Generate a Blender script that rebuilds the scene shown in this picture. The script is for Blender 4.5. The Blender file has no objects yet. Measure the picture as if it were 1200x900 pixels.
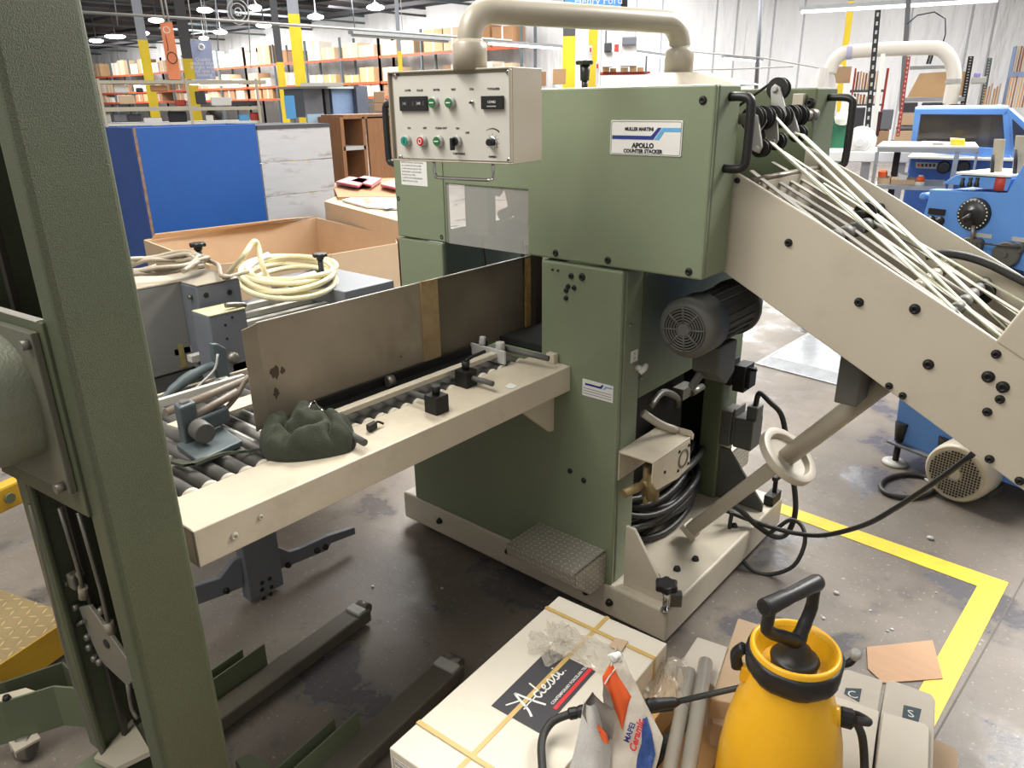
import bpy, bmesh, math, random
from math import sin, cos, pi, radians, sqrt, hypot
from mathutils import Vector, Matrix, noise
random.seed(7)
C = bpy.context.scene.collection
V = Vector
# ------------------------------------------------------------------ camera model
CAMF, PITCH, ROLL, YAW, CH = 872.0862, 0.36208437, -0.01425234, 2.28066972, 1.6
_F = V((cos(YAW)*cos(PITCH), sin(YAW)*cos(PITCH), -sin(PITCH)))
_R0 = V((sin(YAW), -cos(YAW), 0)); _U0 = _R0.cross(_F)
_R = _R0*cos(ROLL) + _U0*sin(ROLL); _U = -_R0*sin(ROLL) + _U0*cos(ROLL)
CP = V((0, 0, CH))
def ray(u, v): return _F + _R*((u-600)/CAMF) - _U*((v-450)/CAMF)
def UZ(u, v, z): r = ray(u, v); return CP + r*((z-CH)/r.z)
def UX(u, v, x): r = ray(u, v); return CP + r*(x/r.x)
def UY(u, v, y): r = ray(u, v); return CP + r*(y/r.y)
def UD(u, v, d): r = ray(u, v); return CP + r*(d/hypot(r.x, r.y))
cam = bpy.data.cameras.new('camera'); co = bpy.data.objects.new('camera', cam); C.objects.link(co)
cam.sensor_width = 36; cam.lens = 36*CAMF/1200; cam.clip_end = 300; cam.clip_start = 0.05
m = Matrix(((_R.x, _U.x, -_F.x), (_R.y, _U.y, -_F.y), (_R.z, _U.z, -_F.z))).to_4x4(); m.translation = CP
co.matrix_world = m
bpy.context.scene.camera = co

# ------------------------------------------------------------------ materials
def lin(c):
    return tuple((x/255/12.92 if x/255 <= .04045 else ((x/255+.055)/1.055)**2.4) for x in c) + (1,)
MATS = {}
def mat(name, col, rough=.5, metal=0, var=.12, scale=6, bump=0, bscale=60, grime=0, gcol=(60, 52, 42), gscale=3, emit=0, trans=0, alpha=1, coat=0, stretch=None, fine=0):
    if name in MATS: return MATS[name]
    M = bpy.data.materials.new(name); M.use_nodes = True; nt = M.node_tree; N = nt.nodes; Lk = nt.links
    b = N['Principled BSDF']; b.inputs['Roughness'].default_value = rough; b.inputs['Metallic'].default_value = metal
    base = lin(col)
    tc = N.new('ShaderNodeTexCoord'); src = tc.outputs['Object']
    mp = N.new('ShaderNodeMapping'); Lk.new(src, mp.inputs['Vector'])
    if stretch: mp.inputs['Scale'].default_value = stretch
    n1 = N.new('ShaderNodeTexNoise'); n1.inputs['Scale'].default_value = scale; n1.inputs['Detail'].default_value = 6; n1.inputs['Roughness'].default_value = .6
    Lk.new(mp.outputs[0], n1.inputs['Vector'])
    cr = N.new('ShaderNodeValToRGB'); cr.color_ramp.elements[0].position = .3; cr.color_ramp.elements[1].position = .7
    cr.color_ramp.elements[0].color = tuple(x*(1-var) for x in base[:3]) + (1,)
    cr.color_ramp.elements[1].color = tuple(min(1, x*(1+var)) for x in base[:3]) + (1,)
    Lk.new(n1.outputs['Fac'], cr.inputs[0]); out = cr.outputs[0]
    if fine:
        nf = N.new('ShaderNodeTexNoise'); nf.inputs['Scale'].default_value = bscale; nf.inputs['Detail'].default_value = 2
        Lk.new(mp.outputs[0], nf.inputs['Vector'])
        rf = N.new('ShaderNodeValToRGB'); rf.color_ramp.elements[0].position = .35; rf.color_ramp.elements[1].position = .65
        rf.color_ramp.elements[0].color = (1-fine,)*3 + (1,); rf.color_ramp.elements[1].color = (1, 1, 1, 1)
        Lk.new(nf.outputs['Fac'], rf.inputs[0])
        mm = N.new('ShaderNodeMix'); mm.data_type = 'RGBA'; mm.blend_type = 'MULTIPLY'; mm.inputs[0].default_value = 1
        Lk.new(out, mm.inputs[6]); Lk.new(rf.outputs[0], mm.inputs[7]); out = mm.outputs[2]
    if grime:
        n2 = N.new('ShaderNodeTexNoise'); n2.inputs['Scale'].default_value = gscale; n2.inputs['Detail'].default_value = 10; n2.inputs['Roughness'].default_value = .72
        Lk.new(mp.outputs[0], n2.inputs['Vector'])
        r2 = N.new('ShaderNodeValToRGB'); r2.color_ramp.elements[0].position = .52; r2.color_ramp.elements[1].position = .72
        r2.color_ramp.elements[0].color = (0, 0, 0, 1); r2.color_ramp.elements[1].color = (grime,)*3 + (1,)
        Lk.new(n2.outputs['Fac'], r2.inputs[0])
        mx = N.new('ShaderNodeMix'); mx.data_type = 'RGBA'; Lk.new(r2.outputs[0], mx.inputs[0]); Lk.new(out, mx.inputs[6]); mx.inputs[7].default_value = lin(gcol)
        out = mx.outputs[2]
    Lk.new(out, b.inputs['Base Color'])
    if bump:
        n3 = N.new('ShaderNodeTexNoise'); n3.inputs['Scale'].default_value = bscale; n3.inputs['Detail'].default_value = 3
        Lk.new(mp.outputs[0], n3.inputs['Vector'])
        bp = N.new('ShaderNodeBump'); bp.inputs['Strength'].default_value = bump; bp.inputs['Distance'].default_value = .004
        Lk.new(n3.outputs['Fac'], bp.inputs['Height']); Lk.new(bp.outputs[0], b.inputs['Normal'])
    if emit:
        b.inputs['Emission Color'].default_value = base; b.inputs['Emission Strength'].default_value = emit
    if trans: b.inputs['Transmission Weight'].default_value = trans
    if coat: b.inputs['Coat Weight'].default_value = coat
    if alpha < 1: b.inputs['Alpha'].default_value = alpha
    MATS[name] = M
    return M
green = mat('machine_green', (118, 128, 104), .42, var=.05, scale=3, grime=.12, gcol=(70, 82, 60), gscale=4, bump=.05, bscale=400)
greend = mat('machine_green_dark', (96, 105, 80), .45, var=.06, scale=3, grime=.1, gscale=4)
hammer = mat('hammered_green', (86, 92, 70), .5, var=.08, scale=4, bump=.35, bscale=520, fine=.28, grime=.12, gcol=(112, 108, 84), gscale=2)
beige = mat('beige_enamel', (188, 180, 163), .42, var=.04, scale=4, grime=.22, gcol=(140, 130, 112), gscale=5)
beiget = mat('table_beige', (196, 186, 166), .4, var=.05, scale=5, grime=.45, gcol=(158, 146, 124), gscale=6)
panelg = mat('panel_grey', (196, 194, 186), .4, var=.03, scale=3, grime=.08, gcol=(150, 146, 135))
pipe = mat('pipe_beige', (166, 158, 142), .33, var=.04, scale=4)
steel = mat('stainless_sheet', (160, 148, 130), .36, metal=.35, var=.1, scale=4, grime=.35, gcol=(95, 84, 68), gscale=5, stretch=(1, 1, 1))
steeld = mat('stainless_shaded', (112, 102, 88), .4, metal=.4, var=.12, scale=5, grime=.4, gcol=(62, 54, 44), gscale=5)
chrome = mat('chrome', (200, 200, 200), .15, metal=1, var=.02)
dull = mat('dull_metal', (125, 122, 114), .42, metal=.7, var=.12, scale=12, grime=.3)
black = mat('black_plastic', (28, 28, 29), .42, var=.1, scale=20)
rubber = mat('black_rubber', (44, 44, 43), .55, var=.15, scale=30, grime=.2, gcol=(90, 86, 78))
blackm = mat('black_metal', (30, 30, 29), .5, metal=.3, var=.2, scale=20)
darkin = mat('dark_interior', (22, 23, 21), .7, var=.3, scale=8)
motg = mat('motor_grey', (84, 84, 80), .55, var=.1, scale=10, grime=.25, gcol=(110, 104, 92))
rollg = mat('roller_grey', (92, 90, 86), .4, var=.12, scale=10, metal=.2, grime=.3, gcol=(60, 58, 52))
rollend = mat('roller_end', (205, 198, 182), .5, var=.06)
bluegrey = mat('blue_grey_paint', (104, 108, 116), .5, var=.06, scale=5, grime=.25, gcol=(140, 136, 124), gscale=6)
bluegreyd = mat('blue_grey_dark', (108, 112, 120), .5, var=.1, scale=8, grime=.3, gcol=(96, 94, 88), gscale=8)
teal = mat('worn_teal_casting', (82, 94, 98), .5, var=.15, scale=14, grime=.5, gcol=(120, 118, 108), gscale=12)
card = mat('cardboard', (196, 170, 140), .85, var=.05, scale=5, grime=.12, gcol=(160, 128, 92))
cardl = mat('cardboard_light', (206, 182, 152), .85, var=.05, scale=4)
cardd = mat('cardboard_brown', (168, 136, 108), .85, var=.06, scale=5, stretch=(1, 8, 1))
whitec = mat('white_carton', (216, 209, 194), .75, var=.03, scale=8, grime=.15, gcol=(200, 186, 158), gscale=12)
whitep = mat('white_paint', (215, 215, 212), .6, var=.03)
yellow = mat('sprayer_yellow', (236, 178, 28), .36, var=.06, scale=6, grime=.22, gcol=(190, 140, 40), gscale=9, coat=.15)
yelp = mat('yellow_paint', (206, 180, 36), .55, var=.08, scale=4, grime=.15, gcol=(180, 150, 40))
yell = mat('yellow_steel', (205, 160, 40), .5, var=.08, scale=4, grime=.3, gcol=(120, 92, 36))
cloth = mat('dark_green_cloth', (62, 66, 54), .95, var=.16, scale=40, bump=.5, bscale=300)
cream = mat('cream_hose_plastic', (226, 217, 178), .3, var=.05, scale=10)
belt = mat('cream_belt', (188, 190, 166), .55, var=.06, scale=14)
beltg = mat('grey_belt', (128, 122, 110), .55, var=.1, scale=14)
blueb = mat('royal_blue_panel', (2, 70, 142), .5, var=.05, scale=3, grime=.05, gcol=(70, 130, 200), gscale=14)
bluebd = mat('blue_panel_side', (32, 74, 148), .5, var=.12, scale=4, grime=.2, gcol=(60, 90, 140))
peel = mat('peeling_grey_paint', (172, 174, 176), .7, var=.04, scale=4, grime=1, gcol=(118, 106, 98), gscale=2.6, stretch=(1, 1, 5))
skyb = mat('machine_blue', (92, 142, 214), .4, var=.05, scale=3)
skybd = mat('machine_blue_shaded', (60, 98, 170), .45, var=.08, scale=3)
wood = mat('brown_wood', (146, 102, 66), .6, var=.16, scale=5, grime=.3, gcol=(120, 70, 34), stretch=(6, 6, 1))
woodl = mat('light_wood', (206, 164, 108), .7, var=.12, scale=4, stretch=(6, 1, 1))
orange = mat('rack_orange', (206, 84, 50), .5, var=.08)
rackst = mat('rack_steel', (84, 96, 100), .5, var=.1)
duct = mat('white_duct', (232, 228, 218), .35, var=.03)
brass = mat('dull_brass', (138, 122, 84), .5, metal=.3, var=.2, scale=30, grime=.4)
red = mat('red_plastic', (188, 44, 44), .4, var=.05); greenb = mat('button_green', (44, 110, 62), .35, var=.05); tealb = mat('button_teal', (32, 140, 116), .35, var=.05)
white = mat('white_plastic', (230, 230, 226), .4, var=.02)
navy = mat('navy_print', (30, 48, 128), .5, var=.03); sky = mat('light_blue_print', (90, 160, 214), .5, var=.03); ink = mat('black_print', (26, 26, 34), .6, var=.03)
crimson = mat('red_print', (216, 52, 58), .6, var=.04); dgrey = mat('dark_grey_print', (62, 62, 66), .7, var=.08, scale=14)
strapm = mat('tan_strap', (200, 168, 100), .45, var=.08, scale=20)
orangep = mat('orange_print', (232, 98, 44), .55, var=.05)
tube = mat('grey_tube', (176, 170, 158), .22, var=.06, scale=8, coat=.3)
lamp = mat('lamp_glow', (255, 250, 240), .4, var=0, emit=14)
lamps = mat('tube_glow', (255, 252, 246), .4, var=0, emit=5)
film = mat('clear_film', (216, 210, 196), .16, var=.1, scale=20, alpha=.42, coat=.4)
pvc = mat('clear_panel', (196, 196, 190), .12, var=.05, alpha=.3)
pane = mat('smoked_window', (60, 56, 54), .08, var=.1, alpha=.72)
galv = mat('galvanised', (168, 172, 176), .35, metal=.5, var=.08, scale=14)
lgrey = mat('light_grey', (176, 176, 172), .5, var=.05)
redb = mat('rust_red', (170, 60, 50), .6, var=.1)
darkcol = mat('dark_column', (66, 66, 68), .6, var=.05); greycol = mat('grey_column', (128, 132, 138), .55, var=.05)
tanm = mat('tan_strip', (160, 136, 98), .6, var=.2, scale=16, grime=.6, gcol=(110, 84, 52), gscale=14)
skin = mat('skin_brown', (96, 64, 48), .6, var=.05); shirt = mat('teal_shirt', (30, 140, 120), .8, var=.08); hair = mat('black_hair', (18, 16, 16), .7)

def tread_mat(name, col, cell, rough=.35, metal=.3):
    M = mat(name, col, rough, metal=metal, var=.06, scale=6, grime=.2, gcol=(150, 140, 120)); nt = M.node_tree; N = nt.nodes; Lk = nt.links
    def mt(op, a, b=None):
        n = N.new('ShaderNodeMath'); n.operation = op
        for i, q in enumerate((a, b)):
            if q is None: continue
            if isinstance(q, (int, float)): n.inputs[i].default_value = q
            else: Lk.new(q, n.inputs[i])
        return n.outputs[0]
    tc = N.new('ShaderNodeTexCoord'); sp = N.new('ShaderNodeSeparateXYZ'); Lk.new(tc.outputs['Object'], sp.inputs[0])
    X = mt('DIVIDE', mt('ADD', sp.outputs[0], sp.outputs[2]), cell); Y = mt('DIVIDE', mt('ADD', sp.outputs[1], sp.outputs[2]), cell)
    ck = mt('PINGPONG', mt('ADD', mt('FLOOR', X), mt('FLOOR', Y)), 1); sg = mt('SUBTRACT', mt('MULTIPLY', ck, 2), 1)
    fx = mt('SUBTRACT', mt('FRACT', X), .5); fy = mt('MULTIPLY', mt('SUBTRACT', mt('FRACT', Y), .5), sg)
    u = mt('MULTIPLY', mt('ADD', fx, fy), 1.25); v = mt('MULTIPLY', mt('SUBTRACT', fx, fy), 4.2)
    d = mt('SQRT', mt('ADD', mt('MULTIPLY', u, u), mt('MULTIPLY', v, v)))
    r = N.new('ShaderNodeMapRange'); r.inputs[1].default_value = .55; r.inputs[2].default_value = .85; r.inputs[3].default_value = 1; r.inputs[4].default_value = 0; Lk.new(d, r.inputs[0])
    bp = N.new('ShaderNodeBump'); bp.inputs['Strength'].default_value = 1; bp.inputs['Distance'].default_value = .004
    Lk.new(r.outputs[0], bp.inputs['Height']); Lk.new(bp.outputs[0], N['Principled BSDF'].inputs['Normal'])
    bc_ = N['Principled BSDF'].inputs['Base Color']; src = bc_.links[0].from_socket; q = N.new('ShaderNodeMapRange'); q.inputs[3].default_value = .62; q.inputs[4].default_value = 1.1; Lk.new(r.outputs[0], q.inputs[0])
    mx = N.new('ShaderNodeMix'); mx.data_type = 'RGBA'; mx.blend_type = 'MULTIPLY'; mx.inputs[0].default_value = 1; Lk.new(src, mx.inputs[6]); Lk.new(q.outputs[0], mx.inputs[7]); Lk.new(mx.outputs[2], bc_)
    return M
tread = tread_mat('tread_plate_beige', (206, 200, 186), .019)
treadp = tread_mat('tread_plate_tan', (206, 180, 128), .034)

def floor_mat():
    M = bpy.data.materials.new('polished_concrete'); M.use_nodes = True; nt = M.node_tree; N = nt.nodes; Lk = nt.links; b = N['Principled BSDF']
    tc = N.new('ShaderNodeTexCoord')
    def nz(s, d, lo, hi, r=.6):
        n = N.new('ShaderNodeTexNoise'); n.inputs['Scale'].default_value = s; n.inputs['Detail'].default_value = d; n.inputs['Roughness'].default_value = r
        Lk.new(tc.outputs['Object'], n.inputs['Vector']); q = N.new('ShaderNodeMapRange'); q.inputs[1].default_value = lo; q.inputs[2].default_value = hi
        Lk.new(n.outputs['Fac'], q.inputs[0]); return q.outputs[0]
    def mix(f, a, c, bl='MIX'):
        x = N.new('ShaderNodeMix'); x.data_type = 'RGBA'; x.blend_type = bl
        if isinstance(f, float): x.inputs[0].default_value = f
        else: Lk.new(f, x.inputs[0])
        for i, q in ((6, a), (7, c)):
            if isinstance(q, tuple): x.inputs[i].default_value = q
            else: Lk.new(q, x.inputs[i])
        return x.outputs[2]
    c1 = mix(nz(1.1, 8, .35, .65), lin((98, 91, 83)), lin((128, 120, 110)))
    c2 = mix(nz(2.4, 6, .56, .6), c1, lin((94, 92, 94)))
    c3 = mix(nz(14, 10, .58, .75, .75), c2, lin((72, 66, 60)))
    c4 = mix(nz(70, 4, .62, .72), c3, lin((160, 154, 145)))
    Lk.new(c4, b.inputs['Base Color'])
    rr = N.new('ShaderNodeMapRange'); rr.inputs[3].default_value = .5; rr.inputs[4].default_value = .22
    Lk.new(nz(2.4, 6, .5, .62), rr.inputs[0]); Lk.new(rr.outputs[0], b.inputs['Roughness'])
    bp = N.new('ShaderNodeBump'); bp.inputs['Strength'].default_value = .12; bp.inputs['Distance'].default_value = .01
    Lk.new(nz(25, 8, 0, 1), bp.inputs['Height']); Lk.new(bp.outputs[0], b.inputs['Normal'])
    return M
def wall_mat():
    M = mat('insulated_white_wall', (226, 226, 226), .5, var=.05, scale=.5, bump=0, grime=.2, gcol=(190, 190, 192), gscale=.8)
    nt = M.node_tree; N = nt.nodes; Lk = nt.links; tc = N.new('ShaderNodeTexCoord'); mp = N.new('ShaderNodeMapping'); mp.inputs['Scale'].default_value = (1, 1, .25)
    Lk.new(tc.outputs['Object'], mp.inputs[0]); n = N.new('ShaderNodeTexNoise'); n.inputs['Scale'].default_value = 1.6; n.inputs['Detail'].default_value = 8
    Lk.new(mp.outputs[0], n.inputs['Vector']); bp = N.new('ShaderNodeBump'); bp.inputs['Strength'].default_value = .8; bp.inputs['Distance'].default_value = .3
    Lk.new(n.outputs['Fac'], bp.inputs['Height']); Lk.new(bp.outputs[0], N['Principled BSDF'].inputs['Normal'])
    return M

# ------------------------------------------------------------------ mesh builder
class MB:
    def __init__(s, T=None): s.b = bmesh.new(); s.T = T; s.mi = 0
    def _v(s, p): p = V(p); return s.b.verts.new(s.T @ p if s.T else p)
    def _f(s, vs, smooth=False):
        try: f = s.b.faces.new(vs)
        except ValueError: return
        f.material_index = s.mi; f.smooth = smooth
    def box(s, a, b):
        (x0, y0, z0), (x1, y1, z1) = a, b
        return s.hexa([(x0, y0, z0), (x1, y0, z0), (x1, y1, z0), (x0, y1, z0), (x0, y0, z1), (x1, y0, z1), (x1, y1, z1), (x0, y1, z1)])
    def hexa(s, P):
        v = [s._v(p) for p in P]
        for f in ((3, 2, 1, 0), (4, 5, 6, 7), (0, 1, 5, 4), (1, 2, 6, 5), (2, 3, 7, 6), (3, 0, 4, 7)): s._f([v[i] for i in f])
        return s
    def cbox(s, c, x, y, z):   # centre and half-axis vectors
        c = V(c); x = V(x); y = V(y); z = V(z)
        return s.hexa([c-x-y-z, c+x-y-z, c+x+y-z, c-x+y-z, c-x-y+z, c+x-y+z, c+x+y+z, c-x+y+z])
    def prism(s, pts, d):
        d = V(d); a = [s._v(p) for p in pts]; b = [s._v(V(p)+d) for p in pts]; n = len(a)
        s._f(a[::-1]); s._f(b)
        for i in range(n): s._f([a[i], a[(i+1) % n], b[(i+1) % n], b[i]])
        return s
    def poly(s, pts): s._f([s._v(p) for p in pts]); return s
    def ring(s, c, ax, r, n, sq=None):
        ax = V(ax).normalized(); t = ax.orthogonal().normalized() if sq is None else (V(sq)-ax*V(sq).dot(ax)).normalized(); w = ax.cross(t)
        return [V(c) + t*(r*cos(2*pi*i/n)) + w*(r*sin(2*pi*i/n)) for i in range(n)]
    def lathe(s, o, ax, prof, n=24, smooth=True, cap=True, ref=None):   # prof: (dist along axis, radius)
        ax = V(ax).normalized(); rings = []
        for h, r in prof: rings.append([s._v(p) for p in s.ring(V(o)+ax*h, ax, max(r, 1e-4), n, ref)])
        for A, B in zip(rings, rings[1:]):
            for i in range(n): s._f([A[i], A[(i+1) % n], B[(i+1) % n], B[i]], smooth)
        if cap: s._f(rings[0][::-1]); s._f(rings[-1])
        return s
    def cyl(s, a, b, r, n=16, r2=None):
        a = V(a); b = V(b); return s.lathe(a, b-a, [(0, r), ((b-a).length, r if r2 is None else r2)], n)
    def tube(s, pts, r, n=8, sm=4, closed=False, flat=None):
        P = [V(p) for p in pts]
        if sm > 1 and len(P) > 2:
            Q = []; m = len(P)
            for i in range(m if closed else m-1):
                p0 = P[(i-1) % m] if (closed or i > 0) else P[0]*2-P[1]; p1 = P[i]; p2 = P[(i+1) % m]; p3 = P[(i+2) % m] if (closed or i+2 < m) else p2*2-p1
                for k in range(sm):
                    t = k/sm; Q.append(.5*((2*p1)+(p2-p0)*t+(2*p0-5*p1+4*p2-p3)*t*t+(3*p1-p0-3*p2+p3)*t**3))
            if not closed: Q.append(P[-1])
            P = Q
        m = len(P); rings = []; prev = None
        for i in range(m):
            if closed: d = P[(i+1) % m]-P[i-1]
            else: d = P[min(i+1, m-1)]-P[max(i-1, 0)]
            d = d.normalized() if d.length > 1e-9 else V((0, 0, 1))
            if prev is None: t = d.orthogonal().normalized()
            else:
                t = prev-d*prev.dot(d); t = t.normalized() if t.length > 1e-6 else d.orthogonal().normalized()
            prev = t; w = d.cross(t); rr = r[min(i*len(r)//m, len(r)-1)] if isinstance(r, list) else r
            rings.append([s._v(P[i]+t*rr*cos(2*pi*k/n)+w*rr*sin(2*pi*k/n)) for k in range(n)])
        for i in range(m if closed else m-1):
            A, B = rings[i], rings[(i+1) % m]
            for k in range(n): s._f([A[k], A[(k+1) % n], B[(k+1) % n], B[k]], True)
        if not closed: s._f(rings[0][::-1]); s._f(rings[-1])
        return s
    def ribbon(s, pts, wdir, w, th=.002):   # flat belt along pts
        wd = V(wdir).normalized()*w/2; P = [V(p) for p in pts]
        up = (P[-1]-P[0]).cross(wd).normalized()*th; rows = []
        for p in P: rows.append([s._v(p-wd-up/2), s._v(p+wd-up/2), s._v(p+wd+up/2), s._v(p-wd+up/2)])
        for A, B in zip(rows, rows[1:]):
            for i in range(4): s._f([A[i], A[(i+1) % 4], B[(i+1) % 4], B[i]])
        s._f(rows[0][::-1]); s._f(rows[-1]); return s
    def sphere(s, c, r, n=14, sc=(1, 1, 1)):
        rings = []; c = V(c)
        for j in range(n//2+1):
            a = pi*j/(n//2); rings.append([s._v(c+V((sc[0]*r*sin(a)*cos(2*pi*i/n), sc[1]*r*sin(a)*sin(2*pi*i/n), sc[2]*r*cos(a)))) for i in range(n)])
        for A, B in zip(rings, rings[1:]):
            for i in range(n): s._f([A[(i+1) % n], A[i], B[i], B[(i+1) % n]], True)
        bmesh.ops.remove_doubles(s.b, verts=list(s.b.verts), dist=1e-7); return s
    def sheet(s, rows, smooth=True):
        vs = [[s._v(p) for p in r] for r in rows]
        for A, B in zip(vs, vs[1:]):
            for i in range(len(A)-1): s._f([A[i], A[i+1], B[i+1], B[i]], smooth)
        return s
    def build(s, name, mats, parent=None, bevel=0, solid=0, subsurf=0, seg=2, kind=None, flip=False):
        bmesh.ops.recalc_face_normals(s.b, faces=list(s.b.faces))
        me = bpy.data.meshes.new(name); s.b.to_mesh(me); s.b.free()
        if not isinstance(mats, (list, tuple)): mats = [mats]
        for x in mats: me.materials.append(x)
        xs = [v.co for v in me.vertices]
        lo = V((min(v.x for v in xs), min(v.y for v in xs), min(v.z for v in xs))); hi = V((max(v.x for v in xs), max(v.y for v in xs), max(v.z for v in xs)))
        o0 = V(((lo.x+hi.x)/2, (lo.y+hi.y)/2, lo.z)); me.transform(Matrix.Translation(-o0))
        o = bpy.data.objects.new(name, me); C.objects.link(o); o['w'] = tuple(o0)
        if parent: o.parent = parent; o.location = o0-V(parent['w'])
        else: o.location = o0
        if kind: o['kind'] = kind
        if bevel:
            md = o.modifiers.new('b', 'BEVEL'); md.width = bevel; md.segments = seg; md.limit_method = 'ANGLE'; md.angle_limit = radians(40); md.use_clamp_overlap = True
        if solid: md = o.modifiers.new('s', 'SOLIDIFY'); md.thickness = solid; md.offset = 0
        if subsurf: md = o.modifiers.new('u', 'SUBSURF'); md.levels = subsurf; md.render_levels = subsurf
        return o
def thing(name, label, cat, loc=(0, 0, 0), group=None):
    o = bpy.data.objects.new(name, None); C.objects.link(o); o.location = V(loc); o['w'] = tuple(loc)
    o.empty_display_size = .1
    return tag(o, label, cat, group)
def tag(o, label=None, cat=None, group=None, kind=None):
    if label: o['label'] = label
    if cat: o['category'] = cat
    if group: o['group'] = group
    if kind: o['kind'] = kind
    return o
def dup(root, delta, label=None, group=None):
    r = root.copy(); C.objects.link(r); r.location = root.location+V(delta)
    if label: r['label'] = label
    if group: r['group'] = group
    for ch in list(root.children):
        c = ch.copy(); C.objects.link(c); c.parent = r
        for g in ch.children:
            d = g.copy(); C.objects.link(d); d.parent = c
    return r
def dupc(o, delta):   # copy one part under the same parent
    c = o.copy(); C.objects.link(c); c.location = o.location+V(delta); return c
class Fr:   # a flat frame for print: origin, x, y
    def __init__(s, o, x, y): s.o = V(o); s.x = V(x).normalized(); s.y = V(y); s.y = (s.y-s.x*s.y.dot(s.x)).normalized(); s.n = s.x.cross(s.y)
    def __call__(s, a, b, h=0): return s.o+s.x*a+s.y*b+s.n*h
def text(st, fr, a, b, size, mt, parent, name='lettering', align='CENTER', h=.0008, sx=1, bold=0, slant=0):
    cu = bpy.data.curves.new('t', 'FONT'); cu.body = st; cu.size = size; cu.align_x = align; cu.align_y = 'CENTER'; cu.resolution_u = 2
    cu.offset = bold; cu.shear = slant
    o = bpy.data.objects.new('t', cu); C.objects.link(o); dg = bpy.context.evaluated_depsgraph_get()
    me = bpy.data.meshes.new_from_object(o.evaluated_get(dg)); bpy.data.objects.remove(o); bpy.data.curves.remove(cu)
    for v in me.vertices: v.co = fr(a+v.co.x*sx, b+v.co.y, h)
    me.materials.clear(); me.materials.append(mt)
    if not len(me.vertices): return
    o0 = sum((v.co for v in me.vertices), V())/len(me.vertices); me.transform(Matrix.Translation(-o0))
    o = bpy.data.objects.new(name, me); C.objects.link(o); o['w'] = tuple(o0)
    if parent: o.parent = parent; o.location = o0-V(parent['w'])
    else: o.location = o0
    return o
def bolt(mb, p, n, r=.008, h=.006):
    n = V(n).normalized(); p = V(p)
    mb.lathe(p, n, [(0, r*1.15), (h*.3, r*1.1), (h, r*.8), (h, r*.42), (h*.35, r*.4)], 12)
def bolts(parent, m_, L_, name='bolt'):
    cache = {}
    for p, n, r, h in L_:
        key = (tuple(n), r, h)
        if key in cache:
            q = cache[key][0].copy(); C.objects.link(q); q.location = cache[key][0].location+V(p)-cache[key][1]
        else:
            mb = MB(); bolt(mb, p, n, r, h); cache[key] = (mb.build(name, m_, parent), V(p))
def rrect(x0, y0, x1, y1, r, n=4):
    P = []
    for cx, cy, a in ((x1-r, y1-r, 0), (x0+r, y1-r, 90), (x0+r, y0+r, 180), (x1-r, y0+r, 270)):
        for k in range(n+1): t = radians(a+90*k/n); P.append((cx+r*cos(t), cy+r*sin(t)))
    return P
# ================================================================== SETTING
MB().poly([(-110, -8, 0), (14, -8, 0), (14, 46, 0), (-110, 46, 0)]).build('floor', floor_mat(), kind='structure')
WY = 31.3
MB().box((-110, WY, 0), (14, WY+.2, 6.5)).build('wall_back', wall_mat(), kind='structure')
MB().box((-110, 9, 6.5), (14, WY+.2, 6.7)).build('ceiling', mat('dark_roof_deck', (44, 46, 52), .8, var=.2, scale=2), kind='structure')
k = 1
for i in range(16):
    x = -12-i*5.2
    MB().box((x, 9, 6.0), (x+.12, WY, 6.1)).box((x, 9, 6.36), (x+.12, WY, 6.48)).build('trim_%d' % k, rackst if i % 2 else darkcol, kind='structure'); k += 1
for j in range(5):
    MB().box((-108, 12+j*4, 6.12), (12, 12.08+j*4, 6.3)).build('trim_%d' % k, darkcol, kind='structure'); k += 1
wl = mat('wall_seam', (176, 178, 180), .6)
for i, u in enumerate((705, 745, 775, 838, 862, 905, 940, 1065, 1135, 1162)):   # seams and creases of the insulation
    p = UY(u, 40, WY); MB().box((p.x-.03, WY-.02, 0), (p.x+.03, WY, 6.5)).build('trim_%d' % k, wl, kind='structure'); k += 1
# painted floor lines
ya = [UZ(1181, 683, 0), UZ(1145, 687, 0), UZ(895, 590, 0), UZ(945, 597, 0)]
def fline(pts, nm):
    return MB().prism([(p[0], p[1], .0005) for p in pts], (0, 0, .0012)).build(nm, mat('floor_tape_yellow', (214, 182, 52), .5, var=.08, scale=5, grime=.6, gcol=(176, 140, 50), gscale=9), kind='structure')
o1, i1 = UZ(1182, 683, 0), UZ(1145, 687, 0); o0, i0 = UZ(943, 600, 0), UZ(910, 600, 0)
dd = (o0-o1).normalized()
far_o = o1+(o0-o1)*2.1; far_i = i1+(i0-i1)*2.15
fline([o1, i1, far_i, far_o], 'trim_%d' % k); k += 1
b_o, b_i = UZ(1095, 852, 0), UZ(1075, 812, 0)
fline([o1, b_o, b_i, i1], 'trim_%d' % k); k += 1
q0, q1 = UZ(1215, 650, 0), UZ(1085, 880, 0)
MB().prism([(q0.x, q0.y, .0003), (q0.x+.005, q0.y, .0003), (q1.x+.005, q1.y, .0003), (q1.x, q1.y, .0003)], (0, 0, .0006)).build('trim_%d' % k, mat('floor_joint', (92, 88, 82), .8), kind='structure')

# ================================================================== COUNTER STACKER
FY = 1.715
st = thing('counter_stacker', 'green counter stacking machine with a grey control panel on a beige base', 'machine', (-1.45, 2.15, 0))
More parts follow.
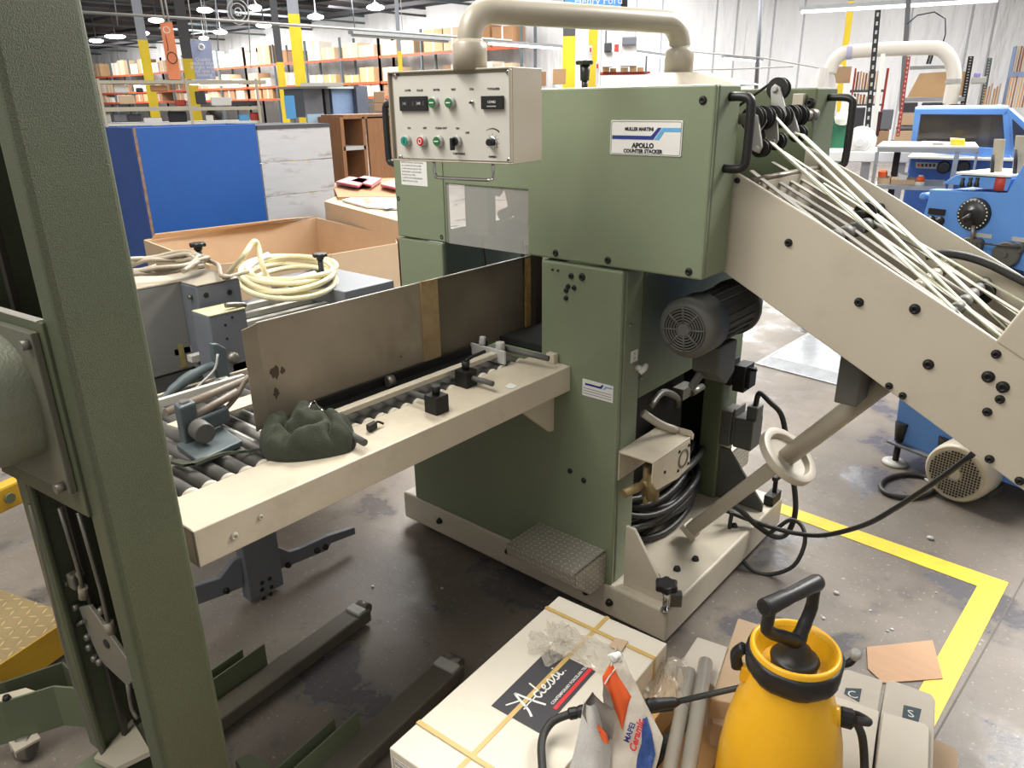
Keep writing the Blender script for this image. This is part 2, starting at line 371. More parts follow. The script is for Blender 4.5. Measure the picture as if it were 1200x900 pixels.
# base
mb = MB(); mb.box((-2.058, FY, .03), (-.866, 2.62, .145)); mb.build('base_plate', beige, st, bevel=.008)
f = MB().cyl((-1.98, 1.80, 0), (-1.98, 1.80, .012), .035).cyl((-1.98, 1.80, .01), (-1.98, 1.80, .04), .015).build('foot', blackm, st)
for d in ((1.03, 0, 0), (1.03, .72, 0), (0, .72, 0)): dupc(f, d)
bolts(st, blackm, [((x, FY, z), (0, -1, 0), .011, .014) for x, z in ((-1.16, .085), (-1.07, .085), (-1.5, .1), (-1.85, .09))])
bolts(st, blackm, [((x, y, .145), (0, 0, 1), .011, .012) for x, y in ((-.95, 1.93), (-.93, 2.02), (-.98, 1.85), (-.92, 2.3))], 'hole_plug')
# lower cabinet
mb = MB(); mb.prism([(-1.985, FY, .145), (-1.07, FY, .145), (-1.07, FY, 1.165), (-1.354, FY, 1.165), (-1.354, FY, .87), (-1.985, FY, .87)], (0, .02, 0))
mb.box((-1.09, FY+.02, .145), (-1.07, 1.83, 1.165)); mb.box((-1.354, FY+.02, .87), (-1.334, 2.4, 1.165))
mb.build('front_cabinet', green, st, bevel=.007)
MB().prism([(-1.072, 1.833, 1.16), (-1.072, 2.5, 1.16), (-1.072, 2.5, .70), (-1.072, 2.42, .755), (-1.072, 1.833, .755)], (-.014, 0, 0)).build('side_cover', greend, st, bevel=.004)
MB().box((-1.15, 2.44, .145), (-1.07, 2.57, 1.165)).build('rear_post', greend, st, bevel=.005)
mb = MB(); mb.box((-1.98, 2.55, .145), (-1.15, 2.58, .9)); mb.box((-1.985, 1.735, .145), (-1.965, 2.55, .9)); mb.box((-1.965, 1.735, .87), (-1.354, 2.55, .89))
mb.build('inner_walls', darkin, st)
mb = MB(); mb.box((-1.35, 1.9, .35), (-1.16, 2.3, .7)); mb.cyl((-1.2, 2.1, .5), (-1.09, 2.1, .5), .06); mb.cyl((-1.5, 2.35, .145), (-1.5, 2.35, .86), .05)
mb.build('drive_unit', blackm, st, bevel=.006)
mb = MB(); mb.tube([(-1.1, 1.95, .68), (-1.11, 2.05, .70), (-1.1, 2.13, .66), (-1.13, 2.2, .6)], .012); mb.cbox((-1.11, 2.2, .66), (.02, 0, 0), (0, .04, 0), (0, 0, .02)); mb.cyl((-1.09, 2.22, .65), (-1.09, 2.3, .65), .012)
mb.build('valve_fitting', dull, st)
mb = MB(); mb.box((-1.985, FY, .87), (-1.77, FY+.02, 1.168)); mb.box((-1.985, 1.735, .89), (-1.967, 2.55, 1.168)); mb.build('left_leg', green, st, bevel=.006)
# upper housing
mb = MB()
mb.prism([(-1.985, FY, 1.172), (-1.741, FY, 1.172), (-1.741, FY, 1.36), (-1.404, FY, 1.36), (-1.404, FY, 1.172), (-.838, FY, 1.172), (-.838, FY, 1.633), (-1.985, FY, 1.633)], (0, .018, 0))
mb.box((-.856, FY+.018, 1.172), (-.838, 1.85, 1.633)); mb.box((-1.985, FY+.018, 1.172), (-1.967, 1.85, 1.633)); mb.box((-1.967, FY+.018, 1.615), (-.856, 1.85, 1.633)); mb.box((-1.38, FY+.018, 1.172), (-.856, 1.85, 1.19))
mb.build('front_housing', green, st, bevel=.005)
MB().prism([(-1.975, FY-.004, 1.176), (-1.748, FY-.004, 1.176), (-1.748, FY-.004, 1.43), (-1.975, FY-.004, 1.43)], (0, .004, 0)).build('access_panel', green, st, bevel=.001)
bolts(st, blackm, [((x, FY-.001, z), (0, -1, 0), .009, .004) for x, z in ((-1.965, 1.30), (-1.765, 1.19), (-.87, 1.598), (-1.30, 1.19), (-1.12, 1.19), (-.875, 1.19))])
bolts(st, blackm, [((x, FY, z), (0, -1, 0), r, .006) for x, z, r in ((-1.243, 1.13, .008), (-1.205, 1.132, .010), (-1.253, 1.098, .007), (-1.232, 1.097, .007), (-1.26, 1.085, .007), (-1.26, 1.062, .007), (-1.236, .505, .008), (-1.183, .49, .008), (-1.31, 1.14, .003), (-1.29, 1.14, .003))])
bolts(st, dull, [((-1.07, 1.765, 1.0), (1, 0, 0), .008, .006), ((-1.07, 1.84, .82), (1, 0, 0), .006, .006), ((-1.07, 1.84, 1.14), (1, 0, 0), .006, .006)])
# rear housing
MB().box((-1.985, 2.37, 1.172), (-.838, 2.55, 1.628)).build('rear_housing', greend, st, bevel=.005)
mb = MB(); mb.box((-.9, 2.345, 1.575), (-.868, 2.37, 1.612)); mb.build('latch_plate', beige, st, bevel=.002)
mb = MB(); bolt(mb, (-.855, 2.37, 1.585), (0, -1, 0), .013, .012); mb.build('bolt', blackm, st)
MB().box((-1.967, 1.85, 1.60), (-1.2, 2.37, 1.632)).build('top_cover', green, st)
# clear window
mb = MB(); mb.box((-1.745, FY+.004, 1.172), (-1.40, FY+.007, 1.37)); mb.build('clear_window', pvc, st)
mb = MB(); mb.box((-1.74, 1.80, 1.19), (-1.64, 1.84, 1.38)); mb.box((-1.53, 1.80, 1.25), (-1.47, 1.86, 1.38)); mb.box((-1.45, 1.80, 1.22), (-1.43, 1.86, 1.37)); mb.tube([(-1.62, 1.82, 1.33), (-1.58, 1.82, 1.37), (-1.55, 1.82, 1.29), (-1.6, 1.82, 1.26)], .018)
mb.build('inner_bracket', motg, st, bevel=.003)
mb = MB(); mb.tube([(-1.71, 1.84, 1.19), (-1.70, 1.84, 1.12), (-1.69, 1.84, 1.0), (-1.72, 1.84, .9)], .007); mb.build('hanging_cable', rubber, st)
mb = MB(); mb.tube([(-1.55, 1.86, 1.19), (-1.545, 1.86, 1.1), (-1.56, 1.86, .95), (-1.55, 1.86, .9)], .007); mb.build('hanging_cable', rubber, st)
# handles
def handle(p_top, p_bot, out, name='grab_handle'):
    a = V(p_top); b = V(p_bot); o = V(out)
    return MB().tube([a, a+o*.55, a+o*.9-V((0, 0, .006)), a+o+V((0, 0, -.03)), b+o+V((0, 0, .03)), b+o*.9+V((0, 0, .006)), b+o*.55, b], .011, 12).build(name, black, st)
handle((-.838, 1.79, 1.605), (-.838, 1.79, 1.44), (.055, 0, 0))
handle((-.838, 2.47, 1.60), (-.838, 2.47, 1.40), (.075, 0, 0))
handle((-1.985, 1.74, 1.60), (-1.985, 1.74, 1.41), (-.05, 0, 0))
# name plate
pf = Fr(UY(716, 184, FY), (1, 0, 0), (0, 0, 1)); PW = .206; PH = .084
b0 = V((-1.123, FY, 1.469)); pf = Fr(b0, (1, 0, 0), (0, 0, 1))
npl = MB().prism([pf(x, y) for x, y in rrect(0, 0, PW, PH, .004)], (0, -.0025, 0)).build('name_plate', whitep, st, bevel=.0006)
mb = MB(); e = .003
for a in (rrect(.003, .003, PW-.003, PH-.003, .004),):
    n = len(a)
    for i in range(n): p, q = a[i], a[(i+1) % n]; mb.cbox((pf(p[0], p[1], e)+pf(q[0], q[1], e))/2, (pf(q[0], q[1])-pf(p[0], p[1]))/2+pf.x*.0001, pf.n*.0003, (pf.x*(p[1]-q[1])+pf.y*(q[0]-p[0])).normalized()*.0004)
mb.build('border_line', ink, npl)
mb = MB(); mb.prism([pf(x, y, e) for x, y in ((.006, .0475), (.121, .0475), (.139, .067), (.149, .067), (.1265, .0385), (.006, .0385))], (0, -.0005, 0)); mb.build('stripe', navy, npl)
mb = MB(); mb.prism([pf(x, y, e) for x, y in ((.130, .0385), (.1525, .067), (.201, .067), (.201, .058), (.157, .058), (.143, .0385))], (0, -.0005, 0)); mb.build('stripe', sky, npl)
text('MULLER MARTINI', pf, .085, .063, .0115, ink, npl, bold=.0005, sx=.93, h=.0035)
text('APOLLO', pf, .098, .0235, .0165, ink, npl, bold=.0008, h=.0035)
text('COUNTER STACKER', pf, .098, .010, .0125, ink, npl, bold=.0006, h=.0035, sx=.98)
# rating plate
rf = Fr((-1.195, FY, .775), (1, 0, 0), (0, 0, 1))
rp = MB().prism([rf(x, y) for x, y in ((0, 0), (.108, 0), (.108, .052), (0, .052))], (0, -.0015, 0)).build('rating_plate', whitep, st)
mb = MB(); mb.prism([rf(x, y, .002) for x, y in ((.010, .041), (.063, .041), (.07, .048), (.076, .048), (.068, .035), (.010, .035))], (0, -.0004, 0)); mb.build('stripe', navy, rp)
mb = MB(); mb.prism([rf(x, y, .002) for x, y in ((.074, .035), (.082, .046), (.105, .046), (.105, .042), (.086, .042), (.080, .035))], (0, -.0004, 0)); mb.build('stripe', sky, rp)
mb = MB()
for y in (.008, .016, .024): mb.prism([rf(x, q, .002) for x, q in ((.004, y), (.104, y), (.104, y+.0012), (.004, y+.0012))], (0, -.0003, 0))
mb.build('ruled_line', ink, rp)
# warning text label under panel
wl_ = UY(472, 216, FY); wf = Fr((wl_.x, FY-.004, wl_.z), (1, 0, 0), (0, 0, 1))
wp = MB().prism([wf(x, y) for x, y in ((0, 0), (.125, 0), (.125, .082), (0, .082))], (0, -.001, 0)).build('instruction_label', whitep, st)
for i, s_ in enumerate(('BEFORE STARTING THE MACHINE', 'ALL GUARDS MUST BE CLOSED', '2. KEEP HANDS CLEAR OF THE', 'MOVING BELTS AND STACKER', 'PLATES AT ALL TIMES', '3. SWITCH OFF POWER BEFORE', 'REMOVING ANY COVER')): text(s_, wf, .006, .072-i*.0098, .0068, ink, wp, align='LEFT', h=.0015)
# small label + latch on column side
sf = Fr((-1.07, 1.775, .885), (0, 1, 0), (0, 0, 1))
sl = MB().prism([sf(x, y) for x, y in ((0, 0), (.036, 0), (.036, .035), (0, .035))], (.0015, 0, 0)).build('side_label', whitep, st)
text('N', sf, .018, .025, .012, ink, sl, h=.0022); text('50', sf, .018, .011, .012, ink, sl, h=.0022)
mb = MB(); mb.cyl((-1.07, 1.81, .862), (-1.05, 1.81, .862), .009, 10); mb.tube([(-1.052, 1.80, .852), (-1.045, 1.812, .862), (-1.05, 1.83, .868)], .008, 8); mb.build('latch', panelg, st)
# gussets on base
MB().prism([(-1.045, 1.75, .36), (-1.045, 1.75, .145), (-.895, 1.75, .145), (-.895, 1.75, .185), (-1.015, 1.75, .36)], (0, .012, 0)).build('gusset', beige, st, bevel=.002)
MB().prism([(-1.07, 2.46, .36), (-1.07, 2.46, .145), (-.885, 2.46, .145), (-.885, 2.46, .175), (-1.035, 2.46, .36)], (0, .012, 0)).build('gusset', motg, st, bevel=.002)
# star knob screw on base corner
def star(mb, c, r=.03, h=.022, n=6):
    pts = []
    for i in range(48): a = 2*pi*i/48; rr = r*(1-.16*(1-cos(n*a))/2*1.3); pts.append((c[0]+rr*cos(a), c[1]+rr*sin(a), c[2]))
    mb.prism(pts, (0, 0, h)); mb.cyl((c[0], c[1], c[2]-.012), (c[0], c[1], c[2]), r*.5, 12)
kp = UZ(779, 716, .145)
mb = MB(); mb.cyl((kp.x, kp.y, .145), (kp.x, kp.y, .152), .014); mb.cyl((kp.x, kp.y, .15), (kp.x, kp.y, .215), .009); mb.build('levelling_screw', chrome, st)
mb = MB(); star(mb, (kp.x, kp.y, .225), .036, .024); mb.build('star_knob', black, st, bevel=.005)
mb = MB(); mb.cbox((kp.x+.012, kp.y+.045, .17), (.014, .01, 0), (-.008, .012, 0), (0, 0, .022)); mb.build('clamp_lug', dull, st, bevel=.002)
# far corner screw
mb = MB(); mb.box((-.905, 2.52, .145), (-.868, 2.60, .185)); mb.cyl((-.885, 2.57, .18), (-.885, 2.57, .245), .009); mb.cyl((-.885, 2.55, .245), (-.875, 2.6, .25), .011); mb.build('levelling_screw', blackm, st, bevel=.002)
# step plates
def step(x0, x1, y0, y1, zt, nm):
    mb = MB(); mb.prism([(x0, y0, zt), (x1, y0, zt), (x1, y1, zt), (x0, y1, zt)], (0, 0, -.006))
    mb.prism([(x0, y0, zt), (x1, y0, zt), (x1, y0+.004, zt-.045), (x0, y0+.004, zt-.045)], (0, .006, 0))
    mb.prism([(x1, y0, zt), (x1, y1, zt), (x1, y1, zt-.12), (x1, (y0+y1)/2, zt-.12), (x1, y0, zt-.045)], (-.006, 0, 0))
    return mb.build(nm, tread, st, bevel=.002)
step(-1.361, -1.09, 1.543, FY, .272, 'step_plate')
step(-1.36, -1.09, 2.60, 2.80, .27, 'step_plate')
# valve bracket box
mb = MB(); mb.box((-1.072, 1.73, .612), (-.95, 1.955, .62)); mb.prism([(-.95, 1.73, .612), (-.95, 1.955, .612), (-.95, 1.965, .515), (-.95, 1.89, .50), (-.95, 1.76, .515), (-.95, 1.73, .55)], (-.006, 0, 0)); mb.box((-1.072, 1.73, .52), (-1.066, 1.955, .612))
mb.prism([(-1.072, 1.955, .62), (-.95, 1.955, .62), (-.95, 1.975, .60), (-1.072, 1.975, .60)], (0, .004, .02)); mb.build('valve_bracket', beiget, st, bevel=.003)
mb = MB(); mb.lathe((-.951, 1.915, .562), (1, 0, 0), [(0, .032), (.003, .032), (.003, .024), (-.02, .02)], 24); mb.build('port_ring', dull, st)
bolts(st, blackm, [((-.95, y, z), (1, 0, 0), .005, .003) for y, z in ((1.885, .595), (1.945, .595), (1.885, .53), (1.95, .53), (1.80, .56))], 'screw')
mb = MB(); mb.cyl((-1.04, 1.72, .49), (-1.01, 1.80, .50), .014, 12); mb.cyl((-1.01, 1.80, .56), (-1.01, 1.80, .46), .012, 12); mb.sphere((-1.01, 1.8, .5), .02); mb.cyl((-1.01, 1.8, .46), (-1.01, 1.8, .43), .008, 10); mb.cyl((-.985, 1.80, .545), (-.985, 1.80, .455), .019, 14); mb.cyl((-1.01, 1.80, .5), (-.985, 1.80, .5), .01); mb.build('air_valve', brass, st)
mb = MB(); mb.tube([(-1.07, 1.86, .70), (-1.03, 1.90, .66), (-1.0, 1.95, .63)], .013, 10); mb.build('air_pipe', pipe, st)
# connectors on rear post
mb = MB()
a = UX(858, 445, -1.05)
mb.box((-1.07, 2.44, .62), (-1.045, 2.50, .72)); mb.box((-1.045, 2.45, .60), (-1.0, 2.53, .70)); mb.box((-1.0, 2.46, .615), (-.985, 2.52, .685)); mb.cyl((-1.0, 2.47, .69), (-.965, 2.47, .69), .006); mb.build('socket_connector', blackm, st, bevel=.003)
mb = MB(); mb.box((-1.07, 2.44, .38), (-1.03, 2.53, .52)); mb.box((-1.03, 2.45, .385), (-1.02, 2.54, .53)); mb.box((-1.02, 2.45, .38), (-.95, 2.54, .50)); mb.box((-.985, 2.46, .5), (-.945, 2.52, .55)); mb.build('plug_connector', motg, st, bevel=.004)
mb = MB(); mb.tube([(-1.075, 2.33, .92), (-1.07, 2.36, .85), (-1.065, 2.38, .74), (-1.06, 2.37, .67), (-1.065, 2.35, .72)], .011); mb.build('conduit', dull, st)
# motor: cowl, body, junction box
mo = V((-.92, 1.80, 1.008))
mb = MB(); mb.lathe(mo, (0, 1, 0), [(0, .066), (.006, .078), (.02, .086), (.10, .086), (.105, .075)], 32)
cw = mb.build('fan_cowl', motg, st)
mb = MB(); mb.lathe(mo+V((0, -.0015, 0)), (0, 1, 0), [(0, .060), (.002, .060)], 32); mb.build('fan_opening', darkin, cw)
mb = MB()
for r in (.022, .030, .038, .046, .054, .061):
    mb.tube([mo+V((r*cos(2*pi*i/32), -.003, r*sin(2*pi*i/32))) for i in range(32)], .0022, 6, 1, True)
for i in range(8): a = 2*pi*i/8+.1; mb.tube([mo+V((.018*cos(a), -.004, .018*sin(a))), mo+V((.064*cos(a), -.004, .064*sin(a)))], .0025, 6, 1)
mb.lathe(mo+V((0, -.005, 0)), (0, 1, 0), [(0, .018), (.004, .019)], 20); mb.build('fan_guard', motg, cw)
mb = MB(); mb.lathe(mo+V((0, .10, 0)), (0, 1, 0), [(0, .072), (.2, .072), (.2, .085), (.225, .085), (.225, .07), (.3, .055)], 28)
for i in range(20):
    a = 2*pi*i/20; mb.cbox(mo+V((.075*cos(a), .2, .075*sin(a))), (.004*cos(a), 0, .004*sin(a)), (0, .095, 0), (-.0012*sin(a), 0, .0012*cos(a)))
mb.build('motor_body', motg, st)
mb = MB(); mb.prism([(-.955, 1.93, .93), (-.955, 2.05, .93), (-.955, 2.05, .83), (-.955, 2.0, .80), (-.955, 1.93, .85)], (.085, 0, 0)); mb.cyl((-.93, 1.95, .84), (-.95, 1.93, .79), .012); mb.build('junction_box', motg, st, bevel=.005)
# underside slab so that the motor hangs from something
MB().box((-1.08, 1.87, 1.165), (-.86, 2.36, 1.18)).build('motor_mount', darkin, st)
# top dome, pipe and lever knob
dz = 1.633
mb = MB(); dx, dy = -1.068, 1.95
def oct_(z, a, b): return [(dx+a*cx, dy+b*cy, z) for cx, cy in ((-1, -.5), (-.5, -1), (.5, -1), (1, -.5), (1, .5), (.5, 1), (-.5, 1), (-1, .5))]
A_ = oct_(dz, .21, .14); B_ = oct_(dz+.034, .07, .07); vs = [mb._v(p) for p in A_]; ws = [mb._v(p) for p in B_]
for i in range(8): mb._f([vs[i], vs[(i+1) % 8], ws[(i+1) % 8], ws[i]])
mb._f(ws); mb._f(vs[::-1]); mb.build('pipe_dome', pipe, st, bevel=.003)
mb = MB(); mb.lathe((dx, dy, dz+.032), (0, 0, 1), [(0, .038), (.055, .038), (.068, .028)], 28); mb.build('pipe_socket', pipe, st)
# hanging control panel
TH = radians(7.7); ex = V((cos(TH), sin(TH), 0)); ey = V((-sin(TH), cos(TH), 0)); zz = V((0, 0, 1))
cr_ = UD(599, 78, 1.72)
def on_line(u, v):   # x offset along ex on the front plane
    r = ray(u, v); n = ey; t = (cr_-CP).dot(n)/r.dot(n); p = CP+r*t; return (p-cr_).dot(ex), p.z
def on_side(u, v):
    r = ray(u, v); t = (cr_-CP).dot(ex)/r.dot(ex); p = CP+r*t; return (p-cr_).dot(ey), p.z
PWd = -on_line(458, 130)[0]; PDp = on_side(635, 130)[0]; zt_ = cr_.z; zb_ = on_line(600, 193)[1]; PHt = zt_-zb_
o_ = cr_-ex*PWd; o_.z = zb_     # front lower left corner
P_ = Fr(o_, ex, zz)             # normal points to the viewer side (-ey)
pp = V((-1.235, 1.31, 0)); pz = 1.79
ad = V((dx-pp.x, dy-pp.y, 0)).normalized(); A0 = V((pp.x, pp.y, 0)); A1 = V((dx, dy, 0)); RB = .062
path = [A0+V((0, 0, 1.715))]+[A0+ad*(RB-RB*cos(pi/2*i/10))+V((0, 0, pz-RB+RB*sin(pi/2*i/10))) for i in range(11)]+[A1-ad*(RB-RB*sin(pi/2*i/10))+V((0, 0, pz-RB+RB*cos(pi/2*i/10))) for i in range(11)]+[A1+V((0, 0, 1.70))]
arm = MB().tube(path, .0275, 24, 1).build('swivel_pipe', pipe, st)
mb = MB(); mb.lathe((pp.x, pp.y, zt_-.002), (0, 0, 1), [(0, .038), (.052, .038), (.062, .028)], 28); mb.build('pipe_socket', pipe, st)
cp = MB()
def bx(mb, x0, y0, x1, y1, d0, d1):   # box on the panel frame; d measured away from the viewer
    mb.hexa([P_(x0, y0, -d0), P_(x1, y0, -d0), P_(x1, y0, -d1), P_(x0, y0, -d1), P_(x0, y1, -d0), P_(x1, y1, -d0), P_(x1, y1, -d1), P_(x0, y1, -d1)]); return mb
bx(cp, 0, 0, PWd, PHt, .004, PDp); t_ = .004
for a in ((0, 0, PWd, t_), (0, PHt-t_, PWd, PHt), (0, t_, t_, PHt-t_), (PWd-t_, t_, PWd, PHt-t_)): bx(cp, *a, -.006, .004)
cp = cp.build('control_box', pipe, st, bevel=.0015)
fp = bx(MB(), .012, .006, PWd-.005, PHt-.011, 0, .004).build('face_plate', panelg, st, bevel=.0008)
def uvp(u, v): r = ray(u, v); t = (cr_-CP).dot(ey)/r.dot(ey); p = CP+r*t-o_; return p.dot(ex), p.z
def pc(cx, cy): return uvp(440+cx/6, 60+cy/6)
NV = P_.n
def disc(mb, x, y, r, h0, h1, n=24, r2=None): mb.lathe(P_(x, y, h0), NV, [(0, r), (h1-h0, r if r2 is None else r2)], n)
for c in ((140, 172), (935, 148), (180, 745), (942, 765)):
    x, y = pc(*c); sw = MB().lathe(P_(x, y, 0), NV, [(0, .0055), (.003, .0055), (.0045, .0035)], 14).build('corner_screw', chrome, st)
    MB().cbox(P_(x, y, .0047), P_.x*.003+P_.y*.002, P_.y*.0008-P_.x*.0005, NV*.0003).build('screw_slot', ink, sw)
def button(cx, cy, m_, sym, name='push_button'):
    x, y = pc(cx, cy); r = .0115
    mb = MB(); mb.lathe(P_(x, y, 0), NV, [(0, r*1.12), (.004, r*1.12), (.011, r), (.0115, r*.9)], 28); mb = mb.build(name, [chrome if 0 else lgrey], st)
    b2 = MB(); disc(b2, x, y, r*.86, .0105, .0135); b2.build('button_cap', m_, mb)
    b3 = MB()
    if sym == '-': b3.cbox(P_(x, y, .014), P_.x*.0058, P_.y*.0012, NV*.0004)
    elif sym == '|': b3.cbox(P_(x, y, .014), P_.x*.0008, P_.y*.0055, NV*.0004)
    else: b3.tube([P_(x+.0042*cos(2*pi*i/20), y+.0055*sin(2*pi*i/20), .014) for i in range(20)], .0011, 6, 1, True)
    b3.build('button_symbol', white if sym != '|' else navy, mb)
for a in ((418, 362, greenb, '-'), (535, 362, greenb, '-'), (225, 630, tealb, '|'), (337, 632, red, 'o'), (452, 632, greenb, '-')): button(*a)
x0, y0 = pc(182, 420); x1, y1 = pc(368, 315)
ct = bx(MB(), x0, y0, x1, y1, -.006, 0).build('thumbwheel_counter', black, st, bevel=.001)
mb = MB()
for i in range(7):
    if i == 2: continue
    xx = x0+(x1-x0)*(.13+.125*i); mb.cbox(P_(xx, (y0+y1)/2, .0063), P_.x*.0022, P_.y*.0052, NV*.0003)
mb.build('wheel_window', dgrey, ct)
text('11', P_, x0+(x1-x0)*.2, (y0+y1)/2, .0075, white, ct, 'digits', h=.007); text('300', P_, x0+(x1-x0)*.72, (y0+y1)/2, .0075, white, ct, 'digits', h=.007)
x0, y0 = pc(756, 408); x1, y1 = pc(905, 312)
ct = bx(MB(), x0, y0, x1, y1, -.008, 0).build('totalizer_counter', black, st, bevel=.001)
text('133483', P_, (x0+x1)/2, (y0+y1)/2+.001, .0075, white, ct, 'digits', h=.0085)
mb = MB(); mb.cbox(P_((x0+x1)/2, y0+.006, .0082), P_.x*.012, P_.y*.001, NV*.0003); mb.build('counter_line', lgrey, ct)
x, y = pc(682, 362); mb = MB(); mb.lathe(P_(x, y, 0), NV, [(0, .0045), (.003, .0045), (.003, .003)], 14); tg = mb.build('toggle_switch', chrome, st); mb = MB(); mb.lathe(P_(x, y, .003), NV, [(0, .0018), (.008, .0024)], 10); mb.build('toggle_lever', black, tg)
x, y = pc(578, 632); mb = MB(); mb.lathe(P_(x, y, 0), NV, [(0, .0128), (.004, .0128), (.01, .0115)], 28); rs = mb.build('rotary_switch', lgrey, st)
mb = MB(); disc(mb, x, y, .0095, .010, .014); mb.cbox(P_(x-.003, y-.006, .017), P_.x*.0035, P_.y*.0135, NV*.006); mb.build('selector_knob', black, rs, bevel=.0015)
x, y = pc(825, 640); mb = MB(); mb.lathe(P_(x, y, 0), NV, [(0, .013), (.003, .0125), (.004, .010)], 28); sk = mb.build('speed_dial', chrome, st)
mb = MB(); disc(mb, x, y, .0078, .004, .018, 20, .0072); mb.build('dial_knob', black, sk)
mb = MB()
for i in range(9):
    a = radians(-130+260*i/8)+pi/2; mb.cbox(P_(x+.0165*cos(a), y+.0165*sin(a), .0005), P_.x*cos(a)*.0014+P_.y*sin(a)*.0014, (P_.y*cos(a)-P_.x*sin(a))*.0004, NV*.0002)
pa = []
for i in range(9): a = radians(130-80*i/8); pa.append((x+.030*cos(a), y+.030*sin(a)))
for i in range(9): a = radians(50+80*i/8); q = .030-.0034*(1-i/8); pa.append((x+q*cos(a), y+q*sin(a)))
mb.prism([P_(a, b, .0004) for a, b in pa], NV*.0003); mb.build('dial_scale', ink, sk)
for s_, cx, cy, sz in (('LAYER', 228, 276, 42), ('STACK', 313, 276, 42), ('ENTER', 430, 272, 42), ('TEST', 548, 270, 42), ('SYN', 677, 268, 42), ('TOTALIZER', 830, 265, 42), ('ON', 237, 541, 42), ('OFF', 347, 541, 42), ('CLEAR OUT', 462, 541, 42), ('ON', 578, 543, 42), ('OFF', 647, 574, 42), ('TURNTABLE', 587, 721, 42), ('INFEED', 824, 743, 42)):
    x, y = pc(cx, cy); text(s_, P_, x, y, .0058, ink, fp, h=.0006, bold=.00028, sx=1.08)
mb = MB(); xa = uvp(503, 200)[0]; xb = uvp(572, 200)[0]
h0 = P_(xa, 0, -.02); h1 = P_(xb, 0, -.02)
mb.tube([h0, h0-zz*.024, h0-zz*.034+ex*.004, h0-zz*.038+ex*.016, h1-zz*.038-ex*.016, h1-zz*.034-ex*.004, h1-zz*.024, h1], .0038, 10); mb.build('bail_handle', chrome, st)
# lever knob on top
mb = MB(); mb.cyl((-1.34, 1.90, 1.62), (-1.34, 1.90, 1.66), .009); mb.cyl((-1.34, 1.9, 1.655), (-1.34, 1.9, 1.70), .013, 12, .015); kb = mb.build('knob_stem', black, st)
mb = MB(); star(mb, (-1.34, 1.90, 1.697), .027, .012, 5); mb.build('star_knob', black, st, bevel=.004)
# pulley cluster between the housings
sx_, sz_ = -.835, 1.553
mb = MB(); mb.cyl((sx_, 1.86, sz_), (sx_, 2.36, sz_), .0135, 18); mb.cyl((sx_, 2.32, sz_), (sx_, 2.36, sz_), .017, 18); mb.build('drive_shaft', dull, st)
pul = MB().lathe((sx_, 1.918, sz_), (0, 1, 0), [(0, .030), (.003, .030), (.004, .024), (.020, .024), (.021, .030), (.024, .030)], 24).build('shaft_pulley', blackm, st)
for i in range(1, 6): dupc(pul, (0, .06*i, 0))
def armp(a, b, w=.013, nm='pulley_arm'):
    a = V(a); b = V(b); d = (b-a).normalized(); s_ = d.cross(V((0, 1, 0))).normalized()
    pts = [a+s_*.021, b+s_*w, b+d*w, b-s_*w, a-s_*.021, a-d*.021]
    mb = MB(); mb.prism([p-V((0, .005, 0)) for p in pts], (0, .01, 0)); mb.cyl(b-V((0, .014, 0)), b+V((0, .008, 0)), .008, 12); return mb.build(nm, lgrey, st, bevel=.002)
for (u, v, y) in ((888, 174, 1.91), (907, 166, 2.03), (932, 157, 2.15), (881, 160, 1.97)):
    e = UY(u, v, y); armp((sx_, y, sz_), e)
    mb = MB(); mb.lathe(e+V((0, .01, 0)), (0, 1, 0), [(0, .023), (.003, .023), (.004, .019), (.02, .019), (.021, .023), (.024, .023)], 20); mb.build('idler_pulley', blackm, st)
e = UY(909, 104, 2.10); armp((sx_, 2.10, sz_), e)
mb = MB(); mb.lathe(e+V((0, .008, 0)), (0, 1, 0), [(0, .029), (.004, .029), (.005, .024), (.022, .024), (.023, .029), (.027, .029)], 24); mb.build('idler_pulley', blackm, st)
g = UY(880, 132, 2.12); MB().ribbon([e+V((-.018, .02, .018)), g+V((-.14, 0, -.05))], (0, 1, 0), .018, .003).build('round_belt', rubber, st)
# ================================================================== INFEED CONVEYOR
cv = thing('infeed_conveyor', 'sloping beige belt conveyor with long pale belts running down to the right', 'conveyor', (-.3, 2.12, 0))
sl_ = -.535; topz = lambda x: 1.426+(x+.843)*(-.50) if x < -.62 else 1.318+(x+.62)*-.532
X1 = .42
def cz(x): return 1.32-.53*(x+.62)
np_ = [(-.846, 1.43), (-.852, 1.17), (-.463, .969), (-.179, .817), (X1, .817-.535*(X1+.179)), (X1, cz(X1)), (-.62, 1.32)]
MB().prism([(x, 1.86, z) for x, z in np_], (0, .012, 0)).build('near_side_panel', beige, cv, bevel=.003)
MB().prism([(x, 2.352, z+.035) for x, z in np_], (0, .01, 0)).build('far_side_panel', beige, cv, bevel=.003)
MB().prism([(-.206, 1.856, 1.098), (-.170, 1.856, 1.180), (X1, 1.856, 1.180-.53*(X1+.17)), (X1, 1.856, cz(X1))], (0, .51, 0)).build('lower_cover', beige, cv, bevel=.004)
MB().prism([(-.82, 1.872, 1.19), (-.82, 1.872, 1.20), (X1, 1.872, .545+.01), (X1, 1.872, .545)], (0, .48, 0)).build('belly_plate', motg, cv)
bolts(cv, blackm, [((x, 1.86, z), (0, -1, 0), r, .008) for x, z, r in ((-.497, 1.14, .010), (-.375, 1.143, .011), (-.326, 1.019, .011), (-.2, 1.07, .009), (-.205, 1.016, .012), (-.174, .999, .012), (-.174, .97, .009), (-.192, .935, .009), (-.4, .948, .008), (-.367, .931, .008), (-.167, .825, .009), (-.102, .791, .009), (-.683, 1.263, .009), (-.832, 1.406, .007))])
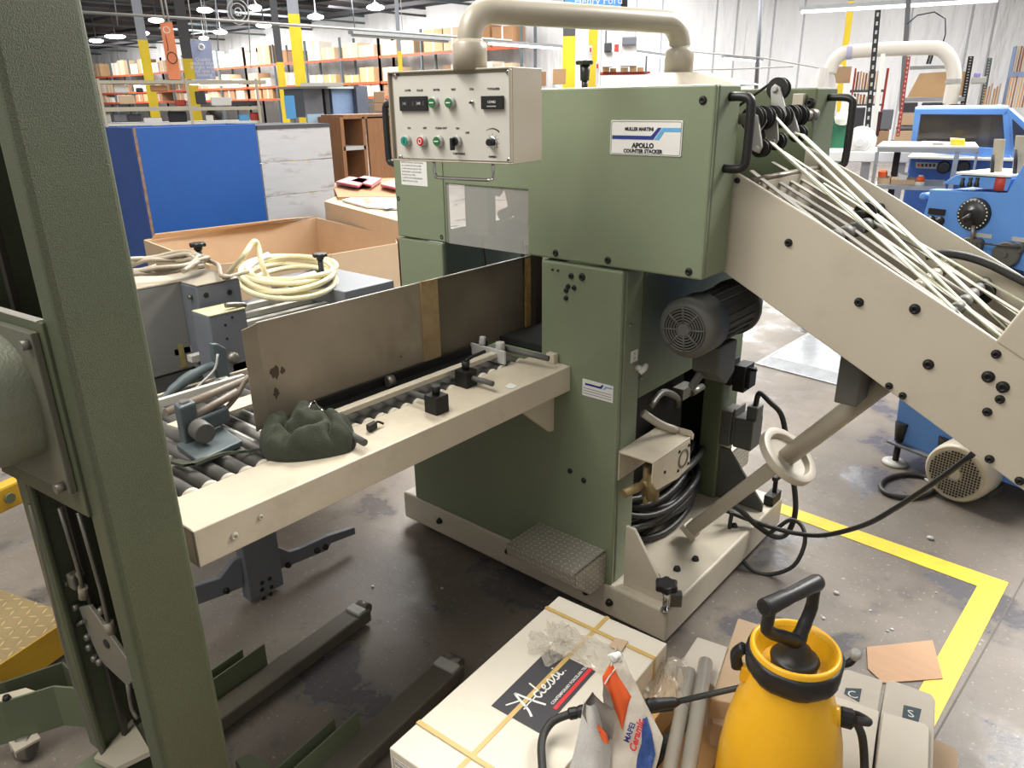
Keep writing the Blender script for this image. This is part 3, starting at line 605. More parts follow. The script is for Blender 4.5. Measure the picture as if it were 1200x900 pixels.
# rollers across
def rollc(u, v, r, y0=1.874, y1=2.35, segs=True, m_=dull):
    p = UY(u, v, 1.9); mb = MB(); mb.cyl((p.x, y0, p.z), (p.x, y1, p.z), r*.55, 14)
    if segs:
        for y in (1.90, 1.98, 2.06, 2.14, 2.22, 2.30): mb.lathe((p.x, y, p.z), (0, 1, 0), [(0, r*.8), (.01, r), (.035, r), (.045, r*.8)], 18)
    return mb.build('cross_roller', m_, cv)
rollc(885, 212, .018, segs=False, m_=steeld); rollc(975, 280, .020, m_=motg); rollc(1063, 345, .017, m_=pipe); rollc(1110, 372, .017, m_=motg)
e = UY(1013, 250, 2.2); mb = MB(); mb.lathe(e, (0, 1, 0), [(0, .03), (.01, .03), (.01, .024), (.03, .024), (.03, .03), (.04, .03)], 24); mb.cyl(e-V((0, .06, 0)), e+V((0, .15, 0)), .012); mb.build('idler_pulley', blackm, cv)
e = UY(1150, 345, 2.25); mb = MB(); mb.lathe(e, (0, 1, 0), [(0, .028), (.01, .028), (.01, .022), (.03, .022), (.03, .028), (.04, .028)], 24); mb.build('idler_pulley', blackm, cv)
# upper pale belts
def beltp(pts, w, m_=belt):
    P = [UY(u, v, y) for u, v, y in pts]; d = (P[-1]-P[-2]).normalized(); P.append(P[-1]+d*.25)
    q = []
    for a, b in zip(P, P[1:]):
        for k_ in range(4): q.append(a.lerp(b, k_/4))
    q.append(P[-1]); return MB().ribbon(q, (0, 1, 0), w*1.5, .003).build('flat_belt', m_, cv)
beltp([(896, 164, 1.95), (905, 168, 1.95), (1000, 250, 1.95), (1123, 367, 1.95)], .012)
beltp([(905, 133, 2.02), (925, 155, 2.02), (1141, 367, 2.03)], .012)
beltp([(932, 156, 2.12), (940, 158, 2.12), (1163, 367, 2.12)], .020)
beltp([(918, 178, 2.2), (1000, 232, 2.2), (1189, 367, 2.24)], .012)
beltp([(905, 170, 2.08), (1010, 262, 2.04), (1150, 375, 2.0)], .010)
beltp([(965, 215, 2.16), (1060, 275, 2.2), (1195, 352, 2.3)], .010)
for a in ([(880, 200, 1.92), (960, 262, 1.92), (1052, 330, 1.92)], [(892, 213, 1.96), (960, 252, 1.96), (1090, 345, 1.96)], [(900, 205, 2.04), (990, 262, 2.04), (1120, 352, 2.04)], [(915, 205, 2.12), (1000, 256, 2.12), (1140, 350, 2.12)], [(905, 190, 2.2), (1000, 246, 2.2), (1160, 345, 2.2)]):
    beltp(a, .016, beltg)
mb = MB(); mb.tube([UY(1085, 300, 2.25), UY(1110, 297, 2.27), UY(1150, 306, 2.3), UY(1200, 330, 2.32), UY(1260, 362, 2.33)], .011, 10); mb.build('black_cable', rubber, cv)
MB().prism([(-.80, 1.90, 1.40), (-.80, 1.90, 1.30), (-.79, 1.90, 1.30), (-.79, 1.90, 1.40)], (0, .45, 0)).build('cross_beam', beige, cv)
# strut with lock disc
s0 = V((-1.0, 2.12, .19)); s1 = V((-.44, 2.12, .90)); sd = (s1-s0).normalized(); sn = V((0, 1, 0)); sq = sd.cross(sn)
dsc = s0.lerp(s1, .53)
mb = MB(); mb.cbox((s0+dsc)/2, (dsc-s0)/2, sn*.023, sq*.023); mb.build('square_strut', pipe, cv, bevel=.004)
mb = MB(); mb.cbox(s0-sd*.004, sd*.012, sn*.030, sq*.030); mb.lathe(s0-sd*.018, sd, [(0, .02), (.004, .02)], 16); mb.build('strut_shoe', beige, cv, bevel=.002)
mb = MB(); mb.cyl(dsc, s1, .029, 20); mb.build('round_strut', pipe, cv)
mb = MB(); mb.lathe(dsc-sd*.012, sd, [(0, .1), (.024, .1), (.024, .076), (.006, .072), (.006, .02)], 36, cap=False); mb.lathe(dsc-sd*.012, sd, [(0, .1), (.004, .1)], 36); mb.build('lock_disc', beige, cv, bevel=.002)
mb = MB(); mb.box((-.56, 2.0, .82), (-.50, 2.3, .985)); mb.build('strut_bracket', motg, cv, bevel=.004)
MB().box((.34, 1.95, 0), (.40, 2.3, .60)).build('support_leg', beige, cv, bevel=.004)

# ================================================================== ROLLER TABLE
TX, TZ, TY0, TY1 = -1.24, .857, .522, FY
rt = thing('roller_table', 'beige roller table bolted to the front of the green stacker', 'conveyor table', (-1.6, 1.1, 0))
mb = MB(); mb.prism([(TX, TY0, .777), (TX, TY0, TZ), (-1.392, TY0, TZ), (-1.392, TY0, TZ-.006), (TX-.008, TY0, TZ-.008), (TX-.008, TY0, .777)], (0, TY1-TY0, 0))
mb.prism([(TX, TY0, .777), (TX, TY0, TZ), (-2.0, TY0, TZ), (-2.0, TY0, .777)], (0, .006, 0)); mb.box((-1.40, TY0, .79), (-1.394, TY1, TZ-.006)); mb.box((-2.0, TY0, .777), (-1.99, TY1, TZ)); mb.box((-1.99, TY0, .777), (-1.25, TY1, .785))
mb.build('table_frame', beiget, rt, bevel=.004, seg=3)
r0 = MB().lathe((-1.98, .56, .8365), (1, 0, 0), [(0, .0205), (.572, .0205)], 16).build('roller', rollg, rt)
rc = MB().lathe((-1.408, .56, .8365), (1, 0, 0), [(0, .0212), (.010, .0212), (.013, .012)], 16).build('roller_cap', rollend, r0)
for i in range(1, 27):
    r = dupc(r0, (0, .0428*i, 0)); c_ = rc.copy(); C.objects.link(c_); c_.parent = r
MB().prism([(-1.30, TY1, .777), (-1.30, 1.50, .777), (-1.30, 1.54, .755), (-1.30, 1.69, .63), (-1.30, TY1, .625)], (-.012, 0, 0)).build('gusset_bracket', beiget, rt, bevel=.003)
mb = MB(); mb.box((-1.315, 1.69, TZ), (-1.285, 1.712, TZ+.032)); mb.build('end_tab', beiget, rt, bevel=.002)
bolts(rt, beige, [((TX, .60, .81), (1, 0, 0), .008, .004), ((TX, .66, .825), (1, 0, 0), .006, .003)])
# guide rail and its clamps
MB().box((-1.446, .90, .880), (-1.420, 1.60, .894)).build('guide_rail', beige, rt, bevel=.0015)
mb = MB(); mb.box((-1.53, 1.585, .862), (-1.39, 1.593, .905)); mb.cyl((-1.49, 1.595, .905), (-1.49, 1.60, .93), .010); mb.cyl((-1.42, 1.60, .90), (-1.42, 1.60, .925), .014); mb.build('end_bracket', lgrey, rt, bevel=.002)
MB().cyl((-1.43, 1.62, .90), (-1.27, 1.645, .892), .0085, 14).build('cross_rod', motg, rt)
def clamp(x, y, rod0, rod1, lever):
    mb = MB(); mb.cbox((x, y, TZ+.024), (.0225, 0, 0), (0, .0225, 0), (0, 0, .024)); b_ = mb.build('clamp_block', blackm, rt, bevel=.002)
    MB().cyl((rod0, y+.004, TZ+.026), (rod1, y+.004, TZ+.026), .0075, 14).build('clamp_rod', motg, b_)
    mb = MB(); mb.cyl((x, y, TZ+.048), (x, y, TZ+.072), .010, 14, .012)
    if lever: mb.tube([(x, y, TZ+.072), (x, y+.03, TZ+.078), (x+.005, y+.075, TZ+.082)], .005, 8)
    mb.build('clamp_lever' if lever else 'clamp_screw', blackm, b_)
clamp(-1.30, 1.215, -1.40, -1.285, False); clamp(-1.372, 1.40, -1.40, -1.275, True)
MB().cyl((-1.41, .96, TZ+.027), (-1.262, .95, TZ+.02), .0085, 14).build('cross_rod', motg, rt)
# trough + guard plate
mb = MB(); mb.prism([(-1.535, .98, .862), (-1.535, .98, .895), (-1.525, .98, .895), (-1.525, .98, .87), (-1.49, .98, .87), (-1.49, .98, .862)], (0, .68, 0)); mb.build('black_trough', blackm, rt, bevel=.001)
mb = MB(); mb.cyl((-1.51, 1.23, .885), (-1.505, 1.25, .885), .016); mb.build('trough_roller', dull, rt)
GX = -1.537
gz1 = UX(460, 343, GX).z; ya0 = UX(300, 376, GX); ya1 = UX(622, 302, GX); yl = UX(286, 382, GX); ym = UX(494, 332, GX); ym2 = UX(511, 329, GX)
GZ = (ya0.z+ya1.z)/2
mb = MB(); mb.prism([(GX, ya0.y, .872), (GX, ya0.y, GZ), (GX, ym.y, GZ), (GX, ym.y, .872)], (-.003, 0, 0))
mb.prism([(GX, ya0.y, .872), (GX, ya0.y, GZ), (GX+.016, ya0.y-.048, GZ-.003), (GX+.016, ya0.y-.048, .872)], (-.003, .001, 0)); mb.build('guard_plate', steel, rt)
mb = MB(); mb.prism([(GX-.004, ym.y, .872), (GX-.004, ym.y, GZ), (GX-.004, ya1.y, GZ), (GX-.004, ya1.y, .872)], (-.003, 0, 0)); mb.build('guard_plate', steeld, rt)
MB().prism([(GX+.006, ym.y-.008, .872), (GX+.006, ym.y-.008, GZ+.004), (GX+.006, ym2.y, GZ+.002), (GX+.006, ym2.y, .872)], (-.006, 0, 0)).build('joint_strip', tanm, rt)
MB().box((GX-.003, ya1.y-.030, .872), (GX+.003, ya1.y-.004, GZ-.004)).build('edge_strip', mat('flaking_edge', (150, 120, 66), .7, var=.3, scale=50, grime=.9, gcol=(70, 52, 30), gscale=30), rt)
for i_, (u_, v_, r_) in enumerate(((322, 437, .010), (331, 434, .006), (323, 460, .009), (470, 418, .003))):
    p_ = UX(u_, v_, GX); rng_ = random.Random(i_+5)
    MB().prism([(GX+.0002, p_.y+r_*(1+.6*rng_.uniform(-1, 1))*cos(2*pi*q_/11), p_.z+1.5*r_*(1+.5*rng_.uniform(-1, 1))*sin(2*pi*q_/11)) for q_ in range(11)], (.0003, 0, 0)).build('scuff_mark', mat('dark_scuff', (84, 70, 56), .7, var=.3, scale=60), rt)
MB().box((GX-.004, ya0.y, GZ), (GX+.001, ya1.y, GZ+.0025)).build('guard_rim', panelg, rt)
MB().box((GX-.03, ya1.y+.01, .86), (GX+.01, ya1.y+.05, 1.16)).build('dark_stop', mat('dark_brown_stop', (58, 46, 36), .7, var=.2), rt)  # dark strip in the open gap past the guard plate, painted as its shade
# blue-grey pedestal under the table
pd = thing('blue_grey_stand', 'blue-grey steel stand with splayed arms under the near end of the roller table', 'stand', (-1.72, .92, 0))
mb = MB(); p0 = UX(283, 690, -1.6)
bxw = lambda u, v, x: UX(u, v, x)
XS = -2.06
c0, c1, c2, c3 = bxw(283, 640, XS), bxw(325, 628, XS), bxw(328, 688, XS), bxw(294, 706, XS)
mb.box((XS-.05, c0.y, c3.z), (XS, c1.y, .777)); mb.build('upright', bluegreyd, pd, bevel=.005)
bolts(pd, blackm, [(bxw(u, v, XS), (1, 0, 0), .007, .004) for u, v in ((307, 683), (307, 691), (309, 701), (316, 678), (318, 688), (317, 696))])
def armq(P, th, nm='side_arm'):
    return MB().prism([bxw(u, v, XS-.02) for u, v in P], (-th, 0, 0)).build(nm, bluegreyd, pd, bevel=.003)
armq([(325, 641), (340, 647), (352, 643), (385, 628), (416, 618), (417, 626), (388, 637), (384, 645), (340, 663), (325, 668)], .02)
armq([(285, 652), (274, 657), (258, 678), (215, 692), (215, 715), (262, 698), (285, 688)], .02)
bolts(pd, blackm, [(bxw(u, v, XS-.02), (1, 0, 0), .010, .012) for u, v in ((337, 662), (371, 645), (381, 641), (265, 692))])
c4 = bxw(364, 660, XS-.05)
mb = MB(); e = UX(364, 630, -1.75); mb.cyl((e.x, e.y, .47), (e.x, e.y, .785), .012); mb.build('hanging_rod', blackm, pd)
# ================================================================== FORK LIFT STACKER (left foreground)
LT = radians(6.4446); lx = V((cos(LT), sin(LT), 0)); ly = V((-sin(LT), cos(LT), 0))
LM = Matrix(((lx.x, ly.x, 0, 0), (lx.y, ly.y, 0, 0), (0, 0, 1, 0), (0, 0, 0, 1)))
def LL(x, y, z): return LM @ V((x, y, z))
S = 1.28
def PXl(u, v, x0): r = ray(u, v); t = x0/lx.dot(r); p = CP+r*t; return V((p.dot(lx), p.dot(ly), p.z))
def PYl(u, v, y0): r = ray(u, v); t = y0/ly.dot(r); p = CP+r*t; return V((p.dot(lx), p.dot(ly), p.z))
XR = -.8764*S; YF = .383*S; YB = .483*S       # right face, near face, far face of the mast column
XL = -1.104*S
lf = thing('lift_stacker', 'worn green pedestrian lift with a hammered-paint mast in the left foreground', 'lift truck', LL(XR-.2, YF+.1, 0))
mb = MB(LM); mb.box((XR-.052, YF, .03), (XR, YB, 2.15)); mb.build('mast_column', hammer, lf, bevel=.010, seg=3)
mb = MB(LM); mb.box((XL-.045, YF+.01, .315), (XL-.004, YB, 2.15)); mb.box((XL-.004, YF+.01, .315), (XL+.006, YF+.022, 2.15)); mb.build('mast_column', hammer, lf, bevel=.004)
mb = MB(LM); mb.box((XL-.004, YB-.012, .32), (XR-.05, YB-.004, 2.1)); mb.build('mast_back_plate', mat('dark_brown_steel', (62, 54, 46), .6, var=.25, scale=5, grime=.4, gcol=(96, 88, 70)), lf)
# cross plate with slanted edges as the photo shows it (a straight band across the mast)
zt2 = PYl(50, 377, YF).z; zb2 = PYl(108, 605, YF).z
mb = MB(LM); mb.box((XL-.05, YF-.006, zb2), (XR-.04, YF+.004, zt2)); mb.build('cross_plate', hammer, lf, bevel=.002)
mb = MB(LM); mb.box((XL-.05, YF-.007, zt2), (XR-.052, YF+.005, zt2+.002)); mb.build('bare_edge', panelg, lf)  # pale strip painted as the highlight along the plate's top edge
# cover casting bolted on the plate
fr_ = [PYl(0, 378, YF-.015), PYl(36, 390, YF-.015), PYl(78, 578, YF-.015), PYl(20, 553, YF-.015)]
fx1 = fr_[1].x+.004; fz1 = fr_[1].z; fz0 = fr_[2].z+.004
mb = MB(LM); mb.box((XL-.10, YF-.018, fz0), (fx1, YF-.006, fz1)); mb.build('cover_flange', mat('flange_grey_green', (98, 98, 84), .5, var=.15, grime=.3), lf, bevel=.002)
mb = MB(LM)
mb.cyl((fx1-.012, YF-.03, fz1-.018), (fx1-.012, YF-.016, fz1-.018), .008, 12)
mb.build('flange_bolt', dull, lf)
mb = MB(LM)
mb.cyl((fx1-.016, YF-.032, fz0+.012), (fx1-.016, YF-.016, fz0+.012), .008, 12)
mb.build('flange_bolt', dull, lf)
mb = MB(LM); rows = []
zc_ = (fz0+fz1)/2+.012; hh = (fz1-fz0)/2-.02; xc_ = XL-.06+.02
for k_ in range(9):
    t = k_/8; yy = YF-.018-.11*t; sh = sqrt(max(0, 1-(t*.93)**4)); rr_ = (fx1-.028-xc_)*(.35+.65*sh); rz = hh*(.4+.6*sh)
    rows.append([V((xc_+rr_*abs(cos(a))**.55*(1 if cos(a) >= 0 else -1), yy, zc_+rz*abs(sin(a))**.55*(1 if sin(a) >= 0 else -1))) for a in [2*pi*i/36 for i in range(37)]])
mb.sheet(rows); mb.poly(rows[-1][:-1]); mb.build('gear_cover', mat('cover_green', (118, 122, 104), .42, var=.08, scale=4, bump=.3, bscale=200), lf)
mb = MB(LM); mb.box((XL-.08, YF-.08, fz0-.05), (XL-.03, YF-.02, fz0+.03)); mb.build('cover_foot', hammer, lf, bevel=.01)
# inner mast in the dark opening
mb = MB(LM)
mb.box((XL+.02, YF+.05, .33), (XL+.035, YF+.06, 2.1)); mb.box((XR-.11, YF+.05, .33), (XR-.095, YF+.075, 2.1)); mb.build('inner_rail', mat('rail_dark', (70, 66, 60), .45, metal=.4, var=.2, grime=.3), lf)
# rods and cables seen in the lower opening
def rod(pts, r, m_, nm, y=None):
    return MB().tube([LM @ PYl(u, v, (YF+.03) if y is None else y) for u, v in pts], r, 8, 2).build(nm, m_, lf)
rod([(36, 590), (60, 690), (88, 800), (130, 905)], .0055, dull, 'steel_cable', YF+.012)
rod([(70, 595), (90, 660), (97, 690)], .0045, dull, 'steel_cable', YF+.03)
rod([(92, 600), (118, 690), (128, 735)], .0045, dull, 'steel_cable', YF+.03)
rod([(97, 688), (98, 700)], .009, mat('rope_clamp', (150, 142, 126), .5, metal=.4, var=.1), 'cable_clamp')
rod([(127, 729), (131, 742)], .009, mat('rope_clamp', (150, 142, 126)), 'cable_clamp')
def lp(u, v, y=YF+.035): return LM @ PYl(u, v, y)
lk = MB(); lk.prism([lp(*q) for q in ((92, 712), (104, 710), (150, 775), (158, 808), (150, 805), (118, 775), (104, 745))], ly*.008).build('lift_linkage', mat('linkage_steel', (128, 126, 116), .45, metal=.4, var=.12, grime=.4), lf, bevel=.0015)
mb = MB(); c_ = lp(124, 755, YF+.033); mb.lathe(c_, ly, [(0, .010), (.003, .010)], 16); mb.build('link_hole', darkin, lf)
for u, v in ((79, 683), (90, 711), (104, 746), (106, 758), (112, 771), (95, 672), (120, 715), (118, 775)):
    a = lp(u, v); MB().lathe(a-ly*.008, ly, [(0, .006), (.003, .008), (.012, .008)], 6).build('hex_nut', dull, lf)
mb = MB(); mb.cbox(lp(88, 680), lx*.012, ly*.01, zz*.016); mb.build('link_bracket', dull, lf, bevel=.004)
rod([(76, 742), (90, 733), (98, 728)], .004, dull, 'cross_pin')
rod([(150, 800), (155, 830), (162, 842)], .005, dull, 'steel_cable')
# bottom tray
t4 = [LM @ PYl(u, v, y) for u, v, y in ((110, 888, YF), (128, 868, YF+.05), (150, 835, YF+.10), (174, 868, YF+.06), (176, 880, YF+.03), (135, 900, YF-.01))]
MB().prism(t4, (0, 0, -.012)).build('bottom_tray', mat('tray_plate', (160, 154, 136), .5, var=.1, grime=.3), lf)
mb = MB(LM); mb.box((XL-.045, YF-.03, .03), (XR-.04, YB, .29)); mb.build('pump_housing', greend, lf, bevel=.008)
mb = MB(LM)   # foot of the column with its small bevelled lug
mb.box((XR-.02, YB-.02, .03), (XR+.03, YB+.05, .07)); mb.build('column_foot', hammer, lf, bevel=.004)
# forks
def fork(x0, x1, y0, y1, z, nm='fork'):
    mb = MB(LM); mb.prism([(x0, y0, z), (x1, y0, z), (x1, y1, z-.015), (x0, y1, z-.015)], (0, 0, -.045))
    f_ = mb.build(nm, mat('fork_steel', (92, 88, 78), .5, var=.15, scale=5, grime=.4, gcol=(120, 110, 92)), lf, bevel=.006)
    mb = MB(LM); mb.cyl((x0+.015, y1+.0, z-.022), (x1-.015, y1+.0, z-.022), .020, 16); mb.build('fork_roller', dull, f_)
    mb = MB(LM); mb.box((x0+.005, y1-.05, z-.017), (x1-.005, y1-.015, z-.005)); mb.build('tip_plate', lgrey, f_, bevel=.003)
    return f_
fa = [PZ_ for PZ_ in (UZ(433, 706, .07), UZ(400, 728, .07), UZ(543, 772, .07), UZ(527, 762, .07), UZ(250, 800, .07), UZ(433, 845, .07), UZ(290, 895, .07), UZ(262, 822, .07))]
loc = lambda p: (p.dot(lx), p.dot(ly))
tip1 = loc(fa[0]); tip2 = loc(fa[2])
fork(tip1[0]-.055, tip1[0]+.015, .75, tip1[1]-.01, .07)
fork(tip2[0]-.07, tip2[0]+.012, .62, tip2[1]-.01, .075)
# upright channels beside each fork
def chan(x, y0, y1, h=.10, dx_=.035):
    for q in (0, dx_): MB(LM).box((x+q, y0, .03), (x+q+.005, y1-(.0 if q else .05), .03+h)).build('straddle_channel', greend, lf, bevel=.001)
a = loc(UZ(313, 765, .10)); chan(a[0]-.045, .70, a[1])
b = loc(UZ(428, 848, .10)); chan(b[0]-.06, .60, b[1])
mb = MB(LM); mb.box((tip1[0]-.06, .60, .03), (tip2[0]+.02, .68, .075)); mb.build('base_crossmember', greend, lf, bevel=.004)
mb = MB(); q = [UZ(u, v, .12) for u, v in ((275, 890), (293, 882), (325, 905), (300, 925))]; mb.prism(q, (0, 0, -.05)); mb.build('base_lug', greend, lf, bevel=.002)
# outrigger leg with caster (left)
def vface(pts, z, drop, nm, m_):
    T = [UZ(u, v, z) for u, v in pts]
    for a, b_ in zip(T, T[1:]): n_ = (b_-a).cross(zz).normalized()*-.006; MB().prism([a, b_, b_-V((0, 0, drop)), a-V((0, 0, drop))], n_).build(nm, m_, lf)
ZT = .19
vface(((-45, 833), (0, 824), (62, 805), (100, 808)), ZT, .13, 'outrigger_leg', greend)
vface(((-45, 806), (5, 800), (72, 777), (86, 790)), ZT, .10, 'outrigger_leg', hammer)
MB().prism([UZ(-45, 832, ZT-.002), UZ(0, 823, ZT-.002), UZ(45, 811, ZT-.002), UZ(30, 806, ZT-.002), UZ(0, 814, ZT-.002), UZ(-45, 822, ZT-.002)], (0, 0, -.006)).build('outrigger_deck', beiget, lf)
bolts(lf, blackm, [(UZ(8, 819, ZT), (0, 0, 1), .009, .010)])
cc = UZ(34, 886, 0); MB().cyl((cc.x-.012, cc.y-.012, .034), (cc.x+.012, cc.y+.012, .034), .034, 20).build('caster_wheel', dull, lf, bevel=.004)
MB().box((cc.x-.035, cc.y-.03, .055), (cc.x+.035, cc.y+.03, .064)).box((cc.x-.02, cc.y-.03, .03), (cc.x+.02, cc.y-.024, .06)).build('caster_fork', beige, lf, bevel=.002)

# yellow tread-plate platform
pz_ = .15
yp = thing('lift_platform', 'yellow edged platform with a tan tread-plate top at the left edge', 'platform', tuple(UZ(20, 690, 0)))
a, b2, c2_ = UZ(0, 800-22, pz_), UZ(65, 735, pz_), UZ(20, 590, pz_)
e1 = (b2-a).normalized(); e2 = V((-e1.y, e1.x, 0))
a0 = b2-e1*1.0; b0_ = b2+e1*.06
MB().prism([a0, b0_, b0_+e2*1.1, a0+e2*1.1], (0, 0, -.01)).build('tread_top', treadp, yp)
MB().prism([a0-e2*.004, b0_-e2*.004, b0_-e2*.004-V((0, 0, .10)), a0-e2*.004-V((0, 0, .10))], e2*.004).build('yellow_skirt', yell, yp)
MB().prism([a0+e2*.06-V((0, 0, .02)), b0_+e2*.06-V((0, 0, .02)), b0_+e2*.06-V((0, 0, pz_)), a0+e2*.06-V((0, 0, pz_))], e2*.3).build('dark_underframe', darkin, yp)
mb = MB(); q = UZ(8, 595, pz_); mb.cbox(q+V((0, 0, .05)), e1*.09, e2*.03, zz*.05); mb.build('hinge_block', yell, yp, bevel=.01)
mb = MB(); mb.lathe(q+V((0, 0, .05))-e2*.032, -e2, [(0, .02), (.01, .02)], 16); mb.build('hinge_pin', greend, yp)

# ================================================================== BLUE-GREY CONVEYOR behind the table
bc = thing('blue_grey_conveyor', 'dusty blue-grey conveyor frame standing behind the roller table', 'conveyor', (-2.45, 1.2, 0))
for x in (-2.10, -2.75): MB().prism([(x, .55, .74), (x, .55, .795), (x, 1.08, .795), (x, 1.08, .86), (x, 2.0, .86), (x, 2.0, .74)], (.04, 0, 0)).build('side_rail', bluegreyd, bc, bevel=.003)
for i in range(4):
    MB().box((-2.71, .7+i*.4, .745), (-2.10, .74+i*.4, .78)).build('cross_member', blackm, bc)
for i in range(5):
    MB().box((-2.66+.11*i, 1.02, .852), (-2.63+.11*i, 1.98, .872)).build('bed_slat', panelg, bc)
MB().box((-2.70, .60, .782), (-2.11, 1.98, .795)).build('bed_pan', darkin, bc)
for x in (-2.73, -2.09):
    for y in (.7, 1.9): MB().box((x-.03, y-.03, 0), (x+.03, y+.03, .74)).build('leg', bluegreyd, bc)
p = UX(430, 345, -2.55); MB().prism([(-2.75, 1.7, .86), (-2.3, 1.7, .86), (-2.3, 1.7, .93), (-2.75, 1.7, .93)], (0, .25, 0)).build('blue_tray', bluegreyd, bc, bevel=.004)
def knobp(u, v, x, nm):
    p = UX(u, v, x); mb = MB(); mb.cyl((p.x, p.y, .87), (p.x, p.y, p.z), .011, 12); k_ = mb.build('knob_stem', blackm, bc); mb = MB(); star(mb, (p.x, p.y, p.z), .030, .014, 8); mb.build('hand_knob', black, bc, bevel=.003)
knobp(232, 289, -2.6, 'a'); knobp(375, 301, -2.5, 'b')
# control boxes
def xbox(name, label, XF, quad, depth, m_=bluegrey, cat='control box'):
    (u0, v0), (u1, v1), (u2, v2) = quad   # top-left, top-right, bottom-left on the plane x=XF
    a, b_, c_ = UX(u0, v0, XF), UX(u1, v1, XF), UX(u2, v2, XF)
    t = thing(name, label, cat, (XF-depth/2, (a.y+b_.y)/2, c_.z)); return t, a.y, b_.y, c_.z, (a.z+b_.z)/2
t2, y0, y1, z0, z1 = xbox('control_box', 'blue-grey electrical box with two round holes, grey cable lying on top', -2.2, ((229, 335), (281, 327), (240, 432)), .2)
z0 = .797
MB().box((-2.42, y0, z0), (-2.2, y1, z1)).build('enclosure', bluegrey, t2, bevel=.006)
MB().box((-2.42, y0+.001, z1), (-2.198, y1, z1+.004)).build('lid', pipe, t2, bevel=.001)
mb = MB()
for u, v in ((241.5, 346), (269, 342.5)):
    p = UX(u, v, -2.2); MB().lathe((-2.1995, p.y, p.z), (1, 0, 0), [(0, .0085), (.001, .0085)], 16).build('round_hole', darkin, t2)
for u, v in ((225, 348), (234, 424), (224, 424)):
    p = UY(u, v, y0); MB().cyl((p.x, y0, p.z), (p.x, y0-.012, p.z), .007, 10).build('hinge_screw', dull, t2)
t1, ya1_, yb1_, za, zb = xbox('control_box', 'flat grey electrical box with a yellow smear, half hidden behind the green mast', -2.30, ((150, 340), (213, 331), (190, 440)), .2)
MB().box((-2.60, ya1_-.05, .797), (-2.30, yb1_-.004, zb)).build('enclosure', mat('box_grey', (124, 124, 120), .5, var=.04, grime=.1), t1, bevel=.005)
MB().box((-2.60, ya1_-.05, zb), (-2.298, yb1_-.004, zb+.004)).build('lid', beiget, t1)
p = UX(215, 420, -2.30); MB().box((-2.2995, p.y-.012, p.z-.03), (-2.2985, p.y+.006, p.z+.05)).build('yellow_smear', mat('smear', (150, 138, 84), .8, var=.2, scale=40), t1)
t3, y0, y1, z0, z1 = xbox('junction_box', 'small blue-grey box with a dark ball knob in front of the larger boxes', -2.06, ((244, 370), (288, 363), (268, 440)), .1)
MB().box((-2.16, y0, .797), (-2.06, y1, z1)).build('enclosure', bluegreyd, t3, bevel=.004)
MB().box((-2.16, y0, z1), (-2.058, y1, z1+.003)).build('lid', mat('lid_yellowed', (176, 172, 140), .6, var=.15, scale=20), t3)
p = UX(273, 419, -2.04); MB().cyl((-2.06, p.y, p.z), (-2.04, p.y, p.z), .006, 10).sphere(p, .019).build('ball_knob', dull, t3)
p = UX(275, 357, -2.08); MB().tube([p-V((0, .03, -.004)), p, p+V((0, .035, -.008))], .008, 8).build('latch_lever', dull, t3)
for u, v in ((264, 381), (266, 397), (272, 372)):
    p = UX(u, v, -2.06); MB().lathe((-2.0595, p.y, p.z), (1, 0, 0), [(0, .004), (.001, .004)], 10).build('round_hole', darkin, t3)
# cable coil on boxes
ztb = 1.0
cl = thing('cable_coil', 'coil of grey cable resting on top of the electrical boxes', 'cable', tuple(UZ(200, 312, 1.08)))
lid_z = UX(229, 335, -2.2).z+.005
cb = UZ(186, 316, lid_z+.02)
mb = MB(); pts = []
for i in range(90):
    a = 2*pi*i/18; r = .10+.014*sin(i*.9)+.01*(i/90); pts.append(cb+V((r*cos(a)*1.0, r*sin(a)*1.35, .008+.020*(i/90)+.005*sin(i*1.7))))
mb.tube(pts, .0075, 8, 2); mb.build('cable_loops', mat('grey_cable', (150, 140, 122), .5, var=.06), cl)
mb = MB(); mb.tube([UZ(215, 318, lid_z+.05), UZ(235, 305, lid_z+.03), UZ(255, 310, lid_z+.015), UZ(262, 325, lid_z+.01), UZ(290, 318, 1.05)], .0075, 8); mb.build('cable_tail', mat('grey_cable', (150, 140, 122)), cl)
# cream hose coil
hz = .90
hc = thing('hose_coil', 'coil of cream plastic tubing with one loop sticking up', 'hose', tuple(UZ(338, 335, hz)))
cb = UZ(340, 334, hz+.01); ea = (UZ(402, 330, hz)-UZ(280, 342, hz)); ra = ea.length/2; ea.normalize(); eb = V((-ea.y, ea.x, 0)); rb = (UZ(345, 312, hz)-UZ(345, 356, hz)).length/2
mb = MB(); pts = []
for i in range(7*20):
    a = 2*pi*i/20; k_ = i/140; f1 = .80+.16*sin(i*.37)*.6+.10*sin(i*.11); pts.append(cb+ea*(ra*f1*cos(a)-.02*sin(i*.05))+eb*(rb*f1*sin(a))+V((0, 0, .012+.05*(.5+.5*sin(i*.23))*1.0+.02*k_)))
mb.tube(pts, .0105, 8, 2); mb.build('hose_loops', cream, hc)
mb = MB(); mb.tube([UZ(266, 322, hz+.02), UX(283, 303, cb.x), UX(294, 287, cb.x), UX(299, 283, cb.x), UX(303, 290, cb.x), UX(307, 310, cb.x+.03), UZ(318, 330, hz+.05), UZ(345, 342, hz+.04), UZ(370, 345, hz+.03)], .0105, 8, 5); mb.build('raised_loop', cream, hc)
wt = mat('milky_tube', (214, 212, 214), .25, var=.05)
tt = MB().tube([UZ(283, 328, hz+.05), UZ(288, 316, hz+.07), UZ(300, 306, hz+.09), UZ(314, 299, hz+.10)], .014, 10).build('clear_tube', wt)
tag(tt, 'bent piece of milky clear tube standing in the cream hose coil', 'tube')
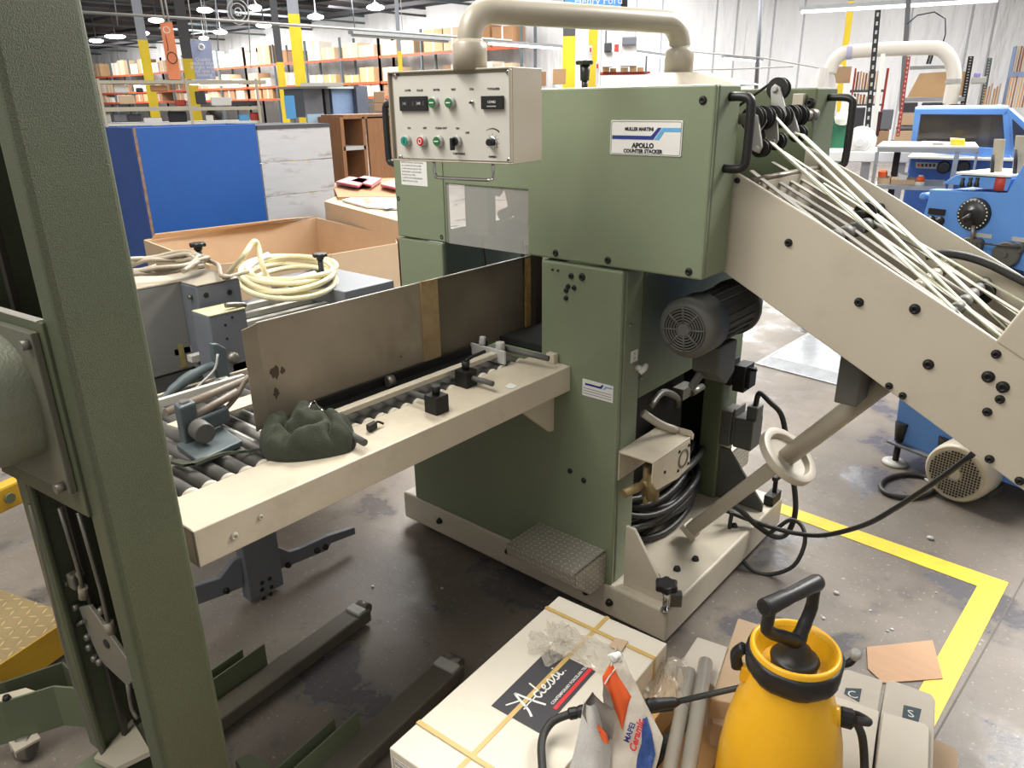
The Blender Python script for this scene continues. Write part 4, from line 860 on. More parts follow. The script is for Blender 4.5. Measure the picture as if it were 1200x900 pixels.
tt = MB().tube([UZ(315, 336, hz+.06), UZ(340, 330, hz+.07), UZ(369, 321, hz+.075)], .014, 10).build('clear_tube', wt)
tag(tt, 'straight piece of milky clear tube lying across the cream hose coil', 'tube')
# lever casting, rail and sliding carriage left of the guard plate
lv = thing('lever_assembly', 'worn blue-green lever casting on a rail left of the steel guard plate', 'machine part', (-1.95, .80, .86))
XV = -1.98
def vx(u, v, x=XV): return UX(u, v, x)
MB().prism([vx(*q) for q in ((248, 403), (256, 403), (265, 408), (268, 430), (274, 455), (262, 458), (254, 440))], (-.02, 0, 0)).build('upright_fin', teal, lv, bevel=.004)
MB().tube([vx(251, 428), vx(240, 432), vx(222, 442), vx(206, 454), vx(190, 468)], [.012, .013, .016, .014, .010], 10).build('curved_arm', teal, lv)
MB().tube([vx(255, 415, XV+.03), vx(252, 432, XV+.03), vx(238, 447, XV+.03), vx(222, 462, XV+.03)], .0035, 8, 3).build('thin_rod', lgrey, lv)
MB().tube([vx(240, 462), vx(255, 450), vx(266, 446)], .016, 12).build('pivot_boss', panelg, lv)
zr = .885
a, b_ = UX(183, 487, -1.84), UX(298, 446, -1.84)
MB().box((-1.86, .60, zr-.01), (-1.845, 1.0, zr+.012)).build('bar_rail', panelg, lv, bevel=.002)
a, b_ = UZ(195, 488, .90), UZ(296, 446, .90)
MB().cyl(a+V((0, 0, .01)), b_+V((0, 0, .01)), .010, 12).build('long_rod', mat('brown_rod', (120, 110, 98), .5, var=.1), lv)
MB().prism([UZ(195, 497, .89), UZ(296, 461, .89), UZ(296, 473, .89), UZ(212, 502, .89)], (0, 0, -.006)).build('white_strip', beiget, lv)
cg = thing('clamp_carriage', 'dark blue-green clamp carriage with a round knob sitting on the rollers', 'machine part', tuple(UZ(245, 530, .857)))
zc = .858
q = [UZ(206, 520, zc+.016), UZ(232, 540, zc+.016), UZ(284, 516, zc+.016), UZ(258, 498, zc+.016)]
MB().prism(q, (0, 0, -.015)).build('base_slab', teal, cg, bevel=.003)
c_ = UZ(226, 517, zc+.012); dv = (q[2]-q[1]).normalized(); dw = (q[1]-q[0]).normalized()
MB().cbox(c_+V((0, 0, .045))-dw*.01, dw*.020, dv*.022, zz*.05).build('end_block', teal, cg, bevel=.006)
MB().cyl(c_+V((0, 0, .088))-dw*.01, c_+V((0, 0, .10))-dw*.01, .011, 12).build('cap_nut', dull, cg)
kc = UX(238, 513, c_.x+.05)
k0 = c_+V((0, 0, .035))+dw*.02+dv*.01
MB().cyl(k0, k0+dw*.045, .024, 20).build('round_knob', motg, cg, bevel=.003)
MB().cbox(c_+dv*.055+V((0, 0, .035)), dw*.016, dv*.05, zz*.02).build('slide_block', teal, cg, bevel=.006)
MB().cyl(c_+V((0, 0, .055)), c_+dv*.14+V((0, 0, .075)), .010, 12).build('guide_rod', mat('brown_rod', (120, 104, 88)), cg)
MB().tube([c_+dv*.07+V((0, 0, .03)), c_+dv*.13+V((0, 0, .06)), c_+dv*.18+V((0, 0, .105))], .006, 8).build('link_bar', mat('brown_rod', (120, 104, 88)), cg)
dk = MB().ribbon([UZ(203, 540, .868), UZ(222, 545, .875), UZ(240, 538, .872), UZ(262, 531, .868), UZ(285, 530, .866), UZ(308, 526, .864)], (.5, .8, 0), .026, .006).build('dark_strap', cloth)
tag(dk, 'dark folded strap lying over the rollers beside the cloth', 'strap')
# cloth: lumpy folded heap
def heap(name, outline, z0, H, m_, seed, folds=9, amp=.012, n=46):
    P = [V((p.x, p.y, 0)) for p in outline]; ctr = sum(P, V())/len(P); mb = MB(); m2 = 96
    # smooth the outline
    Q = []
    for i in range(m2):
        t = i/m2*len(P); k_ = int(t); f_ = t-k_; p0, p1, p2, p3 = P[k_-1], P[k_], P[(k_+1) % len(P)], P[(k_+2) % len(P)]
        Q.append(.5*((2*p1)+(p2-p0)*f_+(2*p0-5*p1+4*p2-p3)*f_*f_+(3*p1-p0-3*p2+p3)*f_**3))
    rows = []; R = 22
    for j in range(R+1):
        s_ = j/R; row = []
        for i in range(m2+1):
            q = ctr.lerp(Q[i % m2], s_); base = (1-s_**3.2)**.5 if s_ < 1 else 0
            d = noise.noise(V((q.x*14, q.y*14, seed))); r_ = abs(sin(q.x*folds*3+q.y*folds*5+d*3.2+seed)); e_ = noise.noise(V((q.x*40, q.y*40, seed*2)))
            z = z0+base*(H*(.62+.5*d)+amp*(r_**.6)*1.6+amp*.4*e_)
            row.append((q.x, q.y, max(z, z0)))
        rows.append(row)
    mb.sheet(rows); o = mb.build(name, m_); return o
ol = [UZ(u, v, .858) for u, v in ((306, 512), (306, 530), (318, 540), (350, 541), (395, 534), (415, 526), (416, 510), (398, 496), (372, 492), (330, 500))]
ck = heap('folded_cloth', ol, .858, .042, cloth, 3.1, folds=5, amp=.03)
tag(ck, 'dark green cloth crumpled in a heap on the roller table edge', 'cloth')
hk = MB().tube([UZ(362, 478, .93), UZ(365, 472, .935), UZ(369, 470, .93), UZ(372, 476, .925), UZ(379, 482, .92)], .0022, 6, 3).build('wire_hook', chrome); tag(hk, 'small bent wire hook sticking out of the green cloth', 'hook')
kk = MB(); a = UZ(436, 503, .86); kk.cbox(a+V((0, 0, .008)), dv*.014, dw*.007, zz*.008); kk.tube([a+V((0, 0, .006)), a+dv*.02+V((0, 0, .012)), a+dv*.035+dw*.01+V((0, 0, .004))], .003, 6); kk = kk.build('loose_fitting', blackm, None); tag(kk, 'small loose metal fitting lying on the table between cloth and clamp', 'fitting')
ch = MB().prism([UZ(u, v, .858) for u, v in ((592, 453), (598, 449), (605, 452), (603, 455), (596, 456))], (0, 0, .0012)).build('paper_scrap', whitep); tag(ch, 'torn white scrap stuck on the beige table top', 'scrap')
# ================================================================== FOREGROUND PALLET
plt = thing('wooden_pallet', 'wooden pallet under the tile boxes in the foreground', 'pallet', (-.6, 1.0, 0))
for i in range(7):
    MB().box((-1.04+i*.143, .35, .108), (-1.04+i*.143+.10, 1.50, .125)).build('deck_board', woodl, plt, bevel=.002)
for x in (-1.04, -.60, -.13):
    MB().box((x, .35, .02), (x+.09, 1.50, .108)).build('stringer', woodl, plt, bevel=.002)
TB = .362
P1, P2, P3 = UZ(655, 698, TB), UZ(782, 754, TB), UZ(477, 880, TB)
bx_ = (P2-P1).normalized(); by_ = V((-bx_.y, bx_.x, 0)); Wb = (P2-P1).length; Lb = .625
O3 = P1-by_*Lb
for nm, lab, z0, z1, m_, ins in (('tile_carton', 'plain white carton directly beneath the large strapped tile box', .125, .268, whitec, .012),):
    o = MB().cbox((O3+P1+bx_*Wb)/2+V((0, 0, -TB+(z0+z1)/2)), bx_*(Wb/2-ins), by_*(Lb/2-ins), zz*((z1-z0)/2)).build(nm, m_, bevel=.003)
    tag(o, lab, 'carton')
pb = MB().cbox((O3+P1+bx_*Wb)/2+V((.02, 0, -TB+.272)), bx_*(Wb/2+.03), by_*(Lb/2+.004), zz*.004).build('plywood_sheet', woodl); tag(pb, 'thin plywood sheet between the strapped tile box and the carton below', 'board')
tb = thing('tile_box', 'large white tile box with a dark brand panel and tan straps', 'box', tuple(V((P1.x, P1.y, .277))))
cc_ = O3+bx_*Wb/2+by_*Lb/2
MB().cbox(V((cc_.x, cc_.y, (TB+.277)/2)), bx_*Wb/2, by_*Lb/2, zz*((TB-.277)/2)).build('carton', whitec, tb, bevel=.003)
BF = Fr(V((O3.x, O3.y, TB)), bx_, by_)
def bl(u, v, z=TB): p = UZ(u, v, z)-BF.o; return p.dot(bx_), p.dot(by_)
def strap(x0, y0, x1, y1, w=.011):
    d = V((x1-x0, y1-y0, 0)).normalized(); n_ = V((-d.y, d.x, 0))*w/2; q = [(x0+n_.x, y0+n_.y), (x1+n_.x, y1+n_.y), (x1-n_.x, y1-n_.y), (x0-n_.x, y0-n_.y)]
    return MB().prism([BF(a, b, .0004+(.0013 if abs(x1-x0) > .1 else 0)) for a, b in q], (0, 0, .0011)).build('strap', strapm, tb)
sx1 = bl(640, 795)[0]; sx1 = (bl(715, 725)[0]+bl(533, 900)[0])/2
strap(sx1, 0, sx1, Lb); y2 = bl(700, 740)[1]; strap(0, y2, Wb, y2-.004); y3 = bl(530, 872)[1]; strap(0, y3, Wb, y3)
MB().cbox(BF(sx1, Lb+.0008, -.042), bx_*.0055, by_*.0006, zz*.043).build('strap', strapm, tb); MB().cbox(BF(Wb+.0008, y2-.004, -.042), bx_*.0006, by_*.0055, zz*.043).build('strap', strapm, tb)
LA, LD, LC = bl(575, 828), bl(633, 860), bl(698, 787)
LF = Fr(BF(LD[0], LD[1], .0006), BF(LC[0], LC[1])-BF(LD[0], LD[1]), BF(LA[0], LA[1])-BF(LD[0], LD[1]))
lw = (BF(*LC)-BF(*LD)).length; lh = (BF(*LA)-BF(*LD)).length
bp_ = MB().prism([LF(0, 0), LF(lw, 0), LF(lw, lh), LF(0, lh)], (0, 0, .0005)).build('brand_panel', dgrey, tb)
ra, rb_ = UZ(651, 832, TB), UZ(692, 783, TB)
ra = ((ra-LF.o).dot(LF.x), (ra-LF.o).dot(LF.y)); rb_ = ((rb_-LF.o).dot(LF.x), (rb_-LF.o).dot(LF.y))
ry = (ra[1]+rb_[1])/2
MB().prism([LF(ra[0], ry-.0045, .0008), LF(rb_[0], ry-.0045, .0008), LF(rb_[0], ry+.0045, .0008), LF(ra[0], ry+.0045, .0008)], (0, 0, .0003)).build('red_bar', crimson, bp_)
text('CONTEMPORARY PORCELAIN TILE', LF, (ra[0]+rb_[0])/2+.003, ry+.0125, .0105, white, bp_, h=.001, sx=(rb_[0]-ra[0])/.176, bold=.0002)
# brushed script lettering
def stroke(mb, pts, w):
    Q = []; P = [V((a, b, 0)) for a, b in pts]
    for i in range(len(P)-1):
        p0 = P[i-1] if i else P[0]*2-P[1]; p1, p2 = P[i], P[i+1]; p3 = P[i+2] if i+2 < len(P) else p2*2-p1
        for k_ in range(5): t = k_/5; Q.append(.5*((2*p1)+(p2-p0)*t+(2*p0-5*p1+4*p2-p3)*t*t+(3*p1-p0-3*p2+p3)*t**3))
    Q.append(P[-1]); L_, R_ = [], []
    for i, q in enumerate(Q):
        d = (Q[min(i+1, len(Q)-1)]-Q[max(i-1, 0)]).normalized(); n_ = V((-d.y, d.x, 0))*w/2; L_.append(q+n_); R_.append(q-n_)
    h = .0010
    vs = [(mb._v(LF(a.x, a.y, h)), mb._v(LF(b.x, b.y, h))) for a, b in zip(L_, R_)]
    for (a, b), (c, d) in zip(vs, vs[1:]): mb._f([a, b, d, c])
def script(u0, sc, y0):
    mb = MB(); kx = lw*.62/4.1; g = lambda pts: [(u0+x*kx, y0+y*sc) for x, y in pts]
    for pts, w in (([(-.55, -.55), (-.2, .1), (.25, 1.5), (.42, 1.95)], .17), ([(.42, 1.95), (.50, 1.2), (.62, .2), (.8, -.75)], .17), ([(-.35, .35), (.2, .42), (.75, .38), (1.0, .42)], .10), ([(-.75, 1.75), (-.2, 1.35), (.1, 1.15)], .12),
                   ([(1.45, .62), (1.2, .72), (1.02, .35), (1.2, .02), (1.45, .28), (1.52, .55)], .12), ([(1.72, 1.65), (1.6, 1.0), (1.52, .4), (1.62, .05), (1.85, .1)], .12),
                   ([(1.85, .25), (2.15, .45), (2.12, .68), (1.92, .5), (1.95, .1), (2.25, .02), (2.45, .25)], .12),
                   ([(2.4, .2), (2.7, .72), (2.78, .35), (2.72, .02), (2.5, .06)], .12), ([(2.72, .02), (2.95, .2), (3.25, .72), (3.33, .35), (3.27, .02), (3.05, .06)], .12),
                   ([(3.3, .05), (3.5, .2), (3.68, .7), (3.62, .1), (3.8, .02), (3.95, .15)], .12), ([(3.76, 1.02), (3.80, 1.12)], .16), ([(4.1, .0), (4.14, .06)], .15)):
        stroke(mb, g(pts), w*sc*1.15)
    return mb.build('brand_script', white, bp_)
sa = UZ(660, 812, TB); sa = ((sa-LF.o).dot(LF.x), (sa-LF.o).dot(LF.y)); script(lw*.20, lh*.215, lh*.43)
MB().prism([BF(.012, -.0012, -.075), BF(.20, -.0012, -.075), BF(.20, -.0012, -.018), BF(.012, -.0012, -.018)], by_*.001).build('blank_form', white, tb)
FF = Fr(BF(0, -.0016, -.085), bx_, zz)
mb = MB()
for a, b, c, d in ((.012, .0665, .20, .0672), (.012, .010, .0128, .067), (.012, .045, .2, .0456)): mb.prism([FF(a, b), FF(c, b), FF(c, d), FF(a, d)], -by_*.0003)
mb.build('form_line', ink, tb)
text('Shade', FF, .016, .056, .010, ink, tb, align='LEFT', h=.0004); text('Caliber', FF, .016, .036, .010, ink, tb, align='LEFT', h=.0004)
sc_ = MB().prism([UZ(u, v, TB+.004) for u, v in ((713, 757), (722, 748), (736, 752), (728, 764))], (0, 0, .002)).build('card_scrap', card); tag(sc_, 'small torn cardboard scrap tucked under a strap on the large tile box', 'scrap')
# shrink film
def crinkle(name, outline, z0, H, seed, lab):
    P_ = [V((p.x, p.y, 0)) for p in outline]; ctr = sum(P_, V())/len(P_); rng = random.Random(seed); m2 = 48; R = 9; rows = []; Q = []
    for i in range(m2):
        t = i/m2*len(P_); k_ = int(t); Q.append(P_[k_].lerp(P_[(k_+1) % len(P_)], t-k_))
    jit = [[rng.uniform(-1, 1) for _ in range(m2)] for _ in range(R+1)]
    for j in range(R+1):
        s_ = j/R; row = []
        for i in range(m2+1):
            i_ = i % m2; q = ctr.lerp(Q[i_], s_*(1+.07*jit[j][i_] if s_ > .3 else 1)); d = noise.noise(V((q.x*22, q.y*22, seed)))
            z = z0+max(.0008, (1-s_**2.2)*H*(.55+.7*d)+.0065*jit[j][i_]*(1 if s_ > .1 else 0)*(1-.4*s_)+.003); row.append((q.x, q.y, z))
        rows.append(row)
    o = MB().sheet(rows, smooth=False).build(name, film); return tag(o, lab, 'plastic film')
crinkle('plastic_film', [UZ(u, v, TB+.0008) for u, v in ((617, 752), (619, 741), (640, 741), (642, 728), (666, 733), (682, 744), (705, 753), (724, 766), (716, 786), (700, 789), (682, 778), (664, 770), (640, 785), (634, 768), (620, 768))], TB+.0012, .026, 7, 'crumpled clear shrink film lying on top of the large tile box')
crinkle('plastic_film', [UZ(u, v, .285) for u, v in ((735, 790), (748, 772), (768, 768), (782, 800), (800, 774), (814, 788), (803, 825), (780, 835), (755, 830))], .285, .06, 12, 'crumpled clear film between the mortar bag and the grey tubes')
# mortar bag
BO = UZ(722, 905, TB+.002); bn = V((-BO.x, -BO.y, 0)).normalized(); bn = (bn+V((0, 0, .35))).normalized(); bxx = V((0, 0, 1)).cross(bn).normalized(); byy = bn.cross(bxx)
def BP(u, v, h=0): r = ray(u, v); t = (BO+bn*h-CP).dot(bn)/r.dot(bn); return CP+r*t
bag = thing('mortar_bag', 'torn open white and orange bag of tile mortar standing on the large tile box', 'bag', tuple(BO))
bagw = mat('bag_white', (222, 214, 200), .5, var=.06, scale=12, grime=.25, gcol=(180, 166, 146), bump=.5, bscale=60)
def loft(name, rows, m_, par, bulge=.02, n=14, back=False, off=0):
    mb = MB(); R = []
    for j, (l, r_) in enumerate(rows):
        row = []
        for i in range(n+1):
            t = i/n; u = l[0]+(r_[0]-l[0])*t; v = l[1]+(r_[1]-l[1])*t; p = BP(u, v, off); d = noise.noise(p*26)*.006
            row.append(p+bn*((bulge*sin(pi*t)+d)*(-1 if back else 1)))
        R.append(row)
    mb.sheet(R); return mb.build(name, m_, par)
def dense(rows, k=5):
    o = []
    for (a, b), (c, d) in zip(rows, rows[1:]):
        for i in range(k): t = i/k; o.append(((a[0]+(c[0]-a[0])*t, a[1]+(c[1]-a[1])*t), (b[0]+(d[0]-b[0])*t, b[1]+(d[1]-b[1])*t)))
    return o+[rows[-1]]
body = dense([((717, 767), (730, 768)), ((714, 780), (735, 781)), ((706, 794), (743, 797)), ((708, 812), (752, 815)), ((713, 840), (765, 841)), ((712, 862), (777, 864)), ((700, 885), (772, 888)), ((690, 915), (764, 915)), ((688, 935), (762, 935))])
loft('bag_front', body, bagw, bag, .010); loft('bag_back', body, bagw, bag, .045, back=True)
loft('orange_panel', dense([((714, 779), (718, 778)), ((706, 793), (727, 786)), ((707, 802), (736, 802)), ((714, 818), (743, 816)), ((722, 838), (737, 834)), ((728, 853), (730, 850))]), orangep, bag, .012, off=.0035)
loft('white_stripe', dense([((708, 801), (710, 801)), ((714, 791), (716, 791)), ((721, 782), (723, 782))]), white, bag, .004, off=.013, n=2)
loft('blue_scene', dense([((753, 842), (758, 840)), ((748, 860), (764, 860)), ((744, 880), (768, 884)), ((741, 905), (763, 905))]), mat('blue_scene_print', (52, 84, 150), .5, var=.4, scale=40, grime=.5, gcol=(190, 200, 210), gscale=30), bag, .004, off=.0065)
tf = Fr(BP(738, 858, .016), BP(744, 834, .016)-BP(734, 862, .016), -(BP(745, 866, .016)-BP(736, 858, .016)))
text('MAPEI', tf, 0, .0, .0150, navy, bag, h=.002, bold=.0004)
tf = Fr(BP(746, 862, .016), BP(753, 828, .016)-BP(738, 884, .016), -(BP(750, 864, .016)-BP(741, 860, .016)))
text('Ceramic', tf, 0, 0, .0190, crimson, bag, h=.002, bold=.0007, slant=.3)
loft('bag_flap', dense([((684, 822), (700, 822)), ((681, 841), (712, 862)), ((676, 866), (716, 878)), ((671, 887), (715, 897)), ((664, 912), (712, 915)), ((662, 935), (710, 935))]), mat('printed_bag_back', (214, 212, 208), .5, var=.04, fine=.25, bscale=420, stretch=(1, 1, 2.2), bump=.3), bag, .022, off=.012)
loft('orange_edge', dense([((697, 850), (701, 849)), ((702, 858), (711, 860)), ((706, 868), (714, 872))]), orangep, bag, .003, off=.028)
loft('bag_opening', dense([((692, 815), (696, 815)), ((684, 826), (706, 824)), ((682, 838), (719, 832)), ((689, 850), (720, 846)), ((704, 860), (719, 860)), ((714, 869), (717, 869))]), mat('bag_inside', (128, 120, 112), .45, var=.1, bump=.4), bag, -.012, off=.030)
loft('torn_edge', dense([((707, 802), (709, 802)), ((706, 815), (714, 812)), ((708, 828), (719, 828)), ((716, 832), (720, 838))]), mat('bag_inside', (128, 120, 112)), bag, .002, off=.024)
MB().tube([BP(716, 766, .004), BP(719, 772, .006), BP(724, 768, .006), BP(727, 775, .005)], [.007, .009, .008, .005], 8).build('tied_top', whitep, bag)

# sprayer
SC = UZ(932.6, 757, .615); sxp, syp = SC.x, SC.y
sp = thing('pump_sprayer', 'yellow pump sprayer with a black collar and a black handle', 'sprayer', (sxp, syp, .125))
MB().lathe((sxp, syp, .126), zz, [(0, .10), (.01, .118), (.10, .124), (.20, .121), (.28, .112), (.34, .099), (.385, .083), (.42, .074), (.445, .070)], 48).build('tank', yellow, sp)
mb = MB(); n_ = 64; prof = [(.553, .071), (.556, .083), (.566, .087), (.598, .089), (.604, .086), (.604, .072), (.56, .07)]
rings = []
for z, r in prof: rings.append([mb._v((sxp+(r+(.002 if (i//4) % 2 and r > .082 else 0))*cos(2*pi*i/n_), syp+(r+(.002 if (i//4) % 2 and r > .082 else 0))*sin(2*pi*i/n_), z)) for i in range(n_)])
for A, B in zip(rings, rings[1:]):
    for i in range(n_): mb._f([A[i], A[(i+1) % n_], B[(i+1) % n_], B[i]], True)
mb.build('collar', black, sp)
mb = MB(); mb.lathe((sxp, syp, 0), zz, [(.600, .0845), (.612, .0835), (.616, .080), (.614, .075), (.600, .071), (.575, .062), (.560, .050), (.556, .03)], 48, cap=False); mb.build('funnel_ring', yellow, sp)
hx, hy = sxp+.002, syp-.002
mb = MB(); mb.lathe((hx, hy, 0), zz, [(.556, .043), (.580, .043), (.590, .046), (.596, .040), (.598, .030), (.612, .028), (.625, .016), (.64, .013)], 32); mb.build('pump_head', black, sp)
g0, g1 = UZ(897, 712, .745), UZ(958, 682, .745); gm = (g0+g1)/2; gd = (g1-g0).normalized(); off = V((hx, hy, 0))-V((gm.x, gm.y, 0))
mb = MB(); mb.lathe(g0-gd*.004, gd, [(0, .0165), (.004, .0175), ((g1-g0).length*.5, .0145), ((g1-g0).length, .0165), ((g1-g0).length+.008, .0145)], 24); mb.build('grip', black, sp)
MB().lathe(g0-gd*.0046, gd, [(0, .0115), (.002, .0115)], 20).build('grip_hole', darkin, sp)
base = V((hx, hy, .635))
mb = MB(); a = g0+gd*.012; b_ = g1-gd*.006
for s_, e_ in ((a, 1), (b_, -1)):
    mid = s_+V((0, 0, -.052)); low = base.lerp(mid, .45)+V((0, 0, -.006))
    mb.tube([s_, s_+V((0, 0, -.028)), mid, mid.lerp(low, .45)+V((0, 0, -.004)), low, base+V((0, 0, -.008))], [.0115, .0115, .012, .012, .013, .015], 10, 3)
mb.build('handle_arms', black, sp)
lf_ = Fr((g0+g1)/2+V((0, 0, .0165)), gd, V((0, 0, 1)).cross(gd)); text('CHAPIN', lf_, 0, 0, .012, mat('embossed_black', (66, 66, 64), .5), sp, h=.0005)
# outlet and hose
oc = UD(974, 834, hypot(*UZ(974, 834, .47)[:2])); 
o1_ = UZ(968, 838, .47); dr = (V((o1_.x-sxp, o1_.y-syp, 0))).normalized()
ob = V((sxp, syp, .47))+dr*.070
mb = MB(); mb.cyl(ob-dr*.02, ob+dr*.028+V((0, 0, .006)), .026, 24, .020); mb.build('outlet_boss', yellow, sp, bevel=.002)
mb = MB(); q = ob+dr*.026+V((0, 0, .006)); mb.lathe(q, dr, [(0, .0185), (.004, .0195), (.022, .0195), (.026, .014)], 12, smooth=False); mb.build('outlet_nut', blackm, sp)
q2 = q+dr*.03
hp = [q2, q2+dr*.02+V((0, 0, .004)), UZ(1000, 838, .45), UZ(1010, 862, .38), UZ(1013, 895, .32), UZ(1012, 925, .30)]
MB().tube(hp, .0085, 12, 6).build('outlet_hose', rubber, sp)
MB().tube([V((sxp, syp, .585))+V((-.087, -.03, 0)), V((sxp, syp, .565))+V((-.10, -.035, 0)), V((sxp, syp, .535))+V((-.095, -.035, 0))], .012, 10).build('collar_tab', black, sp)
mb = MB(); mb.cbox(V((sxp-.078, syp-.028, .525)), (.012, .004, 0), (-.003, .009, 0), (0, 0, .018)); mb.build('tank_lug', yellow, sp, bevel=.004)
# tank print
pr = []
rp_ = lambda a, z: V((sxp+.1245*cos(a), syp+.1245*sin(a), z)); a0_ = math.atan2(-syp, -sxp)
MB().sheet([[rp_(a0_-.75+.035*i, z) for i in range(16)] for z in (.16, .20, .235)]).build('tank_print', mat('worn_dark_print', (92, 78, 30), .5, var=.4, scale=60, grime=.8, gcol=(220, 168, 30), gscale=50), sp)
# spray lance, left hose
ln = thing('spray_lance', 'black spray lance running behind the sprayer collar to a pale nozzle', 'spray lance', tuple(UZ(800, 822, .42)))
l0, l1 = UZ(790, 823, .43), UZ(985, 779, .50)
MB().cyl(l0, l1, .0062, 14).build('tube', rubber, ln)
MB().tube([l1, UZ(995, 777, .505), UZ(1001, 771, .515)], .0075, 10).build('elbow', blackm, ln)
MB().lathe(UZ(1001, 771, .515), UZ(1004, 763, .535)-UZ(1001, 771, .515), [(0, .009), (.006, .012), (.016, .012), (.02, .008)], 12).build('nozzle', lgrey, ln)
ld = (l1-l0).normalized(); l00 = UZ(757, 827, .425)
MB().lathe(l00, l0-l00, [(0, .013), (.008, .015), (.012, .013), (.02, .015), (.024, .013), ((l0-l00).length, .011), ((l0-l00).length+.01, .007)], 14).build('ribbed_valve', black, ln)
MB().cbox(l00.lerp(l0, .5)+V((0, 0, -.016)), (l0-l00)/2, V((-.002, .004, 0)), zz*.004).build('trigger', black, ln, bevel=.002)
hs = thing('spray_hose', 'thick black hose looping over the tile box to the left of the mortar bag', 'hose', tuple(UZ(640, 870, TB)))
MB().tube([UZ(640, 940, TB+.02), UZ(636, 905, TB+.02), UZ(635, 868, TB+.025), UZ(646, 847, TB+.035), UZ(664, 838, TB+.045), UZ(672, 836, TB+.05)], .0085, 12, 6).build('hose', rubber, hs)
a, b_ = UZ(666, 837, TB+.047), UZ(690, 832, TB+.055); n1 = (b_-a).length
MB().lathe(a, b_-a, [(0, .010), (.003, .0125), (n1*.4, .0125), (n1*.42, .011), (n1*.6, .0135), (n1, .0135)], 12, smooth=False).build('hose_connector', black, hs)

# grey tubes
def gtube(u0, v0, u1, v1, r, lab):
    a, b_ = UZ(u0, v0, .285), UZ(u1, v1, .285); d = (a-b_).normalized(); n_ = (a-b_).length
    t = thing('grey_tube', lab, 'tube', tuple(b_), 'grey tubes'); MB().lathe(b_-d*.25, d, [(0, r), (n_+.25, r), (n_+.25, r*.86), (n_+.20, r*.86)], 24, cap=False).build('pipe', tube, t)
    c_ = b_.lerp(a, .60); MB().lathe(c_, d, [(0, r), (.001, r*1.06), (.003, r*1.06), (.004, r)], 24, cap=False).build('pipe_joint', dull, t)
gtube(808, 787, 784, 905, .0155, 'left one of the two grey plastic tubes beside the mortar bag')
gtube(827, 776, 806, 905, .0175, 'right one of the two grey plastic tubes beside the sprayer')
# small boxes
def zbox(name, lab, cat, P, zt, zb, m_, grp=None, bev=.003):
    o = MB().prism([UZ(u, v, zt) for u, v in P], (0, 0, zb-zt)).build(name, m_, bevel=bev); return tag(o, lab, cat, grp)
ws_ = mat('scuffed_white_carton', (204, 196, 182), .7, var=.05, grime=.3, gcol=(176, 166, 148), scale=9, gscale=9)
zbox('small_carton', 'small white carton with a grey tube end in a round notch', 'carton', [(817, 746), (853, 758), (838, 805), (797, 777)], .262, .125, ws_)
zbox('cardboard_box', 'tan cardboard box behind the sprayer with its top sloping to the floor', 'carton', [(865, 724), (935, 746), (905, 832), (832, 819)], .255, .125, card)
zbox('cardboard_box', 'lower tan cardboard piece between the tubes and the sprayer', 'carton', [(831, 824), (905, 838), (880, 880), (850, 852), (835, 846)], .20, .126, cardl)
def tcart(P, W_, mark, ltr, lab):
    t = thing('small_tile_carton', lab, 'carton', tuple(UZ(*P[0], .125)), 'small cartons right of the sprayer')
    MB().prism([UZ(u, v, .235) for u, v in P], (0, 0, -.11)).build('sleeve', ws_, t, bevel=.003)
    MB().prism([UZ(u, v, .248) for u, v in W_], (0, 0, -.012)).build('white_tile', mat('glazed_white', (226, 218, 202), .35, var=.02), t, bevel=.002)
    m0, m1, m2, m3 = [UZ(u, v, .2358) for u, v in mark]
    q = MB().poly([m0, m1, m2, m3]).build('dark_mark', mat('teal_ink', (70, 84, 90), .7, var=.25, scale=60), t)
    f_ = Fr((m0+m2)/2, m1-m0, m0-m3); text(ltr, f_, 0, 0, .034, white, q, h=.0006)
tcart([(978, 788), (993, 784), (1035, 797), (1026, 850), (1010, 990), (940, 960)], [(980, 816), (1030, 833), (1010, 1000), (930, 980)], [(991, 806), (1010, 807), (1007, 823), (989, 813)], 'C', 'small white tile carton with a dark C mark, next to the sprayer hose')
tcart([(1039, 798), (1046, 797), (1091, 813), (1096, 820), (1091, 990), (1016, 990), (1030, 850)], [(1035, 834), (1084, 848), (1089, 853), (1086, 1000), (1014, 1000)], [(1059, 826), (1080, 831), (1076, 848), (1057, 841)], 'S', 'small white tile carton with a dark S mark, rightmost beside the yellow floor line')
zbox('cardboard_sheet', 'tan cardboard sheet sticking out under the rightmost small carton', 'cardboard', [(1040, 860), (1098, 868), (1122, 880), (1122, 960), (1040, 960)], .1262, .1256+.002, card, bev=0)
zbox('cardboard_scrap', 'loose brown corrugated cardboard scrap on the floor against the yellow line', 'cardboard', [(1016, 758), (1093, 750), (1105, 795), (1035, 800), (1017, 783)], .0045, .0012, cardd, bev=0)
for i, (u, v, r) in enumerate(((980, 696, .009), (965, 725, .006), (1090, 632, .012), (1045, 738, .005), (1040, 740, .004), (1020, 716, .004), (518, 690, .006), (437, 688, .006), (1097, 695, .004), (1048, 645, .004))):
    p = UZ(u, v, 0); mb = MB(); mb.sphere(p+V((0, 0, r*.5)), r, 8, (1.2, .9, .6)); o = mb.build('grit_crumb', [lgrey, whitep][i % 2]); tag(o, 'small pale crumb of debris on the concrete floor', 'debris', 'crumbs on the floor')

